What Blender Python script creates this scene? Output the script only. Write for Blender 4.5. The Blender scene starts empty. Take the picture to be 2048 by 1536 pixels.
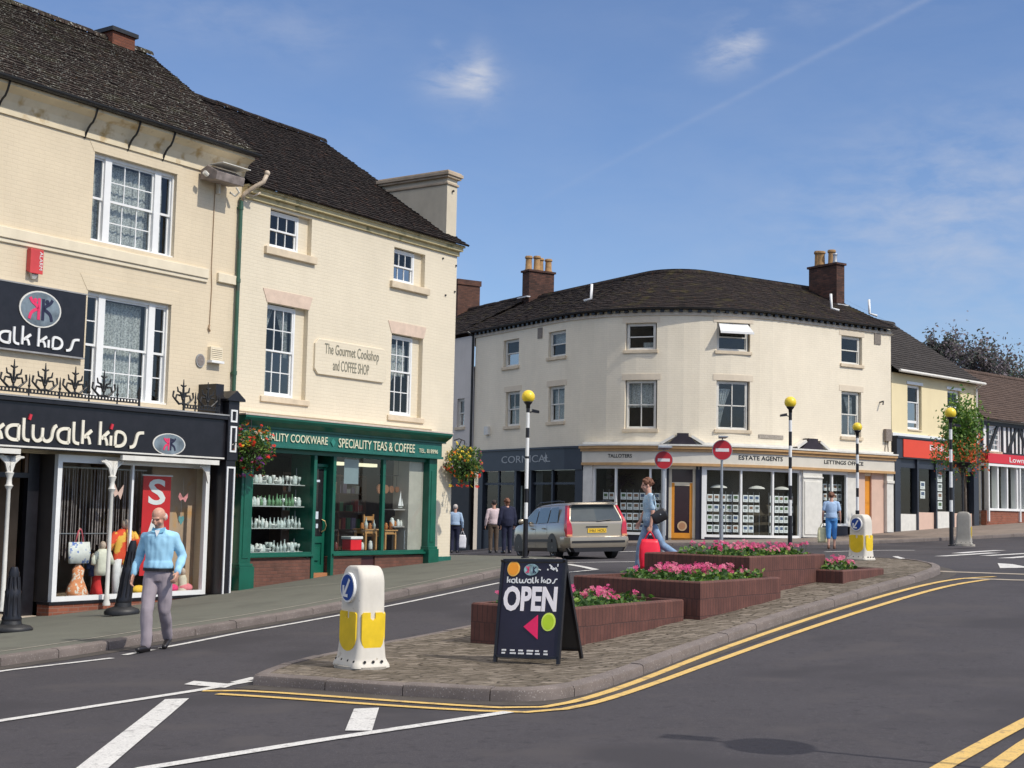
import bpy, bmesh, math, random
import numpy as np
from mathutils import Vector, Matrix
R = math.radians
random.seed(7)
SC = bpy.context.scene
COL = SC.collection

# ------------------------------------------------------------------ camera
FPX, HOR, ROLL, CAMZ = 2750.0, 1020.0, 0.0212, 1.65
PITCH = math.atan((HOR - 768.0) / FPX)
_f = Vector((0, math.cos(PITCH), math.sin(PITCH)))
_r = Vector((1, 0, 0))
_u = _r.cross(_f)
CR = _r * math.cos(ROLL) + _u * math.sin(ROLL)
CU = -_r * math.sin(ROLL) + _u * math.cos(ROLL)
cam = bpy.data.cameras.new("camera")
cam.sensor_width = 36.0
cam.lens = 36.0 * FPX / 2048.0
cam.clip_start = 0.1
cam.clip_end = 3000.0
camo = bpy.data.objects.new("camera", cam)
COL.objects.link(camo)
m = Matrix((CR, CU, -_f)).transposed().to_4x4()
m.translation = Vector((0, 0, CAMZ))
camo.matrix_world = m
SC.camera = camo

# ------------------------------------------------------------------ light
SUN_AZ = Vector((0.83, -0.56)).normalized()
SUN_EL = R(46)
SUN_DIR = Vector((SUN_AZ.x * math.cos(SUN_EL), SUN_AZ.y * math.cos(SUN_EL), math.sin(SUN_EL)))
sun = bpy.data.lights.new("sun", 'SUN')
sun.energy = 3.25
sun.angle = R(0.6)
sun.color = (1.0, 0.94, 0.84)
suno = bpy.data.objects.new("sun", sun)
COL.objects.link(suno)
suno.location = (20, -10, 30)
suno.rotation_euler = SUN_DIR.to_track_quat('Z', 'Y').to_euler()
SC.view_settings.view_transform = 'Standard'
SC.view_settings.look = 'None'
SC.view_settings.exposure = 0.0
SC.view_settings.gamma = 1.0
SC.view_settings.use_curve_mapping = False

world = bpy.data.worlds.new("World")
SC.world = world
world.use_nodes = True
wt = world.node_tree
wt.nodes.clear()


def wn(t, **k):
    n = wt.nodes.new(t)
    for a, b in k.items():
        setattr(n, a, b)
    return n


def wmath(op, a, b=None, c=None):
    n = wn('ShaderNodeMath', operation=op)
    for i, q in enumerate((a, b, c)):
        if q is None:
            continue
        if isinstance(q, (int, float)):
            n.inputs[i].default_value = q
        else:
            wt.links.new(q, n.inputs[i])
    return n.outputs[0]


def wdot(vec):
    n = wn('ShaderNodeVectorMath', operation='DOT_PRODUCT')
    wt.links.new(wtc.outputs['Generated'], n.inputs[0])
    n.inputs[1].default_value = vec
    return n.outputs['Value']


def ray(px, py):
    return (CR * ((px - 1024.0) / FPX) + CU * ((768.0 - py) / FPX) + _f)


sky = wn('ShaderNodeTexSky', sky_type='NISHITA')
sky.sun_disc = False
sky.sun_elevation = SUN_EL
sky.sun_rotation = math.atan2(SUN_AZ.x, SUN_AZ.y)
sky.altitude = 100
sky.air_density = 1.0
sky.dust_density = 0.6
sky.ozone_density = 3.5
wtc = wn('ShaderNodeTexCoord')
# thin high cloud, patchy, denser low down
mp = wn('ShaderNodeMapping')
mp.inputs['Scale'].default_value = (1.0, 1.0, 2.6)
mp.inputs['Rotation'].default_value = (0, R(14), 0)
wt.links.new(wtc.outputs['Generated'], mp.inputs[0])


def wnoise(scale, detail, rough, dist=0.0):
    n = wn('ShaderNodeTexNoise')
    n.inputs['Scale'].default_value = scale
    n.inputs['Detail'].default_value = detail
    n.inputs['Roughness'].default_value = rough
    n.inputs['Distortion'].default_value = dist
    wt.links.new(mp.outputs[0], n.inputs['Vector'])
    return n.outputs['Fac']


n1 = wnoise(7.0, 6, 0.62, 0.4)
n2 = wnoise(2.2, 3, 0.5)
sep = wn('ShaderNodeSeparateXYZ')
wt.links.new(wtc.outputs['Generated'], sep.inputs[0])
low = wmath('MULTIPLY_ADD', sep.outputs['Z'], -1.7, 0.75)
low = wmath('MAXIMUM', low, 0.0)
haz = wmath('MULTIPLY', wmath('SUBTRACT', wmath('ADD', n1, wmath('MULTIPLY', n2, 0.7)), 0.72), 1.5)
haz = wmath('MINIMUM', wmath('MAXIMUM', haz, 0.0), 1.0)
cl = wmath('MULTIPLY', haz, wmath('ADD', wmath('MULTIPLY', low, 0.30), 0.05))
# small cumulus wisps
puff = None
for (px, py, wx, wy, amp) in ((925, 160, 68, 34, .78), (962, 140, 26, 50, .5), (1440, 115, 46, 34, .55), (1500, 75, 30, 40, .5),
                              (1475, 90, 34, 30, .4), (620, 95, 60, 40, .12), (880, 85, 16, 12, .25), (1950, 330, 240, 130, .22),
                              (1800, 430, 300, 120, .2), (2000, 560, 260, 130, .22), (940, 240, 60, 22, .14), (450, 30, 260, 60, .16),
                              (1650, 10, 300, 40, .12)):
    c = ray(px, py).normalized()
    rr = (ray(px + 10, py).normalized() - c).normalized()
    uu = (ray(px, py - 10).normalized() - c).normalized()
    a = wmath('MULTIPLY', wdot(rr), FPX / wx)
    b = wmath('MULTIPLY', wdot(uu), FPX / wy)
    # tangent-plane offsets relative to centre
    a = wmath('SUBTRACT', a, c.dot(rr) * FPX / wx)
    b = wmath('SUBTRACT', b, c.dot(uu) * FPX / wy)
    d2 = wmath('ADD', wmath('MULTIPLY', a, a), wmath('MULTIPLY', b, b))
    g = wmath('MULTIPLY', wmath('POWER', 2.718, wmath('MULTIPLY', d2, -1.0)), amp)
    front = wmath('GREATER_THAN', wdot(c), 0.5)
    g = wmath('MULTIPLY', g, front)
    puff = g if puff is None else wmath('ADD', puff, g)
n3 = wnoise(22.0, 6, 0.6, 0.25)
pn = wmath('MINIMUM', wmath('MAXIMUM', wmath('MULTIPLY', wmath('SUBTRACT', n3, 0.36), 3.4), 0.0), 1.2)
puff = wmath('MULTIPLY', puff, pn)
# aircraft trail: a great-circle band across the sky
d1, d2_ = ray(960, 462).normalized(), ray(1850, 0).normalized()
N = d1.cross(d2_).normalized()
tn = wnoise(60.0, 4, 0.6)
q = wmath('MULTIPLY', wdot(N), FPX / 6.0)
band = wmath('POWER', 2.718, wmath('MULTIPLY', wmath('MULTIPLY', q, q), -1.0))
T = N.cross(d1).normalized()
if T.dot(d2_) < 0:
    T = -T
along = wmath('MINIMUM', wmath('MAXIMUM', wmath('MULTIPLY', wdot(T), 2.6), 0.0), 1.0)
along = wmath('MULTIPLY', along, wmath('GREATER_THAN', wdot(d2_), 0.6))
trail = wmath('MULTIPLY', wmath('MULTIPLY', band, along), wmath('MULTIPLY', tn, 0.32))
tot = wmath('MINIMUM', wmath('ADD', wmath('ADD', cl, puff), trail), 0.9)
mix = wn('ShaderNodeMixRGB')
wt.links.new(tot, mix.inputs['Fac'])
tint = wn('ShaderNodeMixRGB', blend_type='MULTIPLY')
tint.inputs['Fac'].default_value = 1.0
tint.inputs[2].default_value = (0.93, 0.97, 1.10, 1)
wt.links.new(sky.outputs[0], tint.inputs[1])
wt.links.new(tint.outputs[0], mix.inputs[1])
mix.inputs[2].default_value = (4.6, 4.9, 5.7, 1)
# bright broken cloud added overhead, out of view, as neutral fill for shaded walls
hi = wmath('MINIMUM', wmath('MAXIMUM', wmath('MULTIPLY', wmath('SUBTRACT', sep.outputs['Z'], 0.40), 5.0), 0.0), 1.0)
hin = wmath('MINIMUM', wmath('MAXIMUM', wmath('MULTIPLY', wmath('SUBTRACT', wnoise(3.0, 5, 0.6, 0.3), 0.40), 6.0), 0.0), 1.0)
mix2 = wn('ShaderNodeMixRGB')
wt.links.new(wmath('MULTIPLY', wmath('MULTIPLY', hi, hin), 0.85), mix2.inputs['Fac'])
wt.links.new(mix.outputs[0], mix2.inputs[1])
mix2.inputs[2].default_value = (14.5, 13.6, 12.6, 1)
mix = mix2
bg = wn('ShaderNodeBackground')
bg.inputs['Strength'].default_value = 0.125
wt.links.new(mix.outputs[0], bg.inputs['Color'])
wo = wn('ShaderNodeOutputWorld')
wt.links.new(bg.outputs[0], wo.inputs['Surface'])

# ------------------------------------------------------------------ materials
MATS = {}


def mat(name, col, rough=0.7, metal=0.0, var=0.12, vscale=3.0, bump=0.0, bscale=60.0, brick=None, spots=None,
        streak=0.0, coat=0.0, emit=0.0, alpha=None, spec=None, grime=0.0):
    """procedural surface: base colour with noise variation, optional brick pattern (UVs are metres), spots and bump"""
    if name in MATS:
        return MATS[name]
    mt = bpy.data.materials.new(name)
    mt.use_nodes = True
    t = mt.node_tree
    bs = t.nodes['Principled BSDF']
    bs.inputs['Roughness'].default_value = rough
    bs.inputs['Metallic'].default_value = metal
    if coat:
        bs.inputs['Coat Weight'].default_value = coat
        bs.inputs['Coat Roughness'].default_value = 0.08
    if spec is not None:
        bs.inputs['Specular IOR Level'].default_value = spec
    tc = t.nodes.new('ShaderNodeTexCoord')

    def noise(scale, detail=4, rgh=0.6, src='Object', sc=None):
        n = t.nodes.new('ShaderNodeTexNoise')
        n.inputs['Scale'].default_value = scale
        n.inputs['Detail'].default_value = detail
        n.inputs['Roughness'].default_value = rgh
        if sc:
            mpn = t.nodes.new('ShaderNodeMapping')
            mpn.inputs['Scale'].default_value = sc
            t.links.new(tc.outputs[src], mpn.inputs[0])
            t.links.new(mpn.outputs[0], n.inputs['Vector'])
        else:
            t.links.new(tc.outputs[src], n.inputs['Vector'])
        return n.outputs['Fac']

    def mixc(fac, a, b, mode='MIX'):
        n = t.nodes.new('ShaderNodeMixRGB')
        n.blend_type = mode
        for i, qv in enumerate((fac, a, b)):
            if hasattr(qv, 'links'):
                t.links.new(qv, n.inputs[i])
            elif i == 0:
                n.inputs[0].default_value = qv
            else:
                n.inputs[i].default_value = (*qv, 1)
        return n.outputs[0]

    def ramp(fac, a, b):
        n = t.nodes.new('ShaderNodeMapRange')
        n.inputs['From Min'].default_value = a
        n.inputs['From Max'].default_value = b
        t.links.new(fac, n.inputs['Value'])
        return n.outputs[0]

    dark = tuple(c * (1 - var) for c in col)
    light = tuple(min(1, c * (1 + var)) for c in col)
    cur = mixc(ramp(noise(vscale), 0.3, 0.7), dark, light)
    h = None
    if brick:
        bt = t.nodes.new('ShaderNodeTexBrick')
        bt.offset = 0.5
        bt.inputs['Scale'].default_value = 1.0
        bt.inputs['Brick Width'].default_value = brick[0]
        bt.inputs['Row Height'].default_value = brick[1]
        bt.inputs['Mortar Size'].default_value = brick[2]
        bt.inputs['Mortar Smooth'].default_value = 0.25
        bt.inputs['Color1'].default_value = (*brick[3], 1)
        bt.inputs['Color2'].default_value = (*brick[4], 1)
        bt.inputs['Mortar'].default_value = (*brick[5], 1)
        # slight wobble so that the courses are not ruler straight
        nz = t.nodes.new('ShaderNodeTexNoise')
        nz.inputs['Scale'].default_value = 2.3
        t.links.new(tc.outputs['UV'], nz.inputs['Vector'])
        vm = t.nodes.new('ShaderNodeVectorMath')
        vm.operation = 'MULTIPLY_ADD'
        t.links.new(nz.outputs['Color'], vm.inputs[0])
        vm.inputs[1].default_value = (0.03, 0.03, 0)
        t.links.new(tc.outputs['UV'], vm.inputs[2])
        t.links.new(vm.outputs[0], bt.inputs['Vector'])
        cur = mixc(1.0, cur, bt.outputs['Color'], 'MULTIPLY')
        h = bt.outputs['Fac']
    if grime:
        g1 = ramp(noise(1.3, 6, 0.7, sc=(1, 1, 0.35)), 0.45, 0.75)
        gm = t.nodes.new('ShaderNodeMath')
        gm.operation = 'MULTIPLY'
        gm.inputs[1].default_value = grime
        t.links.new(g1, gm.inputs[0])
        cur = mixc(gm.outputs[0], cur, tuple(c * f for c, f in zip(col, (0.62, 0.6, 0.55))))
    if streak:
        s1 = ramp(noise(6, 5, 0.7, sc=(1, 1, 0.12)), 0.5, 0.75)
        sm = t.nodes.new('ShaderNodeMath')
        sm.operation = 'MULTIPLY'
        sm.inputs[1].default_value = streak
        t.links.new(s1, sm.inputs[0])
        cur = mixc(sm.outputs[0], cur, (0.12, 0.1, 0.07))
    for sp in (spots or []):
        # (scale, lo, hi, colour)
        cur = mixc(ramp(noise(sp[0], 3, 0.6), sp[1], sp[2]), cur, sp[3])
    t.links.new(cur, bs.inputs['Base Color'])
    if emit:
        t.links.new(cur, bs.inputs['Emission Color'])
        bs.inputs['Emission Strength'].default_value = emit
    if bump or brick:
        bn = t.nodes.new('ShaderNodeBump')
        bn.inputs['Strength'].default_value = 0.6
        bn.inputs['Distance'].default_value = 0.01 if not bump else bump
        src = noise(bscale, 5, 0.65)
        if h is not None:
            mm = t.nodes.new('ShaderNodeMath')
            mm.operation = 'MULTIPLY_ADD'
            t.links.new(src, mm.inputs[0])
            mm.inputs[1].default_value = 0.5
            sb = t.nodes.new('ShaderNodeMath')
            sb.operation = 'SUBTRACT'
            sb.inputs[0].default_value = 1.0
            t.links.new(h, sb.inputs[1])
            t.links.new(sb.outputs[0], mm.inputs[2])
            src = mm.outputs[0]
        t.links.new(src, bn.inputs['Height'])
        t.links.new(bn.outputs[0], bs.inputs['Normal'])
    MATS[name] = mt
    return mt


def glass_mat(name, tintc=(0.85, 0.9, 0.9), refl=0.10):
    if name in MATS:
        return MATS[name]
    mt = bpy.data.materials.new(name)
    mt.use_nodes = True
    t = mt.node_tree
    t.nodes.clear()
    tr = t.nodes.new('ShaderNodeBsdfTransparent')
    tr.inputs[0].default_value = (*tintc, 1)
    gl = t.nodes.new('ShaderNodeBsdfGlossy')
    gl.inputs['Roughness'].default_value = 0.03
    lw = t.nodes.new('ShaderNodeLayerWeight')
    lw.inputs[0].default_value = 0.25
    mr = t.nodes.new('ShaderNodeMapRange')
    mr.inputs['To Min'].default_value = refl
    mr.inputs['To Max'].default_value = 0.45 if refl > .04 else .09
    t.links.new(lw.outputs['Fresnel'], mr.inputs['Value'])
    # old panes are never flat
    nz = t.nodes.new('ShaderNodeTexNoise')
    nz.inputs['Scale'].default_value = 1.6
    bn = t.nodes.new('ShaderNodeBump')
    bn.inputs['Strength'].default_value = 0.15
    bn.inputs['Distance'].default_value = 0.05
    t.links.new(nz.outputs['Fac'], bn.inputs['Height'])
    t.links.new(bn.outputs[0], gl.inputs['Normal'])
    mx = t.nodes.new('ShaderNodeMixShader')
    t.links.new(mr.outputs[0], mx.inputs[0])
    t.links.new(tr.outputs[0], mx.inputs[1])
    t.links.new(gl.outputs[0], mx.inputs[2])
    o = t.nodes.new('ShaderNodeOutputMaterial')
    t.links.new(mx.outputs[0], o.inputs[0])
    MATS[name] = mt
    return mt


def lace_mat(name, col=(0.75, 0.75, 0.72), cover=0.6):
    if name in MATS:
        return MATS[name]
    mt = bpy.data.materials.new(name)
    mt.use_nodes = True
    t = mt.node_tree
    bs = t.nodes['Principled BSDF']
    bs.inputs['Base Color'].default_value = (*col, 1)
    bs.inputs['Roughness'].default_value = 0.9
    nz = t.nodes.new('ShaderNodeTexNoise')
    nz.inputs['Scale'].default_value = 34
    nz.inputs['Detail'].default_value = 3
    tc = t.nodes.new('ShaderNodeTexCoord')
    t.links.new(tc.outputs['Object'], nz.inputs['Vector'])
    mr = t.nodes.new('ShaderNodeMapRange')
    mr.inputs['From Min'].default_value = 0.4
    mr.inputs['From Max'].default_value = 0.6
    mr.inputs['To Min'].default_value = cover - 0.2
    mr.inputs['To Max'].default_value = min(1, cover + 0.2)
    t.links.new(nz.outputs['Fac'], mr.inputs['Value'])
    t.links.new(mr.outputs[0], bs.inputs['Alpha'])
    MATS[name] = mt
    return mt


W1 = (1, 1, 1)
M_CREAM_K = mat('painted_brick_buff', (0.71, 0.60, 0.43), 0.75, var=0.05, vscale=0.9, brick=(.23, .077, .008, W1, (.98, .98, .98), (.955, .95, .94)), grime=0.16, bscale=25, bump=0.0018, streak=.05)
M_CREAM_G = mat('painted_brick_cream', (0.745, 0.66, 0.505), 0.75, var=0.04, vscale=0.8, brick=(.23, .077, .008, W1, (.975, .975, .975), (.95, .945, .93)), grime=0.12, bscale=25, bump=0.0025, streak=.04)
M_CREAM_C = mat('painted_brick_ivory', (0.84, 0.75, 0.59), 0.75, var=0.05, vscale=0.5, brick=(.23, .077, .009, W1, (.97, .97, .97), (.93, .925, .91)), grime=0.2, bscale=25, bump=0.003, streak=.05)
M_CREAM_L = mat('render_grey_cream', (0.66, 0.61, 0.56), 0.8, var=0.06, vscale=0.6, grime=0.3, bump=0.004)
M_CREAM_R = mat('render_primrose', (0.80, 0.68, 0.42), 0.8, var=0.04, vscale=0.6, grime=0.15, bump=0.004)
M_STONE = mat('painted_stone_sill', (0.66, 0.55, 0.40), 0.8, var=0.12, vscale=4, bump=0.004, grime=0.3)
M_LINTEL = mat('pinkish_stone_lintel', (0.66, 0.51, 0.40), 0.8, var=0.1, vscale=5, bump=0.004)
M_TRIM = mat('cream_trim_paint', (0.76, 0.67, 0.50), 0.6, var=0.06, vscale=4, grime=0.25)
M_SOFFIT = mat('cornice_paint_stained', (0.70, 0.60, 0.42), 0.7, var=0.1, vscale=2, spots=[(3.0, .55, .72, (.45, .30, .12))])
M_WHITE = mat('white_gloss_paint', (0.80, 0.80, 0.78), 0.35, var=0.04, vscale=5)
M_OFFW = mat('offwhite_paint', (0.70, 0.68, 0.62), 0.5, var=0.08, vscale=5, grime=0.2)
M_BLACK = mat('black_gloss_paint', (0.012, 0.011, 0.014), 0.35, var=0.3, vscale=6)
M_IRON = mat('black_cast_iron', (0.015, 0.015, 0.016), 0.5, var=0.3, vscale=10, bump=0.002, bscale=90)
M_GREEN = mat('bottle_green_paint', (0.008, 0.105, 0.066), 0.35, var=0.15, vscale=3)
M_GREEN2 = mat('weathered_green_board', (0.016, 0.13, 0.10), 0.45, var=0.15, vscale=3)
M_SLATE = mat('blue_grey_paint', (0.030, 0.036, 0.050), 0.4, var=0.12, vscale=3)
M_ORANGE = mat('orange_door_paint', (0.72, 0.28, 0.02), 0.4, var=0.08, vscale=4)
M_TAN = mat('ochre_moulding_paint', (0.50, 0.30, 0.13), 0.5, var=0.12, vscale=4)
M_PINK = mat('pink_beige_paint', (0.66, 0.46, 0.36), 0.6, var=0.05, vscale=3)
M_RED = mat('red_sign_panel', (0.72, 0.06, 0.02), 0.35, var=0.03)
M_CRIM = mat('crimson_sign_panel', (0.60, 0.015, 0.03), 0.35, var=0.03)
M_LEAD = mat('grey_lead_sheet', (0.30, 0.30, 0.30), 0.55, var=0.2, vscale=3, bump=0.003, grime=.3)
M_ROOF_K = mat('old_clay_tiles_lichen', (0.042, 0.032, 0.027), 0.9, spec=.15, var=0.35, vscale=5, brick=(.17, .12, .012, (1.25, 1.15, 1.1), (.6, .6, .65), (.25, .25, .25)),
               spots=[(1.7, .52, .72, (.048, .044, .027)), (17, .60, .67, (.36, .36, .31)), (9, .66, .74, (.13, .065, .025))], bump=0.012, bscale=22)
M_ROOF_G = mat('dark_clay_tiles', (0.021, 0.017, 0.016), 0.9, spec=.15, var=0.35, vscale=4, brick=(.17, .12, .012, (1.3, 1.15, 1.1), (.6, .6, .65), (.25, .25, .25)),
               spots=[(15, .64, .70, (.13, .12, .10)), (5, .6, .72, (.06, .03, .02))], bump=0.012, bscale=22)
M_ROOF_C = mat('brown_clay_tiles', (0.036, 0.030, 0.028), 0.9, spec=.15, var=0.3, vscale=2.5, brick=(.18, .13, .012, (1.25, 1.1, 1.05), (.7, .7, .75), (.3, .3, .3)),
               spots=[(2.0, .55, .75, (.065, .055, .025)), (6, .62, .72, (.10, .05, .03))], bump=0.01, bscale=20)
M_ROOF_R = mat('dark_grey_tiles', (0.06, 0.053, 0.05), 0.9, spec=.15, var=0.2, vscale=2.5, brick=(.2, .15, .012, W1, (.8, .8, .8), (.4, .4, .4)), bump=0.008, bscale=20)
M_ROOF_T = mat('warm_brown_tiles', (0.115, 0.08, 0.065), 0.9, spec=.15, var=0.2, vscale=2.5, brick=(.2, .15, .012, W1, (.8, .8, .8), (.4, .4, .4)), bump=0.008, bscale=20)
M_BRICK = mat('dark_red_engineering_brick', (0.20, 0.062, 0.038), 0.8, var=0.2, vscale=4, brick=(.225, .075, .01, (1.15, 1.05, 1), (.65, .62, .62), (.62, .9, 1.1)), bump=0.01, grime=.3,
              spots=[(4, .62, .75, (.10, .035, .03))])
M_BRICKV = mat('planter_brick_on_end', (0.125, 0.050, 0.038), 0.8, var=0.18, vscale=5, brick=(.075, .225, .007, (1.1, 1.05, 1), (.82, .78, .78), (.62, .68, .72)), bump=0.008, grime=.35)
M_BRICKO = mat('orange_red_brick', (0.27, 0.085, 0.045), 0.85, var=0.15, vscale=4, brick=(.225, .075, .01, (1.1, 1.05, 1), (.8, .75, .75), (.9, 1.5, 2.0)), bump=0.008)
M_BRICKC = mat('sooty_chimney_brick', (0.085, 0.042, 0.03), 0.9, var=0.3, vscale=3, brick=(.225, .075, .01, (1.3, 1.1, 1), (.5, .5, .5), (.7, .8, .9)), bump=0.01)
M_POT = mat('buff_clay_chimney_pot', (0.36, 0.21, 0.09), 0.85, var=0.3, vscale=6, grime=.4)
M_TILE = mat('terracotta_step_tile', (0.42, 0.17, 0.07), 0.6, var=0.12, vscale=4)
M_GLASS = glass_mat('window_glass', (0.85, 0.9, 0.9), 0.06)
M_GLASS_S = glass_mat('shopfront_glass', (0.92, 0.95, 0.94), 0.015)
M_LACE = lace_mat('lace_curtain')
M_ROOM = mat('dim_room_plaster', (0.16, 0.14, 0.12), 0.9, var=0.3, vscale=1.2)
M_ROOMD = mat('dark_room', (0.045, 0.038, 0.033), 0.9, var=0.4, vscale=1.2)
M_GREY = mat('galvanised_grey_steel', (0.36, 0.38, 0.40), 0.45, metal=0.4, var=0.12, vscale=8)
M_SKIN = mat('skin', (0.60, 0.33, 0.24), 0.55, var=0.1, vscale=14)
M_SOIL = mat('planter_soil', (0.045, 0.03, 0.02), 1.0, var=0.4, vscale=20, bump=0.02)

# ------------------------------------------------------------------ mesh builder


class MB:
    def __init__(s):
        s.v, s.f, s.m, s.uv = [], [], [], []

    def face(s, pts, mi=0, uv=None):
        i = len(s.v)
        s.v.extend([tuple(p) for p in pts])
        s.f.append(tuple(range(i, i + len(pts))))
        s.m.append(mi)
        s.uv.append(uv)

    def box(s, x0, x1, y0, y1, z0, z1, mi=0, mf=None, n=1):
        F = mf or (lambda a, b, c: (a, b, c))
        xs = [x0 + (x1 - x0) * i / n for i in range(n + 1)]
        for a, b in zip(xs[:-1], xs[1:]):
            s.face([F(a, y0, z0), F(b, y0, z0), F(b, y0, z1), F(a, y0, z1)], mi, [(a, z0), (b, z0), (b, z1), (a, z1)])
            s.face([F(b, y1, z0), F(a, y1, z0), F(a, y1, z1), F(b, y1, z1)], mi, [(b, z0), (a, z0), (a, z1), (b, z1)])
            s.face([F(a, y0, z1), F(b, y0, z1), F(b, y1, z1), F(a, y1, z1)], mi, [(a, y0), (b, y0), (b, y1), (a, y1)])
            s.face([F(a, y1, z0), F(b, y1, z0), F(b, y0, z0), F(a, y0, z0)], mi, [(a, y1), (b, y1), (b, y0), (a, y0)])
        s.face([F(x0, y1, z0), F(x0, y0, z0), F(x0, y0, z1), F(x0, y1, z1)], mi, [(y1, z0), (y0, z0), (y0, z1), (y1, z1)])
        s.face([F(x1, y0, z0), F(x1, y1, z0), F(x1, y1, z1), F(x1, y0, z1)], mi, [(y0, z0), (y1, z0), (y1, z1), (y0, z1)])

    def prism(s, poly, z0, z1, mi=0, ztop=None, zbot=None):
        """vertical prism over a plan polygon (counter clockwise)"""
        n = len(poly)
        zt = ztop or [z1] * n
        zb = zbot or [z0] * n
        s.face([(p[0], p[1], zt[i]) for i, p in enumerate(poly)], mi, [tuple(p[:2]) for p in poly])
        s.face([(poly[i][0], poly[i][1], zb[i]) for i in range(n - 1, -1, -1)], mi)
        acc = 0
        for i in range(n):
            a, b = poly[i], poly[(i + 1) % n]
            j = (i + 1) % n
            L = math.hypot(b[0] - a[0], b[1] - a[1])
            s.face([(a[0], a[1], zb[i]), (b[0], b[1], zb[j]), (b[0], b[1], zt[j]), (a[0], a[1], zt[i])], mi,
                   [(acc, zb[i]), (acc + L, zb[j]), (acc + L, zt[j]), (acc, zt[i])])
            acc += L

    def loft(s, rings, mi=0, cap=True, closed=True):
        n = len(rings[0])
        for a, b in zip(rings[:-1], rings[1:]):
            for i in range(n if closed else n - 1):
                j = (i + 1) % n
                s.face([a[i], a[j], b[j], b[i]], mi)
        if cap:
            s.face(list(reversed(rings[0])), mi)
            s.face(rings[-1], mi)

    def tube(s, pts, r, seg=8, mi=0, cap=True, squash=None):
        pts = [Vector(p) for p in pts]
        rs = r if isinstance(r, (list, tuple)) else [r] * len(pts)
        rings = []
        pn = None
        for i, p in enumerate(pts):
            a = pts[max(i - 1, 0)]
            b = pts[min(i + 1, len(pts) - 1)]
            t = (b - a)
            t = t.normalized() if t.length > 1e-9 else Vector((0, 0, 1))
            if pn is None:
                ref = Vector((0, 0, 1)) if abs(t.z) < 0.9 else Vector((0, 1, 0))
                pn = t.cross(ref).normalized()
            else:
                pn = (pn - t * pn.dot(t)).normalized()
            q = t.cross(pn)
            k = squash or 1.0
            rings.append([p + (pn * math.cos(2 * math.pi * j / seg) + q * (k * math.sin(2 * math.pi * j / seg))) * rs[i] for j in range(seg)])
        s.loft(rings, mi, cap)

    def lathe(s, prof, c=(0, 0, 0), seg=16, mi=0, sx=1.0, sy=1.0):
        rings = [[(c[0] + r_ * sx * math.cos(2 * math.pi * j / seg), c[1] + r_ * sy * math.sin(2 * math.pi * j / seg), c[2] + z) for j in range(seg)] for r_, z in prof]
        s.loft(rings, mi, True)

    def ball(s, c, r, mi=0, seg=12, rings=8, sc=(1, 1, 1)):
        rr = []
        for i in range(rings + 1):
            th = math.pi * i / rings
            rad = max(math.sin(th), 0.001)
            rr.append([(c[0] + r * sc[0] * rad * math.cos(2 * math.pi * j / seg), c[1] + r * sc[1] * rad * math.sin(2 * math.pi * j / seg), c[2] - r * sc[2] * math.cos(th)) for j in range(seg)])
        s.loft(rr, mi, True)

    def stroke(s, pts, w, y0, y1, mi=0, org=(0, 0), sc=(1, 1), mf=None, closed=False):
        """flat ribbon letter stroke in the x-z plane, front at y0"""
        F = mf or (lambda a, b, c: (a, b, c))
        P = [Vector((org[0] + p[0] * sc[0], org[1] + p[1] * sc[1])) for p in pts]
        n = len(P)
        L, Rr = [], []
        for i in range(n):
            if closed:
                a, b = P[(i - 1) % n], P[(i + 1) % n]
            else:
                a, b = P[max(i - 1, 0)], P[min(i + 1, n - 1)]
            t = (b - a)
            t = t.normalized() if t.length > 1e-9 else Vector((1, 0))
            nn = Vector((-t.y, t.x))
            L.append(P[i] + nn * w / 2)
            Rr.append(P[i] - nn * w / 2)
        for i in range(n if closed else n - 1):
            j = (i + 1) % n
            a, b, c, d = Rr[i], Rr[j], L[j], L[i]
            s.face([F(a.x, y0, a.y), F(b.x, y0, b.y), F(c.x, y0, c.y), F(d.x, y0, d.y)], mi)
            s.face([F(b.x, y0, b.y), F(a.x, y0, a.y), F(a.x, y1, a.y), F(b.x, y1, b.y)], mi)
            s.face([F(d.x, y0, d.y), F(c.x, y0, c.y), F(c.x, y1, c.y), F(d.x, y1, d.y)], mi)

    def disc(s, c, rx, rz, y0, y1, mi=0, seg=28, mf=None):
        F = mf or (lambda a, b, c_: (a, b, c_))
        pts = [(c[0] + rx * math.cos(2 * math.pi * j / seg), c[1] + rz * math.sin(2 * math.pi * j / seg)) for j in range(seg)]
        s.face([F(p[0], y0, p[1]) for p in pts], mi)
        for i in range(seg):
            a, b = pts[i], pts[(i + 1) % seg]
            s.face([F(b[0], y0, b[1]), F(a[0], y0, a[1]), F(a[0], y1, a[1]), F(b[0], y1, b[1])], mi)

    def poly(s, pts, y0, y1, mi=0, mf=None):
        F = mf or (lambda a, b, c_: (a, b, c_))
        s.face([F(p[0], y0, p[1]) for p in pts], mi)
        n = len(pts)
        for i in range(n):
            a, b = pts[i], pts[(i + 1) % n]
            s.face([F(b[0], y0, b[1]), F(a[0], y0, a[1]), F(a[0], y1, a[1]), F(b[0], y1, b[1])], mi)

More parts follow.
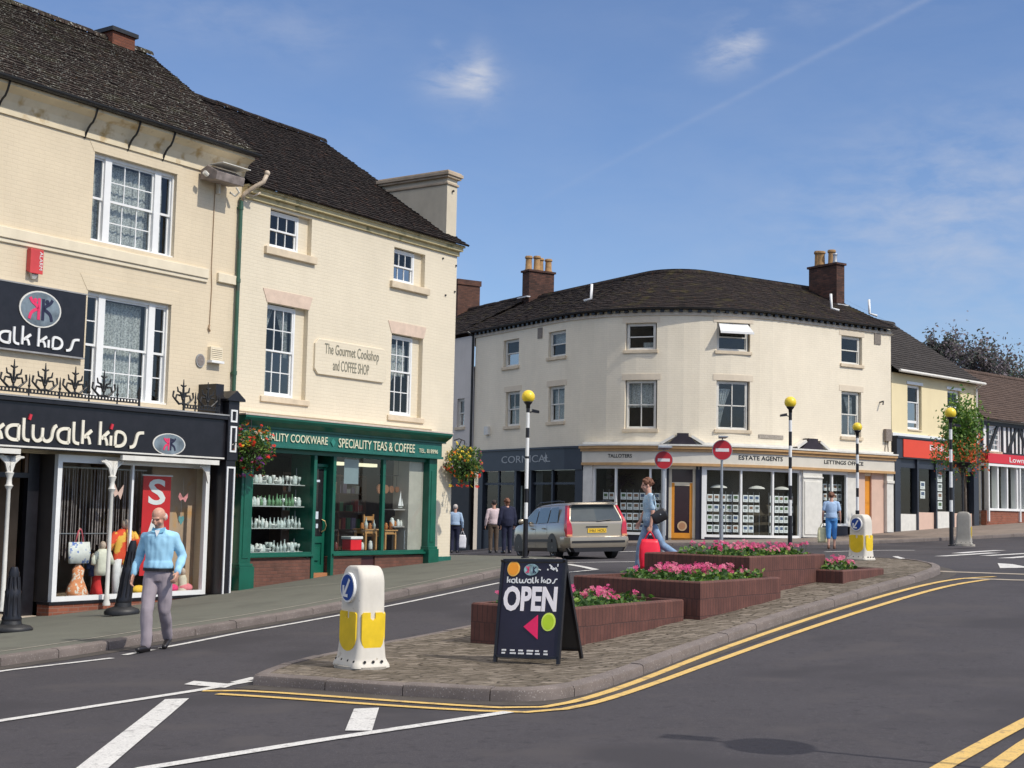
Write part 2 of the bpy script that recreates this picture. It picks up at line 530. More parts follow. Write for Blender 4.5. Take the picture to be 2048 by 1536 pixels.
    def mesh(s, name, mats, smooth=False, weld=True, norm=True):
        me = bpy.data.meshes.new(name)
        me.from_pydata(s.v, [], s.f)
        for mm in (mats if isinstance(mats, (list, tuple)) else [mats]):
            me.materials.append(mm)
        me.polygons.foreach_set('material_index', s.m)
        uvl = me.uv_layers.new(name='UVMap')
        for p, uv in zip(me.polygons, s.uv):
            if uv is None:
                nx, ny, nz = (abs(c) for c in p.normal)
                for li, vi in zip(p.loop_indices, p.vertices):
                    c = s.v[vi]
                    uvl.data[li].uv = (c[0], c[1]) if nz > 0.8 else ((c[1], c[2]) if nx > ny else (c[0], c[2]))
            else:
                for li, q in zip(p.loop_indices, uv):
                    uvl.data[li].uv = q
        if weld:
            bm = bmesh.new()
            bm.from_mesh(me)
            bmesh.ops.remove_doubles(bm, verts=bm.verts, dist=0.0002)
            if norm:
                bmesh.ops.recalc_face_normals(bm, faces=bm.faces)
            bm.to_mesh(me)
            bm.free()
        if smooth:
            me.polygons.foreach_set('use_smooth', [True] * len(me.polygons))
        return me

    def build(s, name, mats, parent=None, smooth=False, weld=True, bevel=0.0, norm=True, loc=None):
        o = bpy.data.objects.new(name, s.mesh(name, mats, smooth, weld, norm))
        COL.objects.link(o)
        if parent is not None:
            o.parent = parent
        if loc:
            o.location = loc
        if bevel:
            md = o.modifiers.new('bevel', 'BEVEL')
            md.width = bevel
            md.segments = 2
            md.limit_method = 'ANGLE'
            md.angle_limit = R(40)
        return o


def auto_smooth(o, ang=40):
    """shade smooth with sharp edges above the angle"""
    me = o.data
    bm = bmesh.new()
    bm.from_mesh(me)
    for e in bm.edges:
        if len(e.link_faces) == 2 and e.calc_face_angle(0) > R(ang):
            e.smooth = False
    for f in bm.faces:
        f.smooth = True
    bm.to_mesh(me)
    bm.free()
    return o


def tag(o, label=None, cat=None, group=None, kind=None):
    if label:
        o['label'] = label
    if cat:
        o['category'] = cat
    if group:
        o['group'] = group
    if kind:
        o['kind'] = kind
    return o


def thing(name, label, cat, loc=(0, 0, 0), rz=0.0, group=None):
    o = bpy.data.objects.new(name, None)
    o.empty_display_size = 0.3
    COL.objects.link(o)
    o.location = loc
    o.rotation_euler = (0, 0, rz)
    return tag(o, label, cat, group)


def copy_tree(o, parent=None):
    c = o.copy()
    COL.objects.link(c)
    c.parent = parent
    for ch in list(o.children):
        copy_tree(ch, c)
    return c


def text_mesh(s, bold=0.0, res=3):
    cu = bpy.data.curves.new('lettering', 'FONT')
    cu.body = s
    cu.size = 1.0
    cu.offset = bold
    cu.resolution_u = res
    to = bpy.data.objects.new('lettering', cu)
    me = bpy.data.meshes.new_from_object(to)
    bpy.data.objects.remove(to)
    return me


def text_fit(s, x0, x1, z0, z1, y, material, parent, mf=None, bold=0.0, thick=0.012, name='lettering', shear=0.0, M4=None):
    """letters filling the box x0..x1, z0..z1 on the plane y, facing -y"""
    me = text_mesh(s, bold)
    co = np.array([v.co[:] for v in me.vertices])
    a, b = co.min(0), co.max(0)
    F = mf or (lambda p, q_, r_: (p, q_, r_))
    mb = MB()
    P = []
    for c in co:
        v = (c[1] - a[1]) / (b[1] - a[1])
        P.append((x0 + (c[0] - a[0]) / (b[0] - a[0]) * (x1 - x0) + shear * v, z0 + v * (z1 - z0)))
    for p in me.polygons:
        mb.face([F(P[i][0], y, P[i][1]) for i in p.vertices])
    # side walls on boundary edges
    ec = {}
    for p in me.polygons:
        vs = list(p.vertices)
        for i in range(len(vs)):
            e = (vs[i], vs[(i + 1) % len(vs)])
            k = tuple(sorted(e))
            ec[k] = ec.get(k, 0) + 1
    for (i, j), n in ec.items():
        if n == 1:
            mb.face([F(P[i][0], y, P[i][1]), F(P[j][0], y, P[j][1]), F(P[j][0], y + thick, P[j][1]), F(P[i][0], y + thick, P[i][1])])
    o = mb.build(name, material, parent, weld=False)
    bpy.data.meshes.remove(me)
    return o


# ------------------------------------------------------------------ lie of the land
ANCH = [[0.0, 3.0, 0.0], [-4.0, 7.0, -0.02], [4.0, 7.0, 0.02], [0.0, -12.0, -0.1], [-14.0, -2.0, -0.6], [14.0, -2.0, 0.4], [0.0, 10.0, -0.0], [-1.57, 15.0, -0.15], [0.21, 15.6, -0.18], [-4.39, 17.3, -0.17], [-8.92, 24.51, -0.63], [-6.06, 28.74, -0.32], [-5.68, 29.48, -0.33], [-1.74, 35.3, 0.1], [-1.51, 35.98, 0.33], [0.37, 31.0, 0.51], [2.75, 36.5, 0.42], [0.33, 39.5, 0.28], [2.61, 25.5, 0.59], [2.73, 49.6, 0.55], [6.64, 48.0, 0.67], [10.42, 49.5, 0.72], [14.37, 52.1, 1.04], [-2.02, 56.5, -0.24], [14.6, 52.6, 1.02], [19.33, 57.0, 1.32], [22.56, 60.5, 1.5], [9.98, 42.7, 0.68], [9.17, 36.0, 0.49], [12.01, 37.5, 0.84], [14.49, 44.0, 0.76]]
_P = np.array(ANCH)
_XY = _P[:, :2] / 10.0


def _tps():
    n = len(_P)
    r = np.linalg.norm(_XY[:, None] - _XY[None], axis=2)
    K = np.where(r > 0, r * r * np.log(np.maximum(r, 1e-9)), 0) + 0.3 * np.eye(n)
    Q = np.c_[np.ones(n), _XY]
    A = np.block([[K, Q], [Q.T, np.zeros((3, 3))]])
    return np.linalg.solve(A, np.r_[_P[:, 2], 0, 0, 0])


_W = _tps()


def gz(x, y):
    """height of the road surface"""
    x = max(-22.0, min(30.0, x))
    y = max(-12.0, min(66.0, y))
    q = np.array([x, y]) / 10.0
    r = np.linalg.norm(_XY - q, axis=1)
    return float(_W[:len(_P)] @ np.where(r > 0, r * r * np.log(np.maximum(r, 1e-9)), 0) + _W[-3] + _W[-2] * q[0] + _W[-1] * q[1])


def gp(px, py, dz=0.0):
    """where the sight line through a photograph point meets the ground"""
    d = ray(px, py)
    t, st = 4.0, 0.25
    for _ in range(2000):
        p = d * t
        if p.z + CAMZ < gz(p.x, p.y) + dz:
            if st < 0.002:
                break
            t -= st
            st /= 5
        t += st
        if t > 90:
            break
    return Vector((p.x, p.y, gz(p.x, p.y) + dz))


def slope_rot(x, y, rz):
    """orientation of a thing standing square on the slope"""
    e = 0.8
    nx = -(gz(x + e, y) - gz(x - e, y)) / (2 * e)
    ny = -(gz(x, y + e) - gz(x, y - e)) / (2 * e)
    n = Vector((nx, ny, 1)).normalized()
    f = Vector((-math.sin(rz), math.cos(rz), 0))
    f = (f - n * f.dot(n)).normalized()
    r = f.cross(n)
    return Matrix((r, f, n)).transposed().to_euler()
# ------------------------------------------------------------------ ground materials
M_ROAD = mat('asphalt', (0.056, 0.052, 0.058), 0.85, spec=.2, var=0.10, vscale=0.35, bump=0.004, bscale=140, spots=[(120, .58, .68, (.13, .125, .13)), (90, .60, .70, (.03, .028, .032)), (26, .56, .68, (.075, .07, .075)), (9, .57, .70, (.044, .041, .046)), (0.8, .54, .66, (.070, .064, .067)), (0.30, .52, .60, (.048, .045, .050))])
M_GUT = mat('gutter_silt', (0.062, 0.052, 0.044), 0.9, var=0.25, vscale=6, bump=0.004, bscale=90)
M_PAVE = mat('pavement_tarmac', (0.135, 0.137, 0.112), 0.9, spec=.25, var=0.08, vscale=1.5, bump=0.004, bscale=120, spots=[(110, .6, .7, (.20, .20, .17)), (0.7, .55, .66, (.115, .115, .095)), (4, .6, .7, (.15, .145, .12))])
M_PAVE2 = mat('pinkish_paving', (0.23, 0.185, 0.15), 0.9, var=0.1, vscale=1.0, brick=(.6, .6, .015, W1, (.88, .88, .88), (.6, .6, .6)), bump=0.004, bscale=100, grime=.3)
M_KERB = mat('worn_granite_kerb', (0.155, 0.128, 0.115), 0.85, var=0.22, vscale=2.0, bump=0.006, bscale=45, grime=.4, spots=[(60, .6, .72, (.4, .36, .33))])
M_WMARK = mat('worn_white_line_paint', (0.62, 0.61, 0.58), 0.7, var=0.08, vscale=8, bump=0.002, bscale=120, spots=[(25, .60, .72, (.25, .24, .24)), (7, .60, .66, (.33, .32, .31)), (60, .56, .62, (.40, .39, .38))])
M_YMARK = mat('yellow_line_paint', (0.66, 0.44, 0.13), 0.7, var=0.08, vscale=8, bump=0.002, bscale=120, spots=[(22, .60, .74, (.33, .22, .10)), (6, .60, .66, (.40, .27, .11)), (60, .58, .64, (.38, .26, .10))])


def setts_mat():
    mt = bpy.data.materials.new('weathered_stone_setts')
    mt.use_nodes = True
    t = mt.node_tree
    bs = t.nodes['Principled BSDF']
    bs.inputs['Roughness'].default_value = 0.92
    bs.inputs['Specular IOR Level'].default_value = 0.2
    tc = t.nodes.new('ShaderNodeTexCoord')
    mpn = t.nodes.new('ShaderNodeMapping')
    mpn.inputs['Rotation'].default_value = (0, 0, R(34))
    mpn.inputs['Scale'].default_value = (5.2, 8.6, 1)
    t.links.new(tc.outputs['Object'], mpn.inputs[0])
    vo = t.nodes.new('ShaderNodeTexVoronoi')
    vo.feature = 'DISTANCE_TO_EDGE'
    vo.inputs['Scale'].default_value = 1.0
    vo.inputs['Randomness'].default_value = 0.55
    vc = t.nodes.new('ShaderNodeTexVoronoi')
    vc.inputs['Scale'].default_value = 1.0
    vc.inputs['Randomness'].default_value = 0.55
    for v in (vo, vc):
        t.links.new(mpn.outputs[0], v.inputs['Vector'])
    mr = t.nodes.new('ShaderNodeMapRange')
    mr.inputs['From Min'].default_value = 0.02
    mr.inputs['From Max'].default_value = 0.14
    t.links.new(vo.outputs['Distance'], mr.inputs['Value'])
    hs = t.nodes.new('ShaderNodeSeparateColor')
    t.links.new(vc.outputs['Color'], hs.inputs[0])
    cm = t.nodes.new('ShaderNodeMixRGB')
    cm.inputs[1].default_value = (0.13, 0.108, 0.082, 1)
    cm.inputs[2].default_value = (0.235, 0.198, 0.158, 1)
    t.links.new(hs.outputs[0], cm.inputs[0])
    n = t.nodes.new('ShaderNodeTexNoise')
    n.inputs['Scale'].default_value = 2.0
    n.inputs['Detail'].default_value = 6
    t.links.new(tc.outputs['Object'], n.inputs['Vector'])
    mr3 = t.nodes.new('ShaderNodeMapRange')
    mr3.inputs['From Min'].default_value = 0.38
    mr3.inputs['From Max'].default_value = 0.62
    t.links.new(n.outputs['Fac'], mr3.inputs['Value'])
    fill = t.nodes.new('ShaderNodeMath')
    fill.operation = 'MAXIMUM'
    t.links.new(mr.outputs[0], fill.inputs[0])
    sc_ = t.nodes.new('ShaderNodeMath')
    sc_.operation = 'MULTIPLY'
    sc_.inputs[1].default_value = 0.85
    t.links.new(mr3.outputs[0], sc_.inputs[0])
    t.links.new(sc_.outputs[0], fill.inputs[1])
    jm = t.nodes.new('ShaderNodeMixRGB')
    jm.inputs[1].default_value = (0.075, 0.062, 0.045, 1)
    t.links.new(cm.outputs[0], jm.inputs[2])
    t.links.new(fill.outputs[0], jm.inputs[0])
    n2_ = t.nodes.new('ShaderNodeTexNoise')
    n2_.inputs['Scale'].default_value = 45
    n2_.inputs['Detail'].default_value = 4
    t.links.new(tc.outputs['Object'], n2_.inputs['Vector'])
    ov = t.nodes.new('ShaderNodeMixRGB')
    ov.blend_type = 'OVERLAY'
    ov.inputs[0].default_value = 0.5
    t.links.new(jm.outputs[0], ov.inputs[1])
    t.links.new(n2_.outputs['Fac'], ov.inputs[2])
    t.links.new(ov.outputs[0], bs.inputs['Base Color'])
    ad = t.nodes.new('ShaderNodeMath')
    ad.operation = 'MULTIPLY_ADD'
    ad.inputs[1].default_value = 0.35
    t.links.new(n2_.outputs['Fac'], ad.inputs[0])
    t.links.new(mr.outputs[0], ad.inputs[2])
    bn = t.nodes.new('ShaderNodeBump')
    bn.inputs['Strength'].default_value = 0.9
    bn.inputs['Distance'].default_value = 0.02
    t.links.new(ad.outputs[0], bn.inputs['Height'])
    t.links.new(bn.outputs[0], bs.inputs['Normal'])
    return mt


M_SETT = setts_mat()

# ------------------------------------------------------------------ road sheet


def spaced(a, b, fine0, fine1, step, grow=1.35):
    out = [fine0]
    while out[-1] < fine1:
        out.append(out[-1] + step)
    s = step
    while out[-1] < b:
        s *= grow
        out.append(out[-1] + s)
    s = step
    while out[0] > a:
        s *= grow
        out.insert(0, out[0] - s)
    return out


def road_sheet():
    xs = spaced(-600, 600, -12, 24, 0.4)
    ys = spaced(-80, 1500, -4, 62, 0.4)
    X, Y = np.meshgrid(np.clip(xs, -22, 30), np.clip(ys, -12, 66))
    q = np.stack([X.ravel(), Y.ravel()], 1) / 10
    r = np.linalg.norm(_XY[None] - q[:, None], axis=2)
    Z = np.where(r > 0, r * r * np.log(np.maximum(r, 1e-9)), 0) @ _W[:len(_P)] + _W[-3] + q @ _W[-2:]
    XX, YY = np.meshgrid(xs, ys)
    v = np.stack([XX.ravel(), YY.ravel(), Z], 1)
    nx, ny = len(xs), len(ys)
    f = [(j * nx + i, j * nx + i + 1, (j + 1) * nx + i + 1, (j + 1) * nx + i) for j in range(ny - 1) for i in range(nx - 1)]
    me = bpy.data.meshes.new('road')
    me.from_pydata(v.tolist(), [], f)
    me.materials.append(M_ROAD)
    me.polygons.foreach_set('use_smooth', [True] * len(f))
    o = bpy.data.objects.new('road', me)
    COL.objects.link(o)
    tag(o, kind='structure')


road_sheet()


def V2(p):
    return Vector((p[0], p[1]))


def resample(pts, n=None, step=None):
    P = [V2(p) for p in pts]
    S = [0]
    for a, b in zip(P[:-1], P[1:]):
        S.append(S[-1] + (b - a).length)
    if n is None:
        n = max(2, int(S[-1] / step) + 1)
    out = []
    k = 0
    for i in range(n):
        s = S[-1] * i / (n - 1)
        while k < len(S) - 2 and S[k + 1] < s:
            k += 1
        t = (s - S[k]) / max(S[k + 1] - S[k], 1e-9)
        out.append(P[k].lerp(P[k + 1], t))
    return out


def smooth(pts, it=2):
    P = [V2(p) for p in pts]
    for _ in range(it):
        Q = [P[0]]
        for a, b in zip(P[:-1], P[1:]):
            Q += [a.lerp(b, .25), a.lerp(b, .75)]
        Q.append(P[-1])
        P = Q
    return P


def offs(pts, d):
    P = [V2(p) for p in pts]
    out = []
    for i, p in enumerate(P):
        t = (P[min(i + 1, len(P) - 1)] - P[max(i - 1, 0)]).normalized()
        out.append(p + Vector((t.y, -t.x)) * d)   # d>0: to the right of travel
    return out


def sheet(name, outer, inner, dz, mats, ncross=12, n=80, wob=0.0, edge=True):
    A, B = resample(outer, n), resample(inner, n)
    mb = MB()
    g = []
    for a, b in zip(A, B):
        row = []
        for j in range(ncross + 1):
            p = a.lerp(b, j / ncross)
            row.append((p.x, p.y, gz(p.x, p.y) + dz + (random.uniform(-wob, wob) if 0 < j < ncross else 0)))
        g.append(row)
    for i in range(n - 1):
        for j in range(ncross):
            mb.face([g[i][j], g[i + 1][j], g[i + 1][j + 1], g[i][j + 1]], 0, [g[i][j][:2], g[i + 1][j][:2], g[i + 1][j + 1][:2], g[i][j + 1][:2]])
    if edge:
        for (r0, r1) in zip(g[:-1], g[1:]):
            for j in (0, ncross):
                a, b = r0[j], r1[j]
                mb.face([a, b, (b[0], b[1], b[2] - .3), (a[0], a[1], a[2] - .3)])
    me = mb.mesh(name, mats, smooth=False)
    # make sure the walking surface faces up
    o = bpy.data.objects.new(name, me)
    COL.objects.link(o)
    tag(o, kind='structure')
    return o


def kerb_run(pts, name='kerb', side=1, w=.15, h=.112, stone=.92, mats=None, closed=False):
    """row of kerb stones with open joints; road side is on the left of travel when side=1"""
    P = resample(pts, step=stone / 6)
    mb = MB()
    i = 0
    while i < len(P) - 1:
        seg = P[i:i + 7]
        if len(seg) < 2:
            break
        dzj = random.uniform(-.006, .006)
        rings = []
        for k, p in enumerate(seg):
            ii = i + k
            t = (P[min(ii + 1, len(P) - 1)] - P[max(ii - 1, 0)]).normalized()
            nn = Vector((t.y, -t.x)) * side
            q = p.copy()
            if k == 0:
                q += t * .006
            if k == len(seg) - 1:
                q -= t * .006
            z = gz(q.x, q.y) + dzj
            prof = [(0, -.12), (0.004, h - .035), (.014, h - .012), (.04, h), (w, h + .003), (w, -.12)]
            rings.append([(q.x + nn.x * a, q.y + nn.y * a, z + b) for a, b in prof])
        mb.loft(rings, 0, True)
        i += 6
    o = mb.build(name, mats or M_KERB)
    auto_smooth(o, 30)
    tag(o, kind='structure')
    return o


def stripe(mb, pts, w, dz=.008, step=.4, taper=None):
    P = resample(pts, step=step)
    L, Rr = offs(P, -w / 2), offs(P, w / 2)
    for i in range(len(P) - 1):
        q = [L[i], L[i + 1], Rr[i + 1], Rr[i]]
        mb.face([(a.x, a.y, gz(a.x, a.y) + dz) for a in q])


def quadmark(mb, pts, dz=.008):
    """filled four sided road marking, subdivided so that it follows the surface"""
    a, b, c, d = [V2(p) for p in pts]
    n = 6
    for i in range(n):
        for j in range(n):
            q = []
            for (u, v) in ((i, j), (i + 1, j), (i + 1, j + 1), (i, j + 1)):
                p = a.lerp(b, u / n).lerp(d.lerp(c, u / n), v / n)
                q.append((p.x, p.y, gz(p.x, p.y) + dz))
            mb.face(q)


def G2(*l):
    return [V2(gp(x, y)) for x, y in l]


E_ = Vector((0.5608, 0.8279))          # direction of the left-hand shop fronts
N_ = Vector((E_.y, -E_.x))             # outwards, into the street
A_ = Vector((-5.973, 29.40))           # party line between the two left-hand shops


def FA(s, d=0.0):
    return A_ + E_ * s + N_ * d


# left pavement and its kerb
kl = [V2((-12.5, 1.0)), V2((-9.2, 8.2))] + G2((0, 1333), (150, 1312), (300, 1286), (450, 1261), (600, 1235), (800, 1195), (930, 1168), (1000, 1151))
kl += [V2(p) for p in ((1.05, 29.8), (1.3, 31.8), (1.15, 34.2), (.55, 36.8), (-.5, 39.6), (-2.2, 43), (-5, 47.5), (-9, 53))]
kl = smooth(kl, 2)
inner = [FA(-30, -.3), FA(-14, -.3), FA(-6, -.3), FA(0, -.3), FA(5, -.3), FA(8.1, -.3), FA(8.1, -6), FA(8.1, -12), FA(8.1, -18)]
sheet('left_pavement', offs(kl, -.15), inner, .108, M_PAVE, ncross=14, n=120)
kerb_run(kl, 'left_kerb', side=-1)
gut = offs(kl, .14)
mb = MB()
stripe(mb, resample(gut, step=.4), .30, .004)
o = mb.build('left_gutter', M_GUT)
tag(o, kind='structure')
mb = MB()
stripe(mb, offs(kl, -.62), .05, .1125)                  # pale mortar joint behind the kerb
stripe(mb, [FA(-.4, .35), FA(.6, 3.6)], .05, .1125)
stripe(mb, [FA(-.4, .35), FA(-.5, .9)], .05, .1125)
o = mb.build('pavement_joint', mat('pale_mortar_joint', (.34, .31, .26), .9, var=.15, vscale=6))
tag(o, kind='structure')

# far pavement in front of the curved building and the shops to the right


class Path:
    def __init__(s, pts):
        s.P = [V2(p) for p in pts]
        s.S = [0]
        for a, b in zip(s.P[:-1], s.P[1:]):
            s.S.append(s.S[-1] + (b - a).length)
        s.T = []
        for i in range(len(s.P)):
            s.T.append((s.P[min(i + 1, len(s.P) - 1)] - s.P[max(i - 1, 0)]).normalized())

    def at(s, q):
        P, S = s.P, s.S
        if q <= 0:
            t = (P[1] - P[0]).normalized()
            return P[0] + t * q, t
        if q >= S[-1]:
            t = (P[-1] - P[-2]).normalized()
            return P[-1] + t * (q - S[-1]), t
        k = max(i for i in range(len(S) - 1) if S[i] <= q)
        u = (q - S[k]) / (S[k + 1] - S[k])
        return P[k].lerp(P[k + 1], u), s.T[k].lerp(s.T[k + 1], u).normalized()


def bow():
    """plan of the rounded corner building: straight, tight curve, straight; arc length 0 at its left end"""
    d1, d2 = Vector((.537, -.843)).normalized(), Vector((.824, .566)).normalized()
    corner = Vector((4.87, 45.70))
    Rr, ang = 5.7, math.acos(d1.dot(d2))
    tl = Rr * math.tan(ang / 2)
    s0 = corner - d1 * tl
    c = s0 + Vector((-d1.y, d1.x)) * Rr
    pts = [Vector((-2.34, 57.12))]
    pts.append(pts[0].lerp(s0, .5))
    a0 = math.atan2(s0.y - c.y, s0.x - c.x)
    for i in range(33):
        a = a0 + ang * i / 32
        pts.append(c + Vector((math.cos(a), math.sin(a))) * Rr)
    end = Vector((14.45, 52.20))
    pts.append(pts[-1].lerp(end, .5))
    pts.append(end)
    return Path(pts)


BOW = bow()


def bowp(s, d):
    p, t = BOW.at(s)
    return p + Vector((t.y, -t.x)) * d


RS_A, RS_B = Vector((14.566, 52.60)), Vector((19.316, 56.98))
RS_E = (RS_B - RS_A).normalized()
RS_N = Vector((RS_E.y, -RS_E.x))
fin = [bowp(s, -.3) for s in (-6, -2, 0, 2, 4, 6, 8, 9, 10, 11, 12, 13, 14, 15, 16, 17, 18, 20, 22, BOW.S[-1])] + [RS_A + RS_E * s - RS_N * .3 for s in (2, 4, 6.5, 9, 12, 16, 24, 40)]
fout = [bowp(s, .9) for s in (-6, -2, 0, 2, 4, 6)] + [bowp(8, 1.2), bowp(10, 1.9), bowp(12, 2.5), bowp(14, 2.9), bowp(16, 3.3), bowp(18, 3.6), bowp(20, 4.0)] + [RS_A + RS_E * s + RS_N * d for s, d in ((-1, 5.0), (2, 6.0), (5, 6.6), (9, 6.4), (14, 6), (24, 6), (40, 6))]
fout = smooth(fout, 2)
sheet('far_pavement', offs(fout, -.15), fin, .108, M_PAVE2, ncross=10, n=120)
kerb_run(fout, 'far_kerb', side=-1)

# traffic island with brick planters
front = G2((505, 1371), (590, 1377), (700, 1386), (850, 1396), (960, 1402), (1040, 1405), (1100, 1402), (1155, 1394), (1210, 1378), (1300, 1345), (1400, 1305), (1500, 1270), (1600, 1235), (1700, 1205), (1800, 1175), (1862, 1158))
front += [V2((7.95, 25.3)), V2((8.25, 27.0)), V2((8.2, 28.8)), V2((7.9, 29.7))]
front = [front[0]] + smooth(front[1:], 1)
back = G2((505, 1371), (520, 1362), (560, 1347), (640, 1326), (780, 1297), (940, 1265)) + [V2((.55, 20.7)), V2((1.55, 22.4)), V2((3.4, 24.9)), V2((5.6, 27.4)), V2((7.0, 29.4)), V2((7.45, 29.9)), V2((7.9, 29.7))]
sheet('traffic_island', offs(back, .14), offs(front, -.14), .106, M_SETT, ncross=16, n=90, wob=.006)
kerb_run(front, 'island_kerb', side=-1)
kerb_run(back, 'island_kerb', side=1)
mb = MB()
stripe(mb, offs(front, .13), .30, .004)
o = mb.build('island_gutter', M_GUT)
tag(o, kind='structure')

# yellow lines round the island, white lines on the carriageway
y1 = G2((405, 1383), (440, 1381), (520, 1384), (620, 1391), (760, 1401), (900, 1411), (1020, 1418), (1080, 1417), (1130, 1409), (1190, 1393), (1250, 1373), (1330, 1342), (1400, 1314), (1500, 1278), (1600, 1244), (1700, 1212), (1800, 1183), (1870, 1166), (1925, 1157), (1990, 1154))
y2 = G2((435, 1389), (520, 1394), (620, 1401), (760, 1411), (880, 1419), (1000, 1425), (1075, 1426), (1130, 1420), (1190, 1407), (1250, 1388), (1330, 1360), (1400, 1334), (1500, 1298), (1600, 1263), (1700, 1230), (1800, 1199), (1870, 1179), (1925, 1167), (1975, 1160))
y3 = G2((1870, 1545), (1900, 1527), (1960, 1494), (2000, 1472), (2060, 1440), (2200, 1370), (2400, 1300))
y4 = G2((1975, 1545), (2048, 1492), (2100, 1460), (2250, 1390), (2400, 1330))
mb = MB()
for l in (y1, y2):
    stripe(mb, smooth(l, 1), .105)
for l in (y3, y4):
    stripe(mb, l, .125)
o = mb.build('yellow_lines', M_YMARK)
tag(o, kind='structure')
mb = MB()
stripe(mb, G2((-400, 1505), (0, 1443), (200, 1412), (400, 1381), (500, 1363)), .125)
stripe(mb, G2((-40, 1640), (280, 1540), (640, 1482), (1018, 1425)), .13)
quadmark(mb, G2((150, 1540), (214, 1540), (378, 1398), (330, 1400)))
quadmark(mb, G2((690, 1463), (744, 1463), (758, 1417), (708, 1419)))
quadmark(mb, G2((368, 1370), (450, 1377), (470, 1370), (388, 1363)))
stripe(mb, G2((470, 1366), (512, 1356)), .12)
stripe(mb, G2((-300, 1390), (0, 1343), (225, 1317)), .11)
stripe(mb, G2((248, 1311), (306, 1300)), .11)
stripe(mb, G2((322, 1297), (480, 1266), (640, 1238), (800, 1208), (1000, 1166)), .11)
stripe(mb, G2((610, 1330), (700, 1314), (940, 1272)), .12)
stripe(mb, G2((1060, 1151), (1120, 1147), (1192, 1140)), .14)
stripe(mb, G2((1192, 1140), (1165, 1134), (1135, 1129)), .14)
stripe(mb, G2((1075, 1128), (1180, 1125), (1290, 1124)), .22)
stripe(mb, G2((1240, 1104), (1320, 1102)), .25)
stripe(mb, G2((1650, 1104), (1760, 1101), (1830, 1101)), .2)
stripe(mb, G2((1790, 1113), (1803, 1117), (1815, 1124)), .14)
for l in (((1880, 1113), (1990, 1106)), ((1915, 1107), (2000, 1101)), ((1970, 1112), (2060, 1107)), ((2010, 1117), (2080, 1111))):
    stripe(mb, G2(*l), .38)
quadmark(mb, G2((1995, 1127), (2025, 1129), (2060, 1136), (2000, 1137)))
o = mb.build('white_lines', M_WMARK)
tag(o, kind='structure')
mb = MB()
stripe(mb, G2((1782, 1138), (1900, 1144), (2048, 1149), (2300, 1153)), .25, .006)
stripe(mb, G2((1925, 1157), (2048, 1161), (2300, 1164)), .2, .006)
o = mb.build('setts_channel', mat('pale_channel_setts', (.34, .29, .23), .9, var=.15, vscale=5, bump=.004))
tag(o, kind='structure')

# near pavement just right of the frame
_d = (V2(y4[2]) - V2(y4[0])).normalized()
npk = [V2(y4[0]) - _d * 14, V2(y4[0]) - _d * 6, V2(y4[0])] + [V2(q) for q in y4[1:]]
npk = offs(npk, .55)
sheet('near_pavement', offs(npk, 3.2), offs(npk, .15), .108, M_PAVE, ncross=6, n=50)
kerb_run(npk, 'near_kerb', side=1)
# ------------------------------------------------------------------ building helpers


def wall(mb, x0, x1, z0, z1, holes, mi=0, mf=None, maxw=None, y=0.0, reveal=.12, rmi=None):
    """front skin with real openings and their reveals (y grows inwards)"""
    F = mf or (lambda a, b, c: (a, b, c))
    xs = {x0, x1}
    zs = {z0, z1}
    for h in holes:
        xs |= {h[0], h[1]}
        zs |= {h[2], h[3]}
    if maxw:
        k = int((x1 - x0) / maxw)
        xs |= {x0 + (x1 - x0) * i / k for i in range(1, k)}
    xs, zs = sorted(xs), sorted(zs)
    for a, b in zip(xs[:-1], xs[1:]):
        for c, d in zip(zs[:-1], zs[1:]):
            mx, mz = (a + b) / 2, (c + d) / 2
            if any(h[0] < mx < h[1] and h[2] < mz < h[3] for h in holes):
                continue
            mb.face([F(a, y, c), F(b, y, c), F(b, y, d), F(a, y, d)], mi, [(a, c), (b, c), (b, d), (a, d)])
    rm = mi if rmi is None else rmi
    for h in holes:
        a, b, c, d = h[:4]
        r = y + (h[4] if len(h) > 4 else reveal)
        mb.face([F(a, y, c), F(a, y, d), F(a, r, d), F(a, r, c)], rm, [(0, c), (0, d), (r, d), (r, c)])
        mb.face([F(b, r, c), F(b, r, d), F(b, y, d), F(b, y, c)], rm, [(r, c), (r, d), (0, d), (0, c)])
        mb.face([F(a, y, d), F(b, y, d), F(b, r, d), F(a, r, d)], rm, [(a, 0), (b, 0), (b, r), (a, r)])
        mb.face([F(a, r, c), F(b, r, c), F(b, y, c), F(a, y, c)], rm, [(a, r), (b, r), (b, 0), (a, 0)])


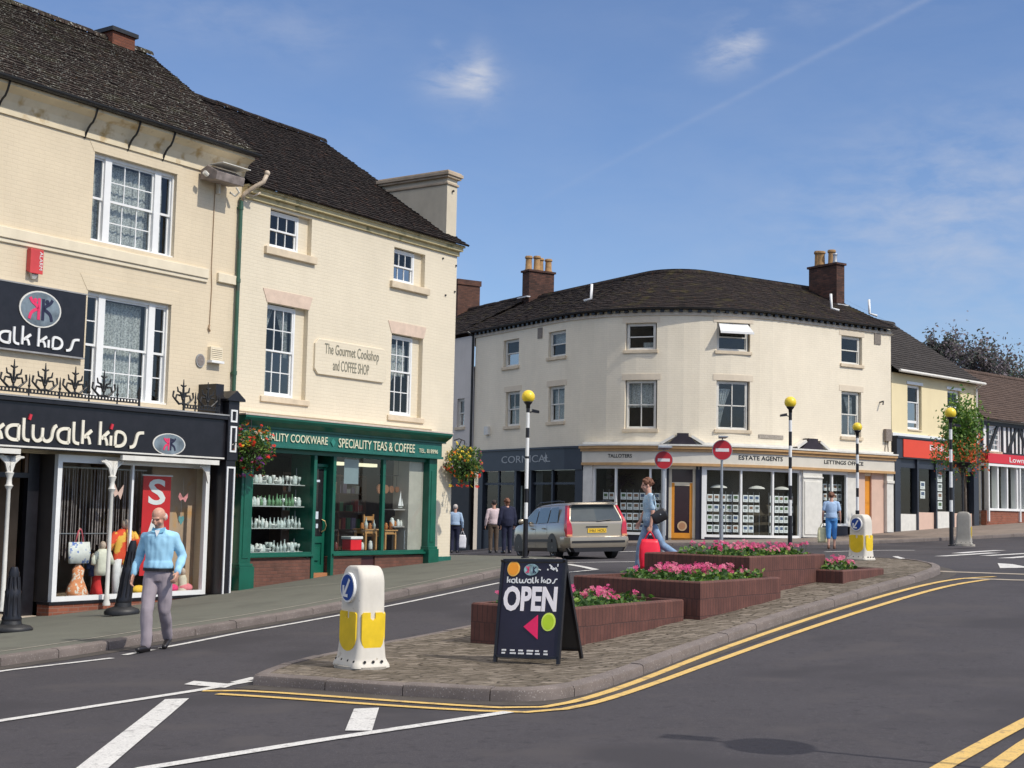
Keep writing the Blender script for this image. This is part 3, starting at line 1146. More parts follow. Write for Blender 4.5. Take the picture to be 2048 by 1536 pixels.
def sash(parent, x0, x1, z0, z1, y, cols=3, rows=(2, 2), mf=None, bar=.022, fr=.055, curtain=None, sill=None, lintel=None, wmat=None,
         split=.5, name='window', open_gap=0.0, glass=None, room=.9):
    """sliding sash window: box frame, two sashes one behind the other, glazing bars, panes"""
    wm = wmat or M_WHITE
    mb = MB()
    mb.box(x0, x0 + fr, y, y + .09, z0, z1, 0, mf)
    mb.box(x1 - fr, x1, y, y + .09, z0, z1, 0, mf)
    mb.box(x0 + fr, x1 - fr, y, y + .09, z1 - fr, z1, 0, mf)
    mb.box(x0 + fr, x1 - fr, y - .01, y + .09, z0, z0 + fr * 1.1, 0, mf)
    zm = z0 + (z1 - z0) * split
    a, b = x0 + fr, x1 - fr
    gl = MB()
    for si, (c, d, nr, yy) in enumerate(((z0 + fr, zm + .02, rows[1], y + .045), (zm - .02, z1 - fr, rows[0], y + .012))):
        if si == 1 and open_gap:
            d, c = d - open_gap, c - open_gap
            yy = y + .012
        st = .04
        mb.box(a, a + st, yy, yy + .03, c, d, 0, mf)
        mb.box(b - st, b, yy, yy + .03, c, d, 0, mf)
        mb.box(a + st, b - st, yy, yy + .03, c, c + st, 0, mf)
        mb.box(a + st, b - st, yy, yy + .03, d - st, d, 0, mf)
        for k in range(1, cols):
            xx = a + st + (b - a - 2 * st) * k / cols
            mb.box(xx - bar / 2, xx + bar / 2, yy + .002, yy + .028, c + st, d - st, 0, mf)
        for k in range(1, nr):
            zz = c + st + (d - c - 2 * st) * k / nr
            mb.box(a + st, b - st, yy + .004, yy + .026, zz - bar / 2, zz + bar / 2, 0, mf)
        F = mf or (lambda p, q, r: (p, q, r))
        gl.face([F(a + st, yy + .016, c + st), F(b - st, yy + .016, c + st), F(b - st, yy + .016, d - st), F(a + st, yy + .016, d - st)])
    w = mb.build(name, wm, parent)
    gl.build('glass', glass or M_GLASS, w)
    if curtain:
        cm = MB()
        F = mf or (lambda p, q, r: (p, q, r))
        for (u0, u1, v0, v1, kind) in curtain:
            n = 16
            xa, xb = a + (b - a) * u0, a + (b - a) * u1
            za, zb = z0 + (z1 - z0) * v0, z0 + (z1 - z0) * v1
            for i in range(n):
                for j in range(6):
                    pts = []
                    for (p, q) in ((i, j), (i + 1, j), (i + 1, j + 1), (i, j + 1)):
                        t = q / 6
                        xx = xa + (xb - xa) * p / n
                        if kind == 'tieL':
                            xx = xa + (xx - xa) * (0.25 + 0.75 * t ** 1.5)
                        if kind == 'tieR':
                            xx = xb - (xb - xx) * (0.25 + 0.75 * t ** 1.5)
                        pts.append(F(xx, y + .17 + .02 * math.sin(p * 2.1), za + (zb - za) * t))
                    cm.face(pts)
        cm.build('curtain', M_LACE, w)
    if sill:
        sb = MB()
        ov, h, pr = sill
        sb.box(x0 - ov, x1 + ov, -pr, y + .02, z0 - h, z0 - .002, 0, mf)
        s_ = sb.build('sill', M_STONE, w, bevel=.008)
    if lintel:
        lb = MB()
        h, sp, yy = lintel
        F = mf or (lambda p, q, r: (p, q, r))
        lb.poly([(x0 - .01, z1 + .005), (x1 + .01, z1 + .005), (x1 + sp, z1 + h), (x0 - sp, z1 + h)], -yy, .05, 0, mf)
        lb.build('lintel', M_LINTEL, w)
    return w


def roof(parent, name, mats, s0, s1, eave, ridge, ncourse, nseg=40, mf=None, mid=None, jig=.008, skew=0.0):
    """one pitch laid as separate overlapping courses; eave and ridge are (y, z) in the building frame"""
    F = mf or (lambda a, b, c: (a, b, c))
    mb = MB()
    pts = [Vector(eave)] + ([Vector(mid)] if mid else []) + [Vector(ridge)]
    S = [0]
    for a, b in zip(pts[:-1], pts[1:]):
        S.append(S[-1] + (b - a).length)

    def prof(u):
        q = u * S[-1]
        k = 0
        while k < len(S) - 2 and S[k + 1] < q:
            k += 1
        t = (q - S[k]) / (S[k + 1] - S[k])
        p = pts[k].lerp(pts[k + 1], t)
        d = (pts[k + 1] - pts[k]).normalized()
        return p, Vector((-d.y, d.x))
    rr = random.Random(len(name) + ncourse)
    wav = [[rr.uniform(-jig, jig) for _ in range(nseg + 1)] for _ in range(ncourse + 2)]
    for c in range(ncourse):
        u0, u1 = c / ncourse, (c + 1.25) / ncourse
        p0, n0 = prof(u0)
        p1, n1_ = prof(min(u1, 1))
        lo, hi = [], []
        for i in range(nseg + 1):
            sa = s0 + (s1 + skew * u0 - s0) * i / nseg
            s = s0 + (s1 + skew * min(u1, 1) - s0) * i / nseg
            e = wav[c][i]
            a = p0 + n0 * (.03 + e)
            b = p1 + n1_ * (.004 + wav[c + 1][i])
            lo.append((F(sa, a.x, a.y), F(sa, (p0 + n0 * -.01).x, (p0 + n0 * -.01).y), sa))
            hi.append((F(s, b.x, b.y), s))
        for i in range(nseg):
            mb.face([lo[i][0], lo[i + 1][0], hi[i + 1][0], hi[i][0]], 0, [(lo[i][2], u0 * S[-1]), (lo[i + 1][2], u0 * S[-1]), (hi[i + 1][1], u1 * S[-1]), (hi[i][1], u1 * S[-1])])
            mb.face([lo[i][1], lo[i + 1][1], lo[i + 1][0], lo[i][0]], 0, [(lo[i][2], 0), (lo[i + 1][2], 0), (lo[i + 1][2], .03), (lo[i][2], .03)])
    o = mb.build(name, mats, parent, weld=False)
    # ridge tiles
    rb = MB()
    s1 = s1 + skew
    L = s1 - s0
    k = max(2, int(L / .45))
    for i in range(k):
        a, b = s0 + L * i / k + .006, s0 + L * (i + 1) / k - .006
        j = rr.uniform(-.01, .01)
        rings = []
        for s in (a, b):
            rings.append([F(s, ridge[0] + .16 * math.cos(t), ridge[1] + j - .05 + .15 * math.sin(t)) for t in [math.pi * q / 8 for q in range(9)]])
        rb.loft(rings, 0, False, closed=False)
    rb.build('ridge_tiles', mats, o, weld=False)
    return o


def room(parent, x0, x1, z0, z1, y0, y1, m_, name='room', mf=None, n=1):
    """inside faces of a room: floor, ceiling, back and side walls"""
    F = mf or (lambda a, b, c: (a, b, c))
    mb = MB()
    xs = [x0 + (x1 - x0) * i / n for i in range(n + 1)]
    for a, b in zip(xs[:-1], xs[1:]):
        mb.face([F(a, y1, z0), F(b, y1, z0), F(b, y1, z1), F(a, y1, z1)])
        mb.face([F(a, y0, z0), F(b, y0, z0), F(b, y1, z0), F(a, y1, z0)])
        mb.face([F(a, y0, z1), F(b, y0, z1), F(b, y1, z1), F(a, y1, z1)])
    mb.face([F(x0, y0, z0), F(x0, y1, z0), F(x0, y1, z1), F(x0, y0, z1)])
    mb.face([F(x1, y0, z0), F(x1, y1, z0), F(x1, y1, z1), F(x1, y0, z1)])
    return mb.build(name, m_, parent, norm=False)


def pots(parent, pts, r, h, m_=None):
    for (x, y, z) in pts:
        mb = MB()
        j = random.uniform(.92, 1.08)
        mb.lathe([(r * 1.0, 0), (r * 1.05, .04), (r * .86, .08), (r * .78, h * j * .8), (r * 1.0, h * j * .84), (r * 1.0, h * j * .93), (r * .85, h * j), (r * .65, h * j), (r * .6, h * .6)], (x, y, z), 14)
        o = mb.build('chimney_pot', m_ or M_POT, parent)
        auto_smooth(o, 50)


FR = math.atan2(E_.y, E_.x)

# ================================================================== left shop: black fascia
K = thing('corner_shop_building', 'buff painted brick building above the black children\'s clothes shopfront', 'building',
          (A_.x, A_.y, 0), FR)
KX0, KX1 = -14.0, -.004
holesK = [(-3.93, -1.83, 6.66, 8.40), (-3.93, -1.83, 3.63, 5.68), (-11.6, -9.5, 6.66, 8.40), (-11.6, -9.5, 3.63, 5.68)]
mb = MB()
wall(mb, KX0, KX1, 2.5, 8.72, holesK, reveal=.14)
mb.box(KX0, KX0 + .3, .0, 9.6, -1.4, 8.9, 0)
mb.box(KX1 - .3, KX1 - .001, .02, 9.6, 2.5, 8.9, 0)
mb.box(KX0 + .3, KX1 - .3, 9.3, 9.6, -1.4, 8.9, 0)
# gable triangles
for xx in (KX0 + .05, KX1 - .06):
    mb.face([(xx, 0, 8.9), (xx, 9.6, 8.9), (xx, 5.0, 12.4), (xx, 3.0, 11.2)])
mb.build('wall', M_CREAM_K, K)
# corner pier at ground floor, in white and black
mb = MB()
mb.box(-.66, KX1, .0, .4, -1.2, 2.5)
mb.build('pier', M_CREAM_K, K)
room(K, -4.9, -.9, -.22, 2.5, .45, 3.4, mat('buff_shop_lining', (.34, .25, .18), .9, var=.2, vscale=2), 'shop_interior')
room(K, -6.9, -4.95, -.42, 2.5, 1.0, 4.2, M_ROOMD, 'doorway_interior')
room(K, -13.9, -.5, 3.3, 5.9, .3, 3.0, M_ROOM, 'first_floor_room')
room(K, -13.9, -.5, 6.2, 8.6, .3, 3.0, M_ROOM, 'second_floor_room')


def tripartite(x0, x1, z0, z1, rows, topplain=False):
    """wide sash between two narrow side lights"""
    y = .12
    w = MB()
    sw = .30
    for a, b in ((x0, x0 + .04), (x0 + .04 + sw, x0 + .2 + sw), (x1 - .2 - sw, x1 - .04 - sw), (x1 - .04, x1)):
        w.box(a, b, y - .03, y + .1, z0, z1)
    w.box(x0 + .04, x1 - .04, y - .02, y + .1, z1 - .07, z1)
    w.box(x0 - .02, x1 + .02, y - .09, y + .1, z0 - .06, z0 + .03)
    W = w.build('window', M_WHITE, K)
    gm = MB()
    br = MB()

    def light(a, b, c, d, nc, nr, yy):
        t = .035
        br.box(a, a + t, yy, yy + .03, c, d)
        br.box(b - t, b, yy, yy + .03, c, d)
        br.box(a + t, b - t, yy, yy + .03, c, c + t * 1.3)
        br.box(a + t, b - t, yy, yy + .03, d - t, d)
        for k in range(1, nc):
            xx = a + (b - a) * k / nc
            br.box(xx - .011, xx + .011, yy + .003, yy + .027, c + t, d - t)
        for k in range(1, nr):
            zz = c + (d - c) * k / nr
            br.box(a + t, b - t, yy + .005, yy + .025, zz - .011, zz + .011)
        gm.face([(a + t, yy + .015, c + t), (b - t, yy + .015, c + t), (b - t, yy + .015, d - t), (a + t, yy + .015, d - t)])
    zm = (z0 + z1) / 2
    cx0, cx1 = x0 + .2 + sw, x1 - .2 - sw
    light(cx0, cx1, z0 + .03, zm + .02, 3, rows[1], y + .05)
    light(cx0, cx1, zm - .02, z1 - .07, 1 if topplain else 3, 1 if topplain else rows[0], y + .015)
    for a, b in ((x0 + .04, x0 + .04 + sw), (x1 - .04 - sw, x1 - .04)):
        light(a, b, z0 + .03, zm + .02, 1, 2 if topplain else 1, y + .05)
        light(a, b, zm - .02, z1 - .07, 1, 2 if topplain else 1, y + .015)
    br.build('glazing_bars', M_WHITE, W)
    gm.build('glass', M_GLASS, W)
    cu = MB()
    for (xa, xb) in (((cx0, cx1),) if topplain else ((x0 + .1, x1 - .1),)):
        zt = z1 - .1
        n = 40
        for i in range(n):
            p, q = xa + (xb - xa) * i / n, xa + (xb - xa) * (i + 1) / n
            cu.face([(p, y + .2 + .02 * math.sin(i * 1.9), z0 + .05), (q, y + .2 + .02 * math.sin(i * 1.9 + 1.9), z0 + .05),
                     (q, y + .2 + .02 * math.sin(i * 1.9 + 1.9), zt), (p, y + .2 + .02 * math.sin(i * 1.9), zt)])
    cu.build('curtain', M_LACE, W)
    # flat arch of painted voussoirs, very shallow
    lb = MB()
    lb.poly([(x0 - .02, z1 + .004), (x1 + .02, z1 + .004), (x1 + .2, z1 + .30), (x0 - .2, z1 + .30)], -.007, .02)
    lb.build('lintel', M_CREAM_K, W)


for sx in (0, -7.67):
    tripartite(-3.93 + sx, -1.83 + sx, 6.66, 8.40, (2, 2))
    tripartite(-3.93 + sx, -1.83 + sx, 3.63, 5.68, (2, 2), True)
mb = MB()
mb.box(KX0, -.9, -.07, .0, 6.36, 6.56)
mb.box(KX0, -.9, -.04, .0, 6.28, 6.36)
mb.box(-.62, KX1 - .10, -.07, .0, 6.34, 6.54)
mb.build('string_course', M_TRIM, K, bevel=.012)
# deep coved cornice and soffit
mb = MB()
cove = [(-.0, 8.62), (-.04, 8.62), (-.04, 8.72), (-.03, 8.74), (-.07, 8.86), (-.15, 8.99), (-.28, 9.06), (-.33, 9.08), (-.33, 9.14), (0, 9.14)]
mb.loft([[(x, y, z) for y, z in cove] for x in (KX0, KX1 + .05)], 0, True)
mb.build('cornice', M_SOFFIT, K)
gt = MB()
half = [(.07 * math.cos(t), .07 * math.sin(t)) for t in [math.pi + math.pi * i / 8 for i in range(9)]]
gt.loft([[(x, -.41 + a, 9.20 + b) for a, b in half] + [(x, -.41 + a * .85, 9.20 + b * .85) for a, b in reversed(half)] for x in (KX0, KX1 + .12)], 0, True)
g_ = gt.build('gutter', M_IRON, K)
for i, x in enumerate((-7.6, -6.15, -4.2, -3.15, -2.25, -9.2, -10.6, -12.1)):
    mb = MB()
    mb.tube([(x, -.012, 8.60), (x, -.06, 8.70), (x, -.11, 8.78), (x, -.17, 8.84), (x, -.24, 8.88), (x, -.30, 8.97), (x, -.36, 9.13)], .022, 6)
    mb.build('gutter_bracket', M_IRON, K)
roof(K, 'roof', M_ROOF_K, KX0 - .1, KX1 + .08, (-.40, 9.17), (5.0, 12.78), 44, 90, mid=(2.9, 11.45), jig=.014, skew=1.5)
mb = MB()
mb.face([(KX0, 5.05, 12.70), (KX1 + .2, 5.05, 12.70), (KX1 + .2, 9.8, 9.0), (KX0, 9.8, 9.0)])
mb.build('rear_roof', M_ROOF_K, K)
mb = MB()
mb.box(.16, .84, 4.7, 5.4, 12.2, 12.93)
c_ = mb.build('chimney', mat('dark_orange_brick', (.17, .06, .035), .9, var=.2, brick=(.225, .075, .01, (1.2, 1.1, 1), (.7, .7, .7), (.8, .9, 1))), K)
mb = MB()
mb.box(.10, .90, 4.64, 5.46, 12.93, 13.03)
mb.build('chimney_cap', M_IRON, c_)

# ---- ground floor shopfront
FT, FB, FD = 3.46, 2.60, -.60
mb = MB()
mb.box(KX0, -.76, FD, -.001, FB, FT - .08)
mb.box(KX0, -.70, FD - .06, -.001, FT - .08, FT)
mb.box(KX0, -.76, FD - .02, FD + .03, FB - .05, FB)
mb.build('fascia', M_BLACK, K, bevel=.006)
mb = MB()
mb.box(KX0, -.74, FD - .08, -.001, FT + .002, FT + .03)
mb.build('lead_flashing', M_LEAD, K)
mb = MB()
mb.box(KX0, -.8, FD - .035, FD - .022, FB - .03, FB)
mb.box(KX0, -5.72, FD - .05, FD + .02, FB - .15, FB - .06)
mb.box(-3.45, -.95, FD - .05, FD + .02, FB - .16, FB - .065)
mb.build('awning_rail', M_OFFW, K)
# shop window: white frame, two big panes behind a slim column
ZS = -.20
mb = MB()
YW = -.32
mb.box(-4.66, -4.56, YW, YW + .1, ZS, 2.5)
mb.box(-4.56, -.98, YW, YW + .1, ZS, ZS + .09)
mb.box(-4.56, -.98, YW + .01, YW + .09, 2.36, 2.5)
mb.box(-.98, -.88, YW, YW + .1, ZS, 2.5)
mb.box(-2.9, -2.85, YW + .02, YW + .08, ZS + .09, 2.36)
sf = mb.build('shop_window', M_WHITE, K)
mb = MB()
mb.face([(-4.56, YW + .05, ZS + .09), (-.98, YW + .05, ZS + .09), (-.98, YW + .05, 2.36), (-4.56, YW + .05, 2.36)])
mb.build('glass', M_GLASS_S, sf)
mb = MB()
mb.box(-4.60, -.92, YW + .1, .5, -.22, -.18)
mb.box(-4.66, -4.60, YW + .1, 1.0, -.22, 2.5, 1)
mb.build('display_bed', [mat('grey_display_floor', (.3, .28, .25), .8), mat('smoky_panel', (.06, .05, .045), .4)], K)
mb = MB()
mb.box(-4.72, -.86, YW - .02, -.0, -1.3, ZS - .055)
mb.build('stall_riser', M_BRICKO, K)
mb = MB()
mb.box(-4.74, -.84, YW - .04, 0, ZS - .055, ZS - .002)
mb.build('sill', M_BLACK, K)
mb = MB()
mb.box(-6.9, -4.74, -.02, 1.3, -1.3, -.46)
mb.build('doorstep', mat('pale_stone_step', (.5, .42, .33), .8, var=.12), K)
mb = MB()                               # open doorway: black frame and fanlight
mb.box(-4.98, -4.74, .1, .22, -.46, 2.5)
mb.box(-6.9, -4.98, .1, .2, 2.05, 2.14)
mb.box(-5.05, -4.98, .12, .2, 2.14, 2.5, 1)
mb.box(-6.9, -6.72, .1, .22, -.46, 2.05)
mb.box(-14, -6.9, -.05, .3, -1.3, 2.5)
mb.build('door_frame', [M_BLACK, mat('brown_varnish', (.12, .07, .04), .4)], K)
for cx in (-5.82, -3.55, -8.1, -1.08):
    mb = MB()
    zb = -.30
    half_only = cx == -1.08
    if not half_only:
        mb.lathe([(.07, 0), (.075, .03), (.05, .1), (.06, .14), (.042, .2), (.038, 1.2), (.036, 2.12), (.055, 2.15), (.075, 2.19), (.05, 2.22), (.045, 2.32), (.08, 2.42), (.05, 2.44)], (cx, FD + .1, zb), 14)
    # spandrel brackets like a palm
    for sg in ((-1, 1) if not half_only else (-1,)):
        for q in range(2):
            r0 = .26 - q * .08
            pts = [(cx + sg * (.02 + r0 * (1 - math.cos(t))), FD + .1, zb + 2.44 + .26 - r0 * (1 - math.sin(t)) + q * .02) for t in [math.pi / 2 * i / 6 for i in range(7)]]
            mb.tube(pts, .02, 6)
        mb.poly([(cx, zb + 2.46), (cx + sg * .03, zb + 2.36), (cx + sg * .10, zb + 2.58), (cx + sg * .26, zb + 2.72), (cx, zb + 2.72)][::sg], FD + .085, FD + .115)
    o = mb.build('column', M_OFFW, K)
    auto_smooth(o, 50)
# end pilaster, black with white lining, and its gabled cap
mb = MB()
mb.box(-.76, -.50, FD - .05, 0, -1.3, 2.55)
mb.box(-.76, -.46, FD - .07, 0, 2.55, 3.78)
pl = mb.build('pilaster', M_BLACK, K, bevel=.004)
mb = MB()


def lining(a, b, c, d, t=.035):
    y0, y1 = FD - .075 - (.02 if c > 2 else 0), FD - .045
    for q in ((a, b, c, c + t), (a, b, d - t, d), (a, a + t, c + t, d - t), (b - t, b, c + t, d - t)):
        mb.box(q[0], q[1], y0, y1, q[2], q[3])


lining(-.745, -.515, -.22, 2.42)
lining(-.71, -.53, 2.72, 3.26)
lining(-.71, -.53, 3.34, 3.60)
mb.build('lining', M_WHITE, pl)
mb = MB()
mb.loft([[(-.86, y, 3.78), (-.36, y, 3.78), (-.36, y, 3.82), (-.61, y, 4.0), (-.86, y, 3.82)] for y in (FD - .14, .0)])
mb.build('gabled_cap', M_BLACK, pl)
mb = MB()                                # box behind the parapet
mb.box(-1.0, -.78, -.52, -.002, 3.5, 4.12)
mb.build('parapet_end', M_BLACK, K)
# sign lettering: rounded stroke letters
LET = {
    'k': ([[(0, 0), (0, 1.45)], [(.5, .85), (.08, .38)], [(.16, .48), (.34, .42), (.42, .0)]], .62),
    'a': ([[(.62, .85), (.3, .85), (.08, .7), (0, .42), (.08, .14), (.3, 0), (.62, 0)], [(.62, .88), (.62, -.02)]], .86),
    't': ([[(.0, 1.3), (.0, .2), (.1, .03), (.32, 0)]], .48),
    'l': ([[(0, 1.3), (0, .2), (.1, .03), (.32, 0)]], .5),
    'w': ([[(0, .95), (0, .25), (.12, .04), (.28, 0), (.42, .08), (.5, .25), (.5, .8)], [(.5, .25), (.58, .08), (.72, 0), (.9, .06), (1.0, .25), (1.02, .6), (1.12, .9), (1.24, .98)]], 1.28),
    'i': ([[(.0, .62), (.0, 0)]], .26),
    'd': ([[(0, 0), (0, .9), (.3, .9), (.52, .75), (.6, .45), (.52, .14), (.3, 0), (-.02, 0)]], .84),
    's': ([[(0, -.02), (.2, 0), (.32, .14), (.38, .45), (.44, .78), (.56, .92), (.82, .94)]], .8),
    ' ': ([], .35),
}


def katlet(mb, word, x0, x1, z0, z1, y0, y1, w, red=None):
    tot_ = sum(LET[c][1] for c in word)
    sx = (x1 - x0) / tot_
    sz = (z1 - z0) / 1.45
    x = x0
    for i, c in enumerate(word):
        st, adv = LET[c]
        for pl_ in st:
            P = [V2(p) for p in pl_]
            if len(P) > 2:
                P = smooth(P, 2)
            mb.stroke(P, w, y0, y1, 0, (x, z0), (sx, sz))
        if red is not None and c == 'i':
            red.append((x, z0 + sz * .95))
        if red is not None and c == 't':
            red.append((x + .28 * sx, z0 + sz * 1.15))
        x += adv * sx


def kk_logo(parent, cx, cz, rx, rz, y, sc):
    mb = MB()
    mb.disc((cx, cz), rx, rz, y - .012, y + .002, 0)
    mb.disc((cx, cz), rx * .93, rz * .92, y - .016, y - .013, 1)
    for col, sg, ox in ((2, -1, -.10), (3, 1, .12)):
        o2 = (cx + ox * sc, cz)
        k = [[(0, -.5), (0, .5)], [(.5 * sg, .5), (.38 * sg, .3), (.12 * sg, .16), (.04 * sg, 0)], [(.5 * sg, -.5), (.42 * sg, -.2), (.2 * sg, -.05), (.04 * sg, 0)]]
        for st in k:
            mb.stroke(smooth(st, 2) if len(st) > 2 else [V2(p) for p in st], .14 * sc, y - .024, y - .015, col, o2, (sc * .95, sc * .95))
        mb.disc((o2[0] + .2 * sg * sc, o2[1] + .36 * sc), .10 * sc, .10 * sc, y - .024, y - .015, col)
    return mb.build('emblem', [M_OFFW, mat('emblem_slate', (.16, .2, .23), .4, var=.5, vscale=3), mat('hot_pink_vinyl', (.75, .04, .13), .4), mat('navy_vinyl', (.02, .02, .05), .4)], parent)


mb = MB()
reds = []
katlet(mb, 'katwalk kids', -6.28, -2.95, 2.70, 3.14, FD - .03, FD, .058, reds)
mb.build('lettering', mat('cream_lettering', (.78, .73, .60), .5), K)
mb = MB()
for (x, z) in reds:
    mb.stroke([(-.0, 0), (.03, .1)], .05, FD - .03, FD, 0, (x, z + .02))
mb.build('lettering', mat('red_vinyl', (.6, .03, .05), .4), K)
kk_logo(K, -2.28, 2.80, .42, .215, FD - .004, .25)
# ornamental ironwork along the fascia
iron = MB()


def crest(mb, cx, z, y):
    for sg in (-1, 1):
        c1 = [(cx, y, z + .04), (cx + sg * .10, y, z + .02), (cx + sg * .20, y, z + .10), (cx + sg * .17, y, z + .20), (cx + sg * .08, y, z + .19)]
        mb.tube(c1, [.02, .024, .022, .018, .024], 6)
        mb.tube([(cx + sg * .02, y, z + .12), (cx + sg * .07, y, z + .25), (cx + sg * .14, y, z + .27), (cx + sg * .16, y, z + .36)], [.02, .024, .02, .012], 6)
        mb.tube([(cx + sg * .2, y, z + .1), (cx + sg * .27, y, z + .16), (cx + sg * .25, y, z + .27)], [.02, .018, .02], 6)
        mb.tube([(cx, y, z + .37), (cx + sg * .07, y, z + .40)], [.02, .014], 6)
    mb.tube([(cx, y, z), (cx, y, z + .3), (cx, y, z + .52)], [.02, .026, .008], 6)
    mb.ball((cx, y, z + .12), .035, 0, 8, 6)


yr = FD + .02
zr_ = FT + .10
for i in range(17):
    cx = -1.28 - i * .66
    if -3.35 < cx < -1.95:
        continue
    crest(iron, cx, zr_ + .04, yr)
    iron.tube([(cx + .33, yr, zr_ - .08), (cx + .33, yr, zr_ + .22), (cx + .33, yr, zr_ + .33)], [.016, .018, .004], 6)
    iron.ball((cx + .33, yr, zr_ + .12), .03, 0, 6, 5)
for a, b in ((-12.0, -3.05), (-1.9, -.95)):
    iron.box(a, b, yr - .012, yr + .012, zr_ - .02, zr_ + .005)
    iron.box(a, b, yr - .012, yr + .012, zr_ + .045, zr_ + .065)
    x = a
    while x < b:
        iron.box(x, x + .03, yr - .008, yr + .008, zr_ + .005, zr_ + .045)
        x += .075
iron.box(-3.07, -3.04, yr - .02, yr + .02, FT, zr_ + .3)
iron.box(-1.93, -1.90, yr - .02, yr + .02, FT, zr_ + .3)
iron.build('iron_cresting', M_IRON, K, weld=False)

# wall-hung sign board, top level things on this wall


def on_wall(o, s, d, z, rz=FR):
    p = FA(s, d)
    o.location = (p.x, p.y, z)
    o.rotation_euler = (0, 0, rz)
    return o


sb = thing('shop_sign_board', 'black first floor sign board with an oval emblem, beside the wide white window', 'sign')
on_wall(sb, -5.6, .03, 4.36)
mb = MB()
mb.box(-1.6, 1.56, -.07, .03, 0, 1.2)
mb.build('board', M_BLACK, sb, bevel=.005)
mb = MB()
for q in ((-1.62, 1.58, -.03, .0), (-1.62, 1.58, 1.2, 1.225)):
    mb.box(q[0], q[1], -.08, .03, q[2], q[3])
mb.build('board_trim', M_LEAD, sb)
kk_logo(sb, .53, .79, .46, .34, -.075, .42)
mb = MB()
katlet(mb, 'katwalk kids', -1.48, 1.42, .10, .44, -.10, -.07, .045)
mb.build('lettering', mat('white_lettering', (.8, .8, .78), .5), sb)

al = thing('alarm_box', 'red burglar alarm box high on the buff wall', 'alarm box')
on_wall(al, -5.21, 0, 5.75)
mb = MB()
mb.loft([[(-.14, -.01, .09), (.14, -.01, .09), (.14, -.01, .50), (-.14, -.01, .50)], [(-.14, -.13, .04), (.14, -.13, .04), (.14, -.13, .50), (-.14, -.13, .50)]])
mb.build('alarm_cover', mat('alarm_red', (.62, .06, .06), .4), al, bevel=.01)
text_fit('ALARM', .0, .34, 0, .07, 0, M_WHITE, al, name='lettering', mf=lambda a, b, c: (.05 + c, -.136, .46 - a))
mb = MB()
mb.loft([[(-.07, -.1, .03), (.07, -.1, .03), (.07, -.01, .08), (-.07, -.01, .08)], [(-.03, -.06, -.05), (.03, -.06, -.05), (.03, -.01, -.05), (-.03, -.01, -.05)]])
mb.build('siren_horn', M_OFFW, al)

pq = thing('wall_plaque', 'small round grey plaque on the buff wall near the downpipe', 'plaque')
on_wall(pq, -1.0, 0, 4.62)
mb = MB()
mb.disc((0, 0), .12, .14, -.03, 0)
mb.disc((0, 0), .095, .115, -.035, -.03, 1)
mb.build('plaque_disc', [M_LEAD, mat('plaque_face', (.22, .19, .17), .6, var=.4, vscale=30)], pq)

vb = thing('flue_cover', 'pale louvred flue cover on the buff wall above the plaque', 'vent')
on_wall(vb, -.62, 0, 4.62)
mb = MB()
mb.box(-.17, .17, -.10, 0, .03, .32)
for k in range(6):
    mb.box(-.15, .15, -.112, -.10, .06 + k * .04, .075 + k * .04)
mb.build('louvred_box', M_TRIM, vb, bevel=.006)
mb = MB()
mb.box(-.18, .18, -.15, 0, -.02, .03)
mb.build('drip_tray', M_WHITE, vb)

fl = thing('eaves_floodlight', 'long weathered floodlight box on brackets tucked under the eaves', 'floodlight')
on_wall(fl, -.95, 0, 8.42)
mb = MB()
mb.loft([[(x, -.06, 0), (x, -.52, -.05), (x, -.56, .12), (x, -.26, .28), (x, -.06, .2)] for x in (-.30, .50)])
mb.build('lamp_housing', mat('mottled_grey_housing', (.25, .21, .19), .8, var=.4, vscale=6), fl, bevel=.01)
mb = MB()
mb.box(-.28, .52, -.70, -.30, .285, .30)
mb.box(.2, .25, -.1, 0, -.2, .2)
mb.build('lamp_hood', M_OFFW, fl)
mb = MB()
mb.tube([(-.33, -.3, .05), (-.42, -.3, .1)], .05, 8)
mb.tube([(.55, -.25, -.02), (.62, -.28, -.12), (.58, -.2, -.2), (.52, -.1, -.12)], .025, 8)
mb.build('bracket', M_OFFW, fl)
cb = thing('wall_cable', 'thin brown cable running down the buff wall from the eaves floodlight', 'cable')
on_wall(cb, -.78, 0, 5.4)
mb = MB()
mb.tube([(0, -.015, 0), (.02, -.015, .8), (-.01, -.015, 1.2), (0, -.015, 3.1)], .009, 5)
mb.tube([(0, -.015, 0), (-.03, -.03, -.08), (.01, -.03, -.14)], .02, 6)
mb.build('cable_run', mat('brown_cable', (.33, .22, .13), .7), cb)

# downpipe between the two buildings with its swan neck
dp = thing('green_downpipe', 'green rainwater downpipe with a white swan neck between the two cream buildings', 'downpipe')
on_wall(dp, 0, 0, 0)
mb = MB()
mb.tube([(-.06, -.07, .05), (-.06, -.07, 3.4), (-.06, -.07, 8.25)], .045, 10)
for z in (.6, 2.4, 4.4, 6.4, 8.0):
    mb.tube([(-.06, -.07, z), (-.06, -.07, z + .09)], .057, 10)
    mb.box(-.12, 0, -.07, 0, z + .02, z + .06)
pipe = mb.build('pipe', mat('dark_green_pipe', (.035, .10, .062), .45, var=.2, vscale=3, spots=[(2.5, .55, .7, (.06, .06, .05))]), dp, smooth=False)
auto_smooth(pipe, 40)
mb = MB()
mb.tube([(-.06, -.07, 8.2), (-.02, -.12, 8.36), (.10, -.33, 8.52), (.20, -.46, 8.62), (.26, -.50, 8.80)], .048, 10)
mb.ball((.26, -.50, 8.82), .065)
mb.tube([(.0, -.1, 8.4), (.16, -.2, 8.32), (.28, -.3, 8.42)], .02, 8)
mb.build('swan_neck', mat('cream_pipe', (.55, .45, .34), .5, var=.25, vscale=10), dp, smooth=True)

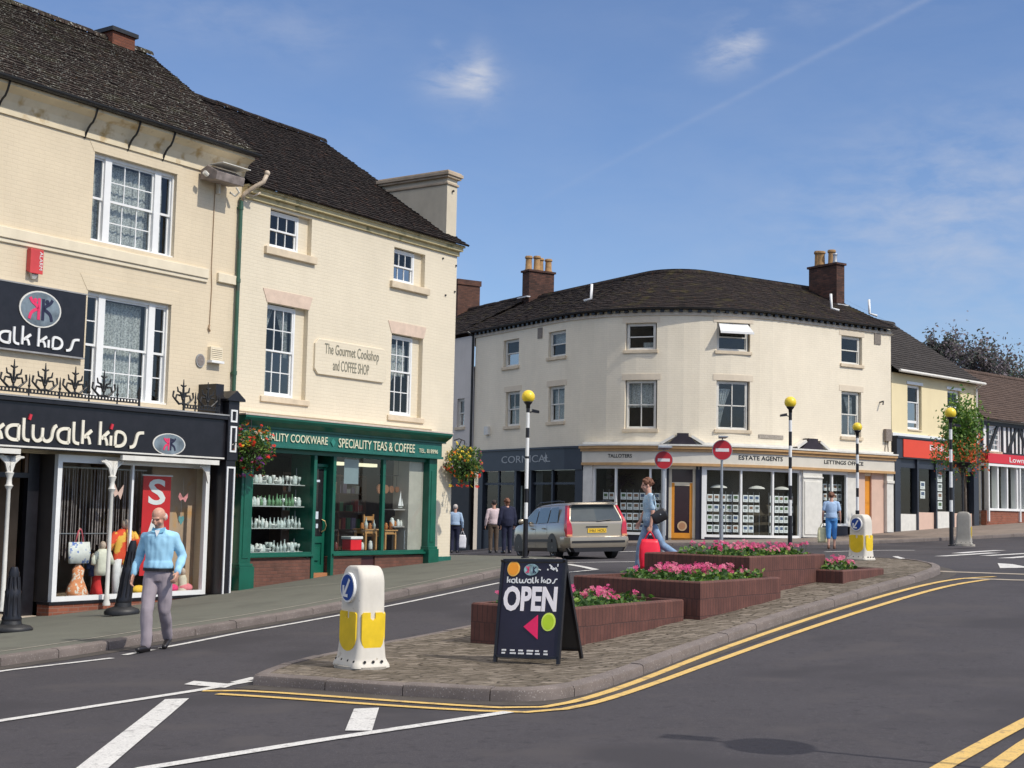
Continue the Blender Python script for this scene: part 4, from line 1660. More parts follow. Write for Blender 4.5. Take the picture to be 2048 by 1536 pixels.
# ================================================================== green cookware shop
Gb = thing('cookshop_building', 'cream three storey building with a green cookware shopfront, next to the green downpipe', 'building', (A_.x, A_.y, 0), FR)
GX1 = 7.93
hG = [(.92, 2.28, 7.36, 8.24), (5.30, 6.56, 7.25, 8.12), (.93, 2.26, 4.04, 6.12), (5.30, 6.56, 3.92, 5.95)]
mb = MB()
wall(mb, .0, GX1, 2.86, 8.62, hG, reveal=.14)
wall(mb, .0, .16, .12, 2.86, [], reveal=.1)
wall(mb, 7.05, GX1, .32, 2.86, [], reveal=.1)
mb.box(GX1 - .25, GX1 - .001, .01, 9.5, .12, 8.6)
mb.box(0, GX1, 9.3, 9.5, -.8, 8.6)
mb.face([(GX1 - .02, -.2, 8.5), (GX1 - .02, 9.7, 8.5), (GX1 - .02, 5.0, 12.0)])
mb.box(.0, .16, .001, .4, .12, 2.6)
for (x0, x1, z0, z1) in ((1.96, 2.28, 7.36, 8.24), (6.26, 6.56, 7.25, 8.12), (1.96, 2.26, 4.04, 6.12), (6.28, 6.56, 3.92, 5.95)):
    mb.box(x0 + .002, x1 + .02, .13, .2, z0, z1)
mb.build('wall', M_CREAM_G, Gb)
mb = MB()
mb.box(.001, .16, -.03, .4, -1.2, .12)
mb.box(7.05, GX1 + .02, -.03, .4, -1.2, .42)
mb.build('plinth', M_GREEN2, Gb)
SL = (.14, .15, .07)
sash(Gb, .93, 1.96, 7.38, 8.22, .12, 3, (1, 1), sill=None)
sash(Gb, 5.31, 6.26, 7.27, 8.10, .12, 3, (1, 1))
sash(Gb, .94, 1.96, 4.06, 6.10, .12, 3, (2, 2), curtain=[(0, .5, .45, 1, 'tieL'), (.5, 1, .45, 1, 'tieR'), (0, .3, .0, .5, 'x')])
sash(Gb, 5.32, 6.28, 3.94, 5.93, .12, 3, (2, 2), curtain=[(0, 1, .5, .9, 'x'), (0, .5, .2, .5, 'tieL')], split=.55)
for (x0, x1, z) in ((.76, 2.42, 7.36), (5.16, 6.70, 7.25)):
    mb = MB()
    mb.box(x0, x1, -.09, .12, z - .17, z - .002)
    mb.build('window_sill', M_STONE, Gb, bevel=.012)
for (x0, x1, z) in ((.80, 2.36, 4.04), (5.2, 6.66, 3.92)):
    mb = MB()
    mb.box(x0, x1, -.05, .12, z - .13, z - .002)
    mb.build('window_sill', M_STONE, Gb, bevel=.012)
for (x0, x1, z) in ((.93, 2.26, 6.12), (5.30, 6.56, 5.95)):
    mb = MB()
    mb.poly([(x0 - .02, z + .004), (x1 + .02, z + .004), (x1 + .12, z + .30), (x0 - .16, z + .30)], -.012, .01)
    mb.build('window_lintel', M_LINTEL, Gb)
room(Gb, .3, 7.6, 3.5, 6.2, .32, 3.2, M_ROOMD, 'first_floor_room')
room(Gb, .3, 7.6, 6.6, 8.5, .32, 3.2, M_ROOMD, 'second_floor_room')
mb = MB()
mb.box(.02, GX1 + .04, -.06, 0, 8.30, 8.42)
mb.box(.02, GX1 + .06, -.16, 0, 8.42, 8.52)
mb.box(.02, GX1 + .10, -.20, 0, 8.52, 8.58)
mb.build('eaves_moulding', mat('greenish_stained_cream', (.55, .47, .27), .75, var=.15, vscale=3, spots=[(2.5, .58, .72, (.20, .19, .09))]), Gb, bevel=.01)
roof(Gb, 'roof', M_ROOF_G, .02, GX1 + .14, (-.28, 8.57), (5.0, 12.12), 40, 60, jig=.012)
mb = MB()
mb.face([(0, 5.05, 12.10), (GX1 + .1, 5.05, 12.10), (GX1 + .1, 9.8, 8.7), (0, 9.8, 8.7)])
mb.build('rear_roof', M_ROOF_G, Gb)
mb = MB()
mb.box(7.58, 8.02, .12, 2.36, 8.3, 10.38)
c_ = mb.build('chimney', mat('rendered_chimney', (.62, .55, .42), .85, var=.1, vscale=1.2, grime=.35, bump=.005), Gb)
mb = MB()
mb.box(7.54, 8.06, .08, 2.40, 10.20, 10.26)
mb.box(7.46, 8.14, .0, 2.48, 10.44, 10.53)
mb.box(7.50, 8.10, .04, 2.44, 10.38, 10.44)
mb.box(7.50, 8.10, .04, 2.44, 10.53, 10.57)
mb.build('chimney_cap', mat('cap_render', (.45, .36, .26), .85, var=.2, vscale=3), c_, bevel=.01)
mb = MB()
mb.tube([(7.80, .1, 10.05), (7.80, .06, 10.05)], .03, 8)
for (x, z) in ((7.3, 8.15), (7.45, 7.2), (7.85, 7.35), (7.88, 8.05)):
    mb.tube([(x, .0, z), (x, -.03, z)], .025, 8)
mb.build('tie_bolts', M_IRON, Gb)
# painted name board with clipped corners and cut-out letters
nb = thing('name_board', 'cream name board with clipped corners between the two first floor sash windows', 'sign')
on_wall(nb, 3.78, .02, 5.08)
mb = MB()
cc = .12
bx, bz0, bz1 = 1.30, -.40, .42
mb.poly([(-bx + cc, bz0), (bx - cc, bz0), (bx, bz0 + cc), (bx, bz1 - cc), (bx - cc, bz1), (-bx + cc, bz1), (-bx, bz1 - cc), (-bx, bz0 + cc)], -.035, .02)
mb.build('board', M_CREAM_G, nb, bevel=.01)
dk = mat('faded_dark_lettering', (.21, .20, .15), .6, var=.1)
text_fit('The Gourmet Cookshop', -.98, .98, .02, .34, -.043, dk, nb, thick=.01)
text_fit('and COFFEE SHOP', -.68, .62, -.27, -.02, -.043, dk, nb, thick=.01)
# ---- shopfront joinery
FG = -.35
mb = MB()
mb.box(.02, 7.10, FG + .06, 0, 2.93, 3.30)                        # fascia board
mb.box(.0, 7.12, FG + .02, 0, 2.90, 2.96)
mb.build('fascia', M_GREEN2, Gb, bevel=.006)
mb = MB()
cor = [(.0, 3.30), (FG + .02, 3.30), (FG + .02, 3.34), (FG - .04, 3.38), (FG - .14, 3.44), (FG - .18, 3.50), (FG - .18, 3.54), (0, 3.54)]
mb.loft([[(x, y, z) for y, z in cor] for x in (-.12, 7.22)], 0, True)
mb.build('cornice', M_GREEN, Gb)
mb = MB()
mb.box(-.14, 7.24, FG - .19, 0, 3.545, 3.575)
mb.build('lead_flashing', mat('pale_lead', (.55, .47, .40), .6, var=.2, vscale=4), Gb)
mb = MB()
mb.box(.0, GX1 - .9, -.03, -.001, 3.66, 3.70)
mb.build('string_moulding', M_TRIM, Gb)
for (a, b, zt) in ((.16, .50, -.75), (6.72, 7.04, -.45)):
    mb = MB()
    mb.box(a, b, -.20, 0, -1.2, 2.90)
    mb.box(a - .05, b + .05, -.28, 0, -1.2, zt + 1.08)
    mb.box(a - .03, b + .03, -.25, 0, zt + 1.08, zt + 1.14)
    mb.box(a + .08, b - .08, -.215, -.2, zt + 1.25, 2.6)
    mb.build('pilaster', M_GREEN, Gb, bevel=.008)
ZG = .56
mb = MB()
YG = -.12
mb.box(.50, 2.55, YG, YG + .10, ZG - .06, ZG + .05)
mb.box(3.2, 6.72, YG, YG + .10, ZG - .06, ZG + .05)
mb.box(.50, 2.55, YG - .06, YG, ZG - .05, ZG - .0)
mb.box(3.2, 6.72, YG - .06, YG, ZG - .05, ZG - .0)
mb.box(.50, 6.72, YG + .01, YG + .09, 2.80, 2.90)
mb.box(2.50, 2.60, YG - .01, YG + .10, -.2, 2.80)
mb.box(3.16, 3.26, YG - .01, YG + .10, -.05, 2.80)
mb.box(4.98, 5.08, YG, YG + .09, ZG + .05, 2.80)
sf = mb.build('shop_window', M_GREEN, Gb, bevel=.005)
mb = MB()
mb.face([(.5, YG + .05, ZG), (2.5, YG + .05, ZG), (2.5, YG + .05, 2.82), (.5, YG + .05, 2.82)])
mb.face([(3.26, YG + .05, ZG), (6.72, YG + .05, ZG), (6.72, YG + .05, 2.82), (3.26, YG + .05, 2.82)])
mb.build('glass', M_GLASS_S, sf)
mb = MB()
mb.box(.52, 2.52, YG + .02, .2, -1.2, ZG - .08)
mb.box(3.22, 4.28, YG + .02, .2, -1.2, ZG - .08)
mb.box(4.78, 6.70, YG + .02, .2, -1.2, ZG - .08)
mb.build('stall_riser', mat('brown_stall_brick', (.155, .068, .045), .85, var=.2, vscale=4, brick=(.225, .075, .009, (1.1, 1, 1), (.75, .75, .75), (.8, .9, 1)), bump=.008), Gb)
mb = MB()
mb.box(4.28, 4.78, YG + .05, .2, -1.2, ZG - .08)
mb.build('cellar_hatch', mat('dark_plum_paint', (.06, .02, .02), .5), Gb)
mb = MB()
mb.box(2.6, 3.18, .12, .17, .12, 2.55)                              # recessed door
mb.box(2.6, 2.7, .09, .12, .12, 2.55)
mb.box(3.08, 3.18, .09, .12, .12, 2.55)
mb.box(2.7, 3.08, .09, .12, .80, .95)
mb.box(2.7, 3.08, .09, .12, .12, .3)
mb.box(2.78, 3.0, .085, .12, .4, .7)
mb.box(2.6, 3.18, .05, .2, 2.55, 2.62)
dr = mb.build('door', M_GREEN, Gb, bevel=.004)
mb = MB()
mb.box(2.705, 3.075, .10, .118, .955, 2.5)
mb.build('door_glass', mat('dark_door_glass', (.018, .018, .02), .08), dr)
mb = MB()
mb.box(2.80, 2.93, .09, .099, 1.35, 1.52)
mb.box(2.72, 2.78, .09, .099, 1.4, 1.5)
mb.box(2.86, 2.93, .09, .099, 1.14, 1.24)
mb.box(2.78, 2.95, .09, .099, 2.2, 2.25)
mb.build('door_notices', mat('pale_notice_paper', (.6, .66, .72), .6, var=.2, vscale=30), dr)
mb = MB()
mb.tube([(3.04, .08, 1.05), (3.09, .02, 1.1), (3.11, .0, 1.2), (3.09, .02, 1.3), (3.04, .08, 1.34)], .014, 8)
mb.build('handle', mat('brass', (.6, .45, .2), .3, metal=.9), dr)
mb = MB()
mb.box(2.55, 3.2, YG - .0, .12, -.4, .0)
mb.box(2.55, 3.2, YG + .08, .12, -.0, .12)
mb.build('doorstep', M_TILE, Gb)
room(Gb, .45, 6.9, .50, 2.9, .2, 4.2, M_ROOMD, 'shop_interior')
for x in (.5, 2.56, 3.2):
    pass
mb = MB()
mb.box(6.15, 6.72, YG + .12, .5, .5, 2.85)
mb.build('window_return', mat('pale_plaster_return', (.42, .40, .34), .8, var=.1), Gb)
mb = MB()
mb.box(2.52, 2.56, YG + .1, .6, .5, 2.85)
mb.box(3.2, 3.24, YG + .1, .6, .5, 2.85)
mb.build('window_side', M_GREEN, Gb)
mb = MB()
mb.box(3.9, 4.9, 1.0, 1.2, 2.66, 2.74)
mb.box(5.1, 6.1, 1.0, 1.2, 2.66, 2.74)
mb.build('strip_light', mat('lit_strip_light', (.9, .85, .6), .5, var=.0, emit=1.2), Gb)
lm = mat('ivory_lettering', (.72, .70, .50), .5, var=.05)
yb = FG + .035
text_fit('QUALITY COOKWARE', .55, 2.72, 3.01, 3.22, yb, lm, Gb, bold=.004)
text_fit('SPECIALITY TEAS & COFFEE', 3.10, 5.95, 3.01, 3.22, yb, lm, Gb, bold=.004)
text_fit('TEL. 818996', 6.12, 6.90, 3.03, 3.13, yb, lm, Gb)
mb = MB()
mb.poly([(2.83, 3.115), (2.91, 3.02), (2.99, 3.115), (2.91, 3.21)], yb, yb + .02)
mb.build('diamond_motif', mat('teal_motif', (.03, .22, .17), .5), Gb)
# ================================================================== rounded corner building
BC = Vector((5.9, 48.0))


def bmf(s, y, z):
    p, t = BOW.at(s)
    return (p.x - t.y * y - BC.x, p.y + t.x * y - BC.y, z)


BL = BOW.S[-1]
B = thing('rounded_corner_building', 'ivory three storey corner building with a rounded front and estate agent\'s shop', 'building', (BC.x, BC.y, 0))
top_w = [(3.72, 4.86, 7.22, 8.30), (6.92, 8.04, 7.34, 8.32), (10.74, 11.88, 7.38, 8.36), (14.0, 15.26, 7.38, 8.40), (19.72, 20.84, 7.31, 8.38)]
mid_w = [(3.96, 4.98, 4.88, 6.24), (6.98, 8.02, 4.92, 6.26), (10.74, 11.92, 4.58, 6.32), (14.0, 15.26, 4.60, 6.34), (19.72, 20.78, 4.60, 6.30)]
mb = MB()
wall(mb, 1.55, BL, 3.2, 8.82, top_w + mid_w, mf=bmf, maxw=.55, reveal=.13)
mb.box(BL - .3, BL - .001, .02, 8.0, .6, 8.7, 0, bmf)
mb.box(22.38, BL, .0, .3, .6, 3.3, 0, bmf)
mb.face([bmf(BL - .02, -.2, 8.6), bmf(BL - .02, 8.2, 8.6), bmf(BL - .02, 4.0, 10.98)])
mb.box(1.6, BL - .3, 7.8, 8.0, .2, 8.7, 0, bmf, 12)
mb.build('wall', M_CREAM_C, B)


def pane_win(x0, x1, z0, z1, cols, rows, parent=B, mf=bmf, cur=None, wm=None, sill=(.10, .12, .07), y=.10, split=.5, side=.07, name='window'):
    return sash(parent, x0 + .03, x1 - side, z0 + .02, z1 - .01, y, cols, rows, mf, bar=.035, fr=.05, curtain=cur, sill=sill, wmat=wm or M_OFFW, split=split, name=name)


for i, w in enumerate(top_w):
    pane_win(*w, 1, (1, 1), cur=([(0, 1, .5, .95, 'x')] if i == 1 else ([(.55, .95, .08, .3, 'x')] if i == 2 else None)), side=.05)
for i, w in enumerate(mid_w):
    pane_win(*w, 2 if i != 1 else 2, (1, 1), cur=[[(0, 1, .0, .6, 'x')], [(0, .75, .0, .9, 'x')], [(0, 1, .45, .95, 'x')], [(0, .5, .0, .85, 'tieL')], [(.0, .3, .1, .9, 'x'), (.35, .9, .1, .9, 'tieR')]][i], side=.05)
# lintels, faint in the paintwork
for (x0, x1, z0, z1) in top_w[2:] + mid_w:
    mb = MB()
    n = 4
    mb.box(x0 - .12, x1 + .12, -.012, .01, z1 + .01, z1 + .22, 0, bmf, n)
    mb.build('lintel', mat('ivory_lintel', (.70, .60, .46), .8, var=.06), B)
# top hung sash pushed open, catching the sun
mb = MB()
mb.face([bmf(14.08, .02, 8.36), bmf(15.18, .02, 8.36), bmf(15.22, -.34, 8.02), bmf(14.04, -.34, 8.02)])
mb.face([bmf(14.08, .04, 8.38), bmf(14.04, -.35, 8.04), bmf(15.22, -.35, 8.04), bmf(15.18, .04, 8.38)])
mb.box(14.04, 15.22, -.37, -.33, 7.98, 8.06, 0, bmf)
mb.build('open_top_light', M_WHITE, B)
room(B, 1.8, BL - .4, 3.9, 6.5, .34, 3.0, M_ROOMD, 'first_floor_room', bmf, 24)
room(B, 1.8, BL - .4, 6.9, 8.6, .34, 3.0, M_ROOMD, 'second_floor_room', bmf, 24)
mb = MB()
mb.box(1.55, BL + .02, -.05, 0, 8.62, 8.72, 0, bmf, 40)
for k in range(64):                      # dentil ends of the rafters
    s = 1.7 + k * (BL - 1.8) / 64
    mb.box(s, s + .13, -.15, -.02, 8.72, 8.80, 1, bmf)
mb.build('eaves_band', [mat('dull_ivory_eaves', (.60, .52, .42), .8, var=.1), M_BLACK], B)  # band in a duller ivory than the wall, black rafter ends
mb = MB()
half = [(.07 * math.cos(t), .07 * math.sin(t)) for t in [math.pi + math.pi * i / 6 for i in range(7)]]
mb.loft([[bmf(1.5 + (BL - 1.4) * i / 50, -.19 + a, 8.88 + b) for a, b in half] for i in range(51)], 0, False, closed=False)
mb.build('gutter', M_IRON, B)
roof(B, 'roof', M_ROOF_C, -.2, BL + .12, (-.16, 8.87), (4.0, 10.86), 26, 90, mf=bmf, jig=.012)
mb = MB()
for i in range(24):
    a, b = -.2 + (BL + .3) * i / 24, -.2 + (BL + .3) * (i + 1) / 24
    mb.face([bmf(a, 4.05, 11.0), bmf(b, 4.05, 11.0), bmf(b, 8.2, 8.7), bmf(a, 8.2, 8.7)])
mb.build('rear_roof', M_ROOF_C, B)
mb = MB()
for i in range(12):
    u0, u1 = i / 12, (i + 1) / 12
    mb.face([bmf(BL + .14, -.3 + 4.3 * u0, 8.90 + 2.18 * u0), bmf(BL + .04, -.3 + 4.3 * u0, 8.93 + 2.18 * u0), bmf(BL + .04, -.3 + 4.3 * u1, 8.93 + 2.18 * u1), bmf(BL + .14, -.3 + 4.3 * u1, 8.90 + 2.18 * u1)])
mb.build('verge_mortar', M_OFFW, B)
for (a, b, c, d, zt) in ((-.35, .20, 3.4, 4.7, 11.95), (21.95, 22.40, 2.3, 3.8, 11.62)):
    mb = MB()
    mb.box(a, b, c, d, 9.6, zt, 0, bmf)
    mb.box(a - .06, b + .06, c - .06, d + .06, zt, zt + .09, 0, bmf)
    ch = mb.build('chimney', M_BRICKC, B, bevel=.01)
    n = 4
    q = [bmf((a + b) / 2 + (.1 if k % 2 else -.1), c + .2 + (d - c - .4) * k / (n - 1), zt + .09) for k in range(n)]
    pots(ch, q[1:] if a > 5 else q, .17, .62)
    if a > 5:
        pots(ch, q[:1], .10, .42, M_GREY)
    mb = MB()
    mb.box(a - .12, b + .12, c - .18, c, zt - 1.15 - (.6 if a > 5 else 0), zt - 1.10 - (.5 if a > 5 else 0), 0, bmf)
    mb.build('flashing', mat('pale_flashing', (.6, .6, .6), .6), ch)
for (s, sg) in ((8.6, 1), (20.0, -1), (22.1, -1)):
    mb = MB()
    pts = [bmf(s - .25 * sg, .6, 9.42), bmf(s, .75, 9.50), bmf(s, .78, 10.05)]
    mb.tube(pts, .05, 8)
    mb.build('roof_pipe', M_WHITE, B, smooth=True)
mb = MB()                                # mortar fillet next to the left chimney
mb.build('verge_patch', M_OFFW, B) if mb.f else None
mb = MB()
mb.tube([bmf(1.5, -.1, 8.75), bmf(1.5, -.1, 3.0), bmf(1.55, -.1, .2)], .05, 8)
mb.tube([bmf(1.5, -.1, 8.7), bmf(1.4, -.32, 8.86)], .05, 8)
mb.build('downpipe', M_IRON, B)
mb = MB()
mb.box(6.2, 6.5, -.03, .01, 8.15, 8.55, 0, bmf)
mb.build('air_vent', mat('rusty_vent_grille', (.22, .19, .16), .8, var=.3, vscale=30), B)
mb = MB()
mb.box(21.5, 21.85, -.03, .01, 8.2, 8.62, 0, bmf)
mb.build('air_vent', MATS['rusty_vent_grille'], B)
mb = MB()
mb.box(22.0, 22.32, -.14, 0, 4.55, 5.0, 0, bmf)
mb.tube([bmf(22.1, -.03, 4.55), bmf(22.05, -.03, 4.2), bmf(22.15, -.03, 4.0)], .015, 5)
mb.tube([bmf(22.2, -.03, 4.55), bmf(22.25, -.03, 4.1)], .015, 5)
mb.build('meter_box', mat('brown_grey_box', (.23, .19, .16), .7, var=.2, vscale=20), B)
mb = MB()
mb.tube([bmf(21.8, 0, 6.0), bmf(21.8, -.18, 6.03), bmf(21.75, -.2, 5.9)], .03, 6)
mb.build('wall_hook', M_IRON, B)
mb = MB()
mb.box(15.62, 16.72, -.025, .01, 4.36, 4.50, 0, bmf, 3)
mb.build('street_name_plate', mat('weathered_name_plate', (.34, .30, .25), .7, var=.4, vscale=30), B)
mb = MB()
mb.box(2.55, 2.85, -.12, 0, 4.62, 4.95, 0, bmf)
mb.build('alarm_cover', M_OFFW, B)

# ---- estate agent's shopfront (white, ochre mouldings, orange door)
S0, S1, ZF = 9.15, 22.38, 3.30
mb = MB()
mb.box(S0, S1, -.20, 0, 3.40, 3.80, 0, bmf, 40)
mb.build('fascia', mat('pale_grey_fascia', (.66, .62, .53), .5, var=.05), B)
mb = MB()
mb.box(S0 - .03, S1 + .03, -.26, 0, 3.80, 3.90, 0, bmf, 40)
mb.box(S0 - .05, S1 + .04, -.33, 0, 3.90, 3.99, 0, bmf, 40)
mb.box(S0, S1, -.24, 0, 3.31, 3.40, 0, bmf, 40)
mb.build('moulding', M_TAN, B)
mb = MB()
mb.box(S0 - .06, S1 + .05, -.36, 0, 3.993, 4.05, 0, bmf, 40)
mb.box(S0 - .06, S1 + .05, -.10, 0, 4.05, 4.14, 0, bmf, 40)
mb.build('cornice', M_OFFW, B)
for (c_, w_) in ((12.82, .46), (17.95, .56)):
    mb = MB()
    sh = [(-w_, 4.06), (w_, 4.06), (w_ * .55, 4.30), (w_ * .42, 4.33), (w_ * .42, 4.44), (-w_ * .42, 4.44), (-w_ * .42, 4.33), (-w_ * .55, 4.30)]
    mb.poly([(c_ + a, z) for a, z in sh], -.30, -.02, 0, bmf)
    mb.build('pediment', mat('dark_pediment_paint', (.03, .022, .03), .5, var=.3), B)
    for sg in (-1, 1):
        mb = MB()
        mb.stroke([(sg * (w_ + .25), 4.08), (sg * (w_ * .62), 4.34)], .09, -.32, -.02, 0, (c_, 0), (1, 1), bmf)
        mb.build('pediment_rake', M_OFFW, B)
# frames
fm = MB()
zb_, zt_ = .86, 3.31


def bar(a, b, c, d, y0=-.06, y1=.04, n=1, m_=0):
    fm.box(a, b, y0, y1, c, d, m_, bmf, n)


for (a, b, ms, zb) in ((9.55, 12.28, (10.46, 11.72), .88), (13.60, 17.56, (14.92, 16.22), .86), (18.58, 19.98, (19.18,), 1.32)):
    bar(a, b, zb, zb + .09, n=6)
    bar(a, b, zt_ - .12, zt_, n=6)
    bar(a, a + .07, zb + .09, zt_ - .12)
    bar(b - .07, b, zb + .09, zt_ - .12)
    for q in ms:
        bar(q - .035, q + .035, zb + .09, zt_ - .12)
bar(13.50, 13.60, .8, zt_)
bar(17.50, 17.60, .8, zt_)
fr_ = fm.build('shop_window', M_WHITE, B)
for (a, b, zb) in ((9.6, 12.2, .95), (13.65, 17.5, .95), (18.62, 19.94, 1.4)):
    gl = MB()
    n = 8
    for i in range(n):
        p, q = a + (b - a) * i / n, a + (b - a) * (i + 1) / n
        gl.face([bmf(p, .0, zb), bmf(q, .0, zb), bmf(q, .0, 3.2), bmf(p, .0, 3.2)])
    gl.build('glass', M_GLASS_S, fr_)
mb = MB()
mb.box(9.16, 9.55, -.14, .05, .55, 3.31, 0, bmf)
mb.box(9.10, 9.60, -.17, .05, .55, .75, 0, bmf)
mb.build('pilaster', M_OFFW, B, bevel=.01)
mb = MB()
mb.box(17.60, 18.58, -.14, .05, .9, 3.31, 0, bmf)
mb.box(17.66, 18.52, -.17, -.14, 1.0, 2.9, 0, bmf)
mb.box(17.58, 18.60, -.18, .05, 3.02, 3.08, 0, bmf)
mb.build('pilaster', M_OFFW, B, bevel=.01)
mb = MB()
mb.box(22.0, 22.37, -.16, .1, 1.0, 3.31, 0, bmf)
mb.box(21.98, 22.39, -.2, .1, 2.95, 3.05, 0, bmf)
mb.build('pilaster', M_OFFW, B, bevel=.01)
mb = MB()
mb.box(20.0, 20.55, -.05, .05, 1.3, 3.31, 0, bmf)
mb.build('pilaster', M_OFFW, B, bevel=.01)
mb = MB()
mb.box(9.55, 12.28, -.05, .05, -.2, .855, 0, bmf, 6)
mb.box(13.5, 17.6, -.05, .05, -.2, .84, 0, bmf, 8)
mb.box(17.58, 20.55, -.16, .05, -.2, 1.30 - .4, 0, bmf, 5)
mb.box(18.6, 20.0, -.05, .05, .9, 1.31, 0, bmf, 3)
mb.box(22.0, 22.4, -.2, .1, .4, 1.12, 0, bmf)
mb.box(12.28, 12.36, -.02, .1, .3, 3.3, 0, bmf)
mb.box(13.3, 13.50, .0, .1, .3, 3.3, 0, bmf)
mb.build('stall_riser', mat('navy_black_paint', (.014, .014, .025), .45, var=.2), B)
dm = MB()
for q in ((12.34, 12.46, .62, 3.3), (13.20, 13.32, .62, 3.3)):
    dm.box(q[0], q[1], .10, .16, q[2], q[3], 0, bmf)
dm.box(12.46, 13.20, .11, .16, .62, .98, 1, bmf)
dm.box(12.46, 12.56, .11, .16, .98, 2.72, 1, bmf)
dm.box(13.10, 13.20, .11, .16, .98, 2.72, 1, bmf)
dm.box(12.46, 13.20, .11, .16, 2.62, 2.74, 0, bmf)
dm.box(12.46, 13.20, .12, .15, 3.2, 3.3, 0, bmf)
d_ = dm.build('shop_door', [M_TRIM, M_ORANGE], B)
mb = MB()
mb.box(12.56, 13.10, .125, .14, .98, 2.62, 0, bmf)
mb.box(12.46, 13.20, .125, .14, 2.74, 3.2, 0, bmf)
mb.build('door_glass', mat('deep_plum_glass', (.03, .012, .02), .1), d_)
mb = MB()
mb.disc((12.84, 1.22), .17, .17, .10, .124, 0, 20, bmf)
mb.disc((12.84, 1.22), .12, .12, .095, .10, 1, 20, bmf)
mb.build('round_sticker', [mat('tan_sticker', (.55, .38, .22), .6), mat('brown_sticker', (.4, .2, .1), .6)], d_)
mb = MB()
mb.box(20.55, 20.95, -.02, .05, 1.0, 3.31, 0, bmf)
mb.box(21.30, 22.0, -.03, .05, 1.0, 3.31, 0, bmf)
mb.build('door_surround', M_PINK, B)
mb = MB()
mb.box(20.95, 21.30, .05, .1, 1.0, 3.25, 0, bmf)
mb.box(21.0, 21.25, .035, .05, 1.2, 2.0, 0, bmf)
mb.box(21.0, 21.25, .035, .05, 2.2, 3.1, 0, bmf)
mb.build('orange_side_door', M_ORANGE, B)
mb = MB()
mb.box(S0 + .3, 20.5, .9, 1.0, .5, 3.25, 0, bmf, 24)
mb.build('shop_backdrop', mat('dim_olive_backdrop', (.09, .075, .055), .9, var=.35, vscale=.8), B)
room(B, S0, 20.5, .80, 3.3, .06, 3.0, M_ROOMD, 'shop_interior', bmf, 24)
bl_ = mat('black_sign_lettering', (.02, .02, .02), .5, var=.0)
text_fit('TALLOTERS', 10.22, 11.10, 3.57, 3.70, -.212, bl_, B, mf=bmf, bold=.01, thick=.01)
text_fit('ESTATE AGENTS', 14.75, 16.52, 3.57, 3.72, -.212, bl_, B, mf=bmf, bold=.01, thick=.01)
text_fit('LETTINGS OFFICE', 18.6, 20.66, 3.56, 3.70, -.212, bl_, B, mf=bmf, bold=.01, thick=.01)

# ---- slate blue shop on the left flank
mb = MB()
mb.box(2.2, 9.14, -.18, 0, 3.15, 3.93, 0, bmf, 8)
mb.box(2.15, 9.16, -.24, 0, 3.93, 4.0, 0, bmf, 8)
mb.build('slate_fascia', M_SLATE, B)
mb = MB()
for (a, b) in ((2.2, 2.55), (4.9, 5.05), (5.95, 6.1), (8.78, 9.14)):
    mb.box(a, b, -.12, .1, -.6, 3.15, 0, bmf)
mb.box(2.55, 4.9, -.06, .1, -.6, .85, 0, bmf)
mb.box(6.1, 8.78, -.06, .1, -.6, .95, 0, bmf)
mb.box(6.1, 8.78, -.04, .02, 2.62, 2.70, 0, bmf)
mb.box(2.55, 4.9, -.04, .02, 2.62, 2.70, 0, bmf)
mb.box(7.35, 7.45, -.04, .04, .95, 3.15, 0, bmf)
mb.box(3.6, 3.68, -.04, .04, .85, 3.15, 0, bmf)
mb.build('slate_shopfront', M_SLATE, B)
mb = MB()
mb.face([bmf(2.55, .0, .85), bmf(4.9, .0, .85), bmf(4.9, .0, 3.15), bmf(2.55, .0, 3.15)])
mb.build('glass', M_GLASS_S, B)
mb = MB()
mb.face([bmf(6.1, .0, .95), bmf(8.78, .0, .95), bmf(8.78, .0, 3.15), bmf(6.1, .0, 3.15)])
mb.build('glass', M_GLASS_S, B)
mb = MB()
mb.box(5.05, 5.95, .5, .56, -.2, 3.1, 0, bmf)
mb.build('slate_door', mat('near_black_door', (.012, .013, .018), .3), B)
room(B, 2.3, 9.1, -.3, 3.15, .1, 2.6, M_ROOMD, 'slate_shop_interior', bmf, 6)
mb = MB()
mb.box(3.9, 4.5, .5, .56, 1.2, 2.6, 0, bmf)
mb.build('window_poster', mat('grey_green_poster', (.30, .34, .30), .7, var=.2), B)
text_fit('CORNICAL', 4.05, 7.45, 3.45, 3.72, -.19, mat('dull_silver_lettering', (.34, .36, .37), .45), B, mf=bmf, thick=.01)
mb = MB()
mb.poly([(7.0, 3.60), (7.12, 3.57), (7.15, 3.40), (7.18, 3.57), (7.32, 3.60), (7.18, 3.63), (7.15, 3.80), (7.12, 3.63)], -.195, -.18, 0, bmf)
mb.build('star_motif', MATS['dull_silver_lettering'], B)

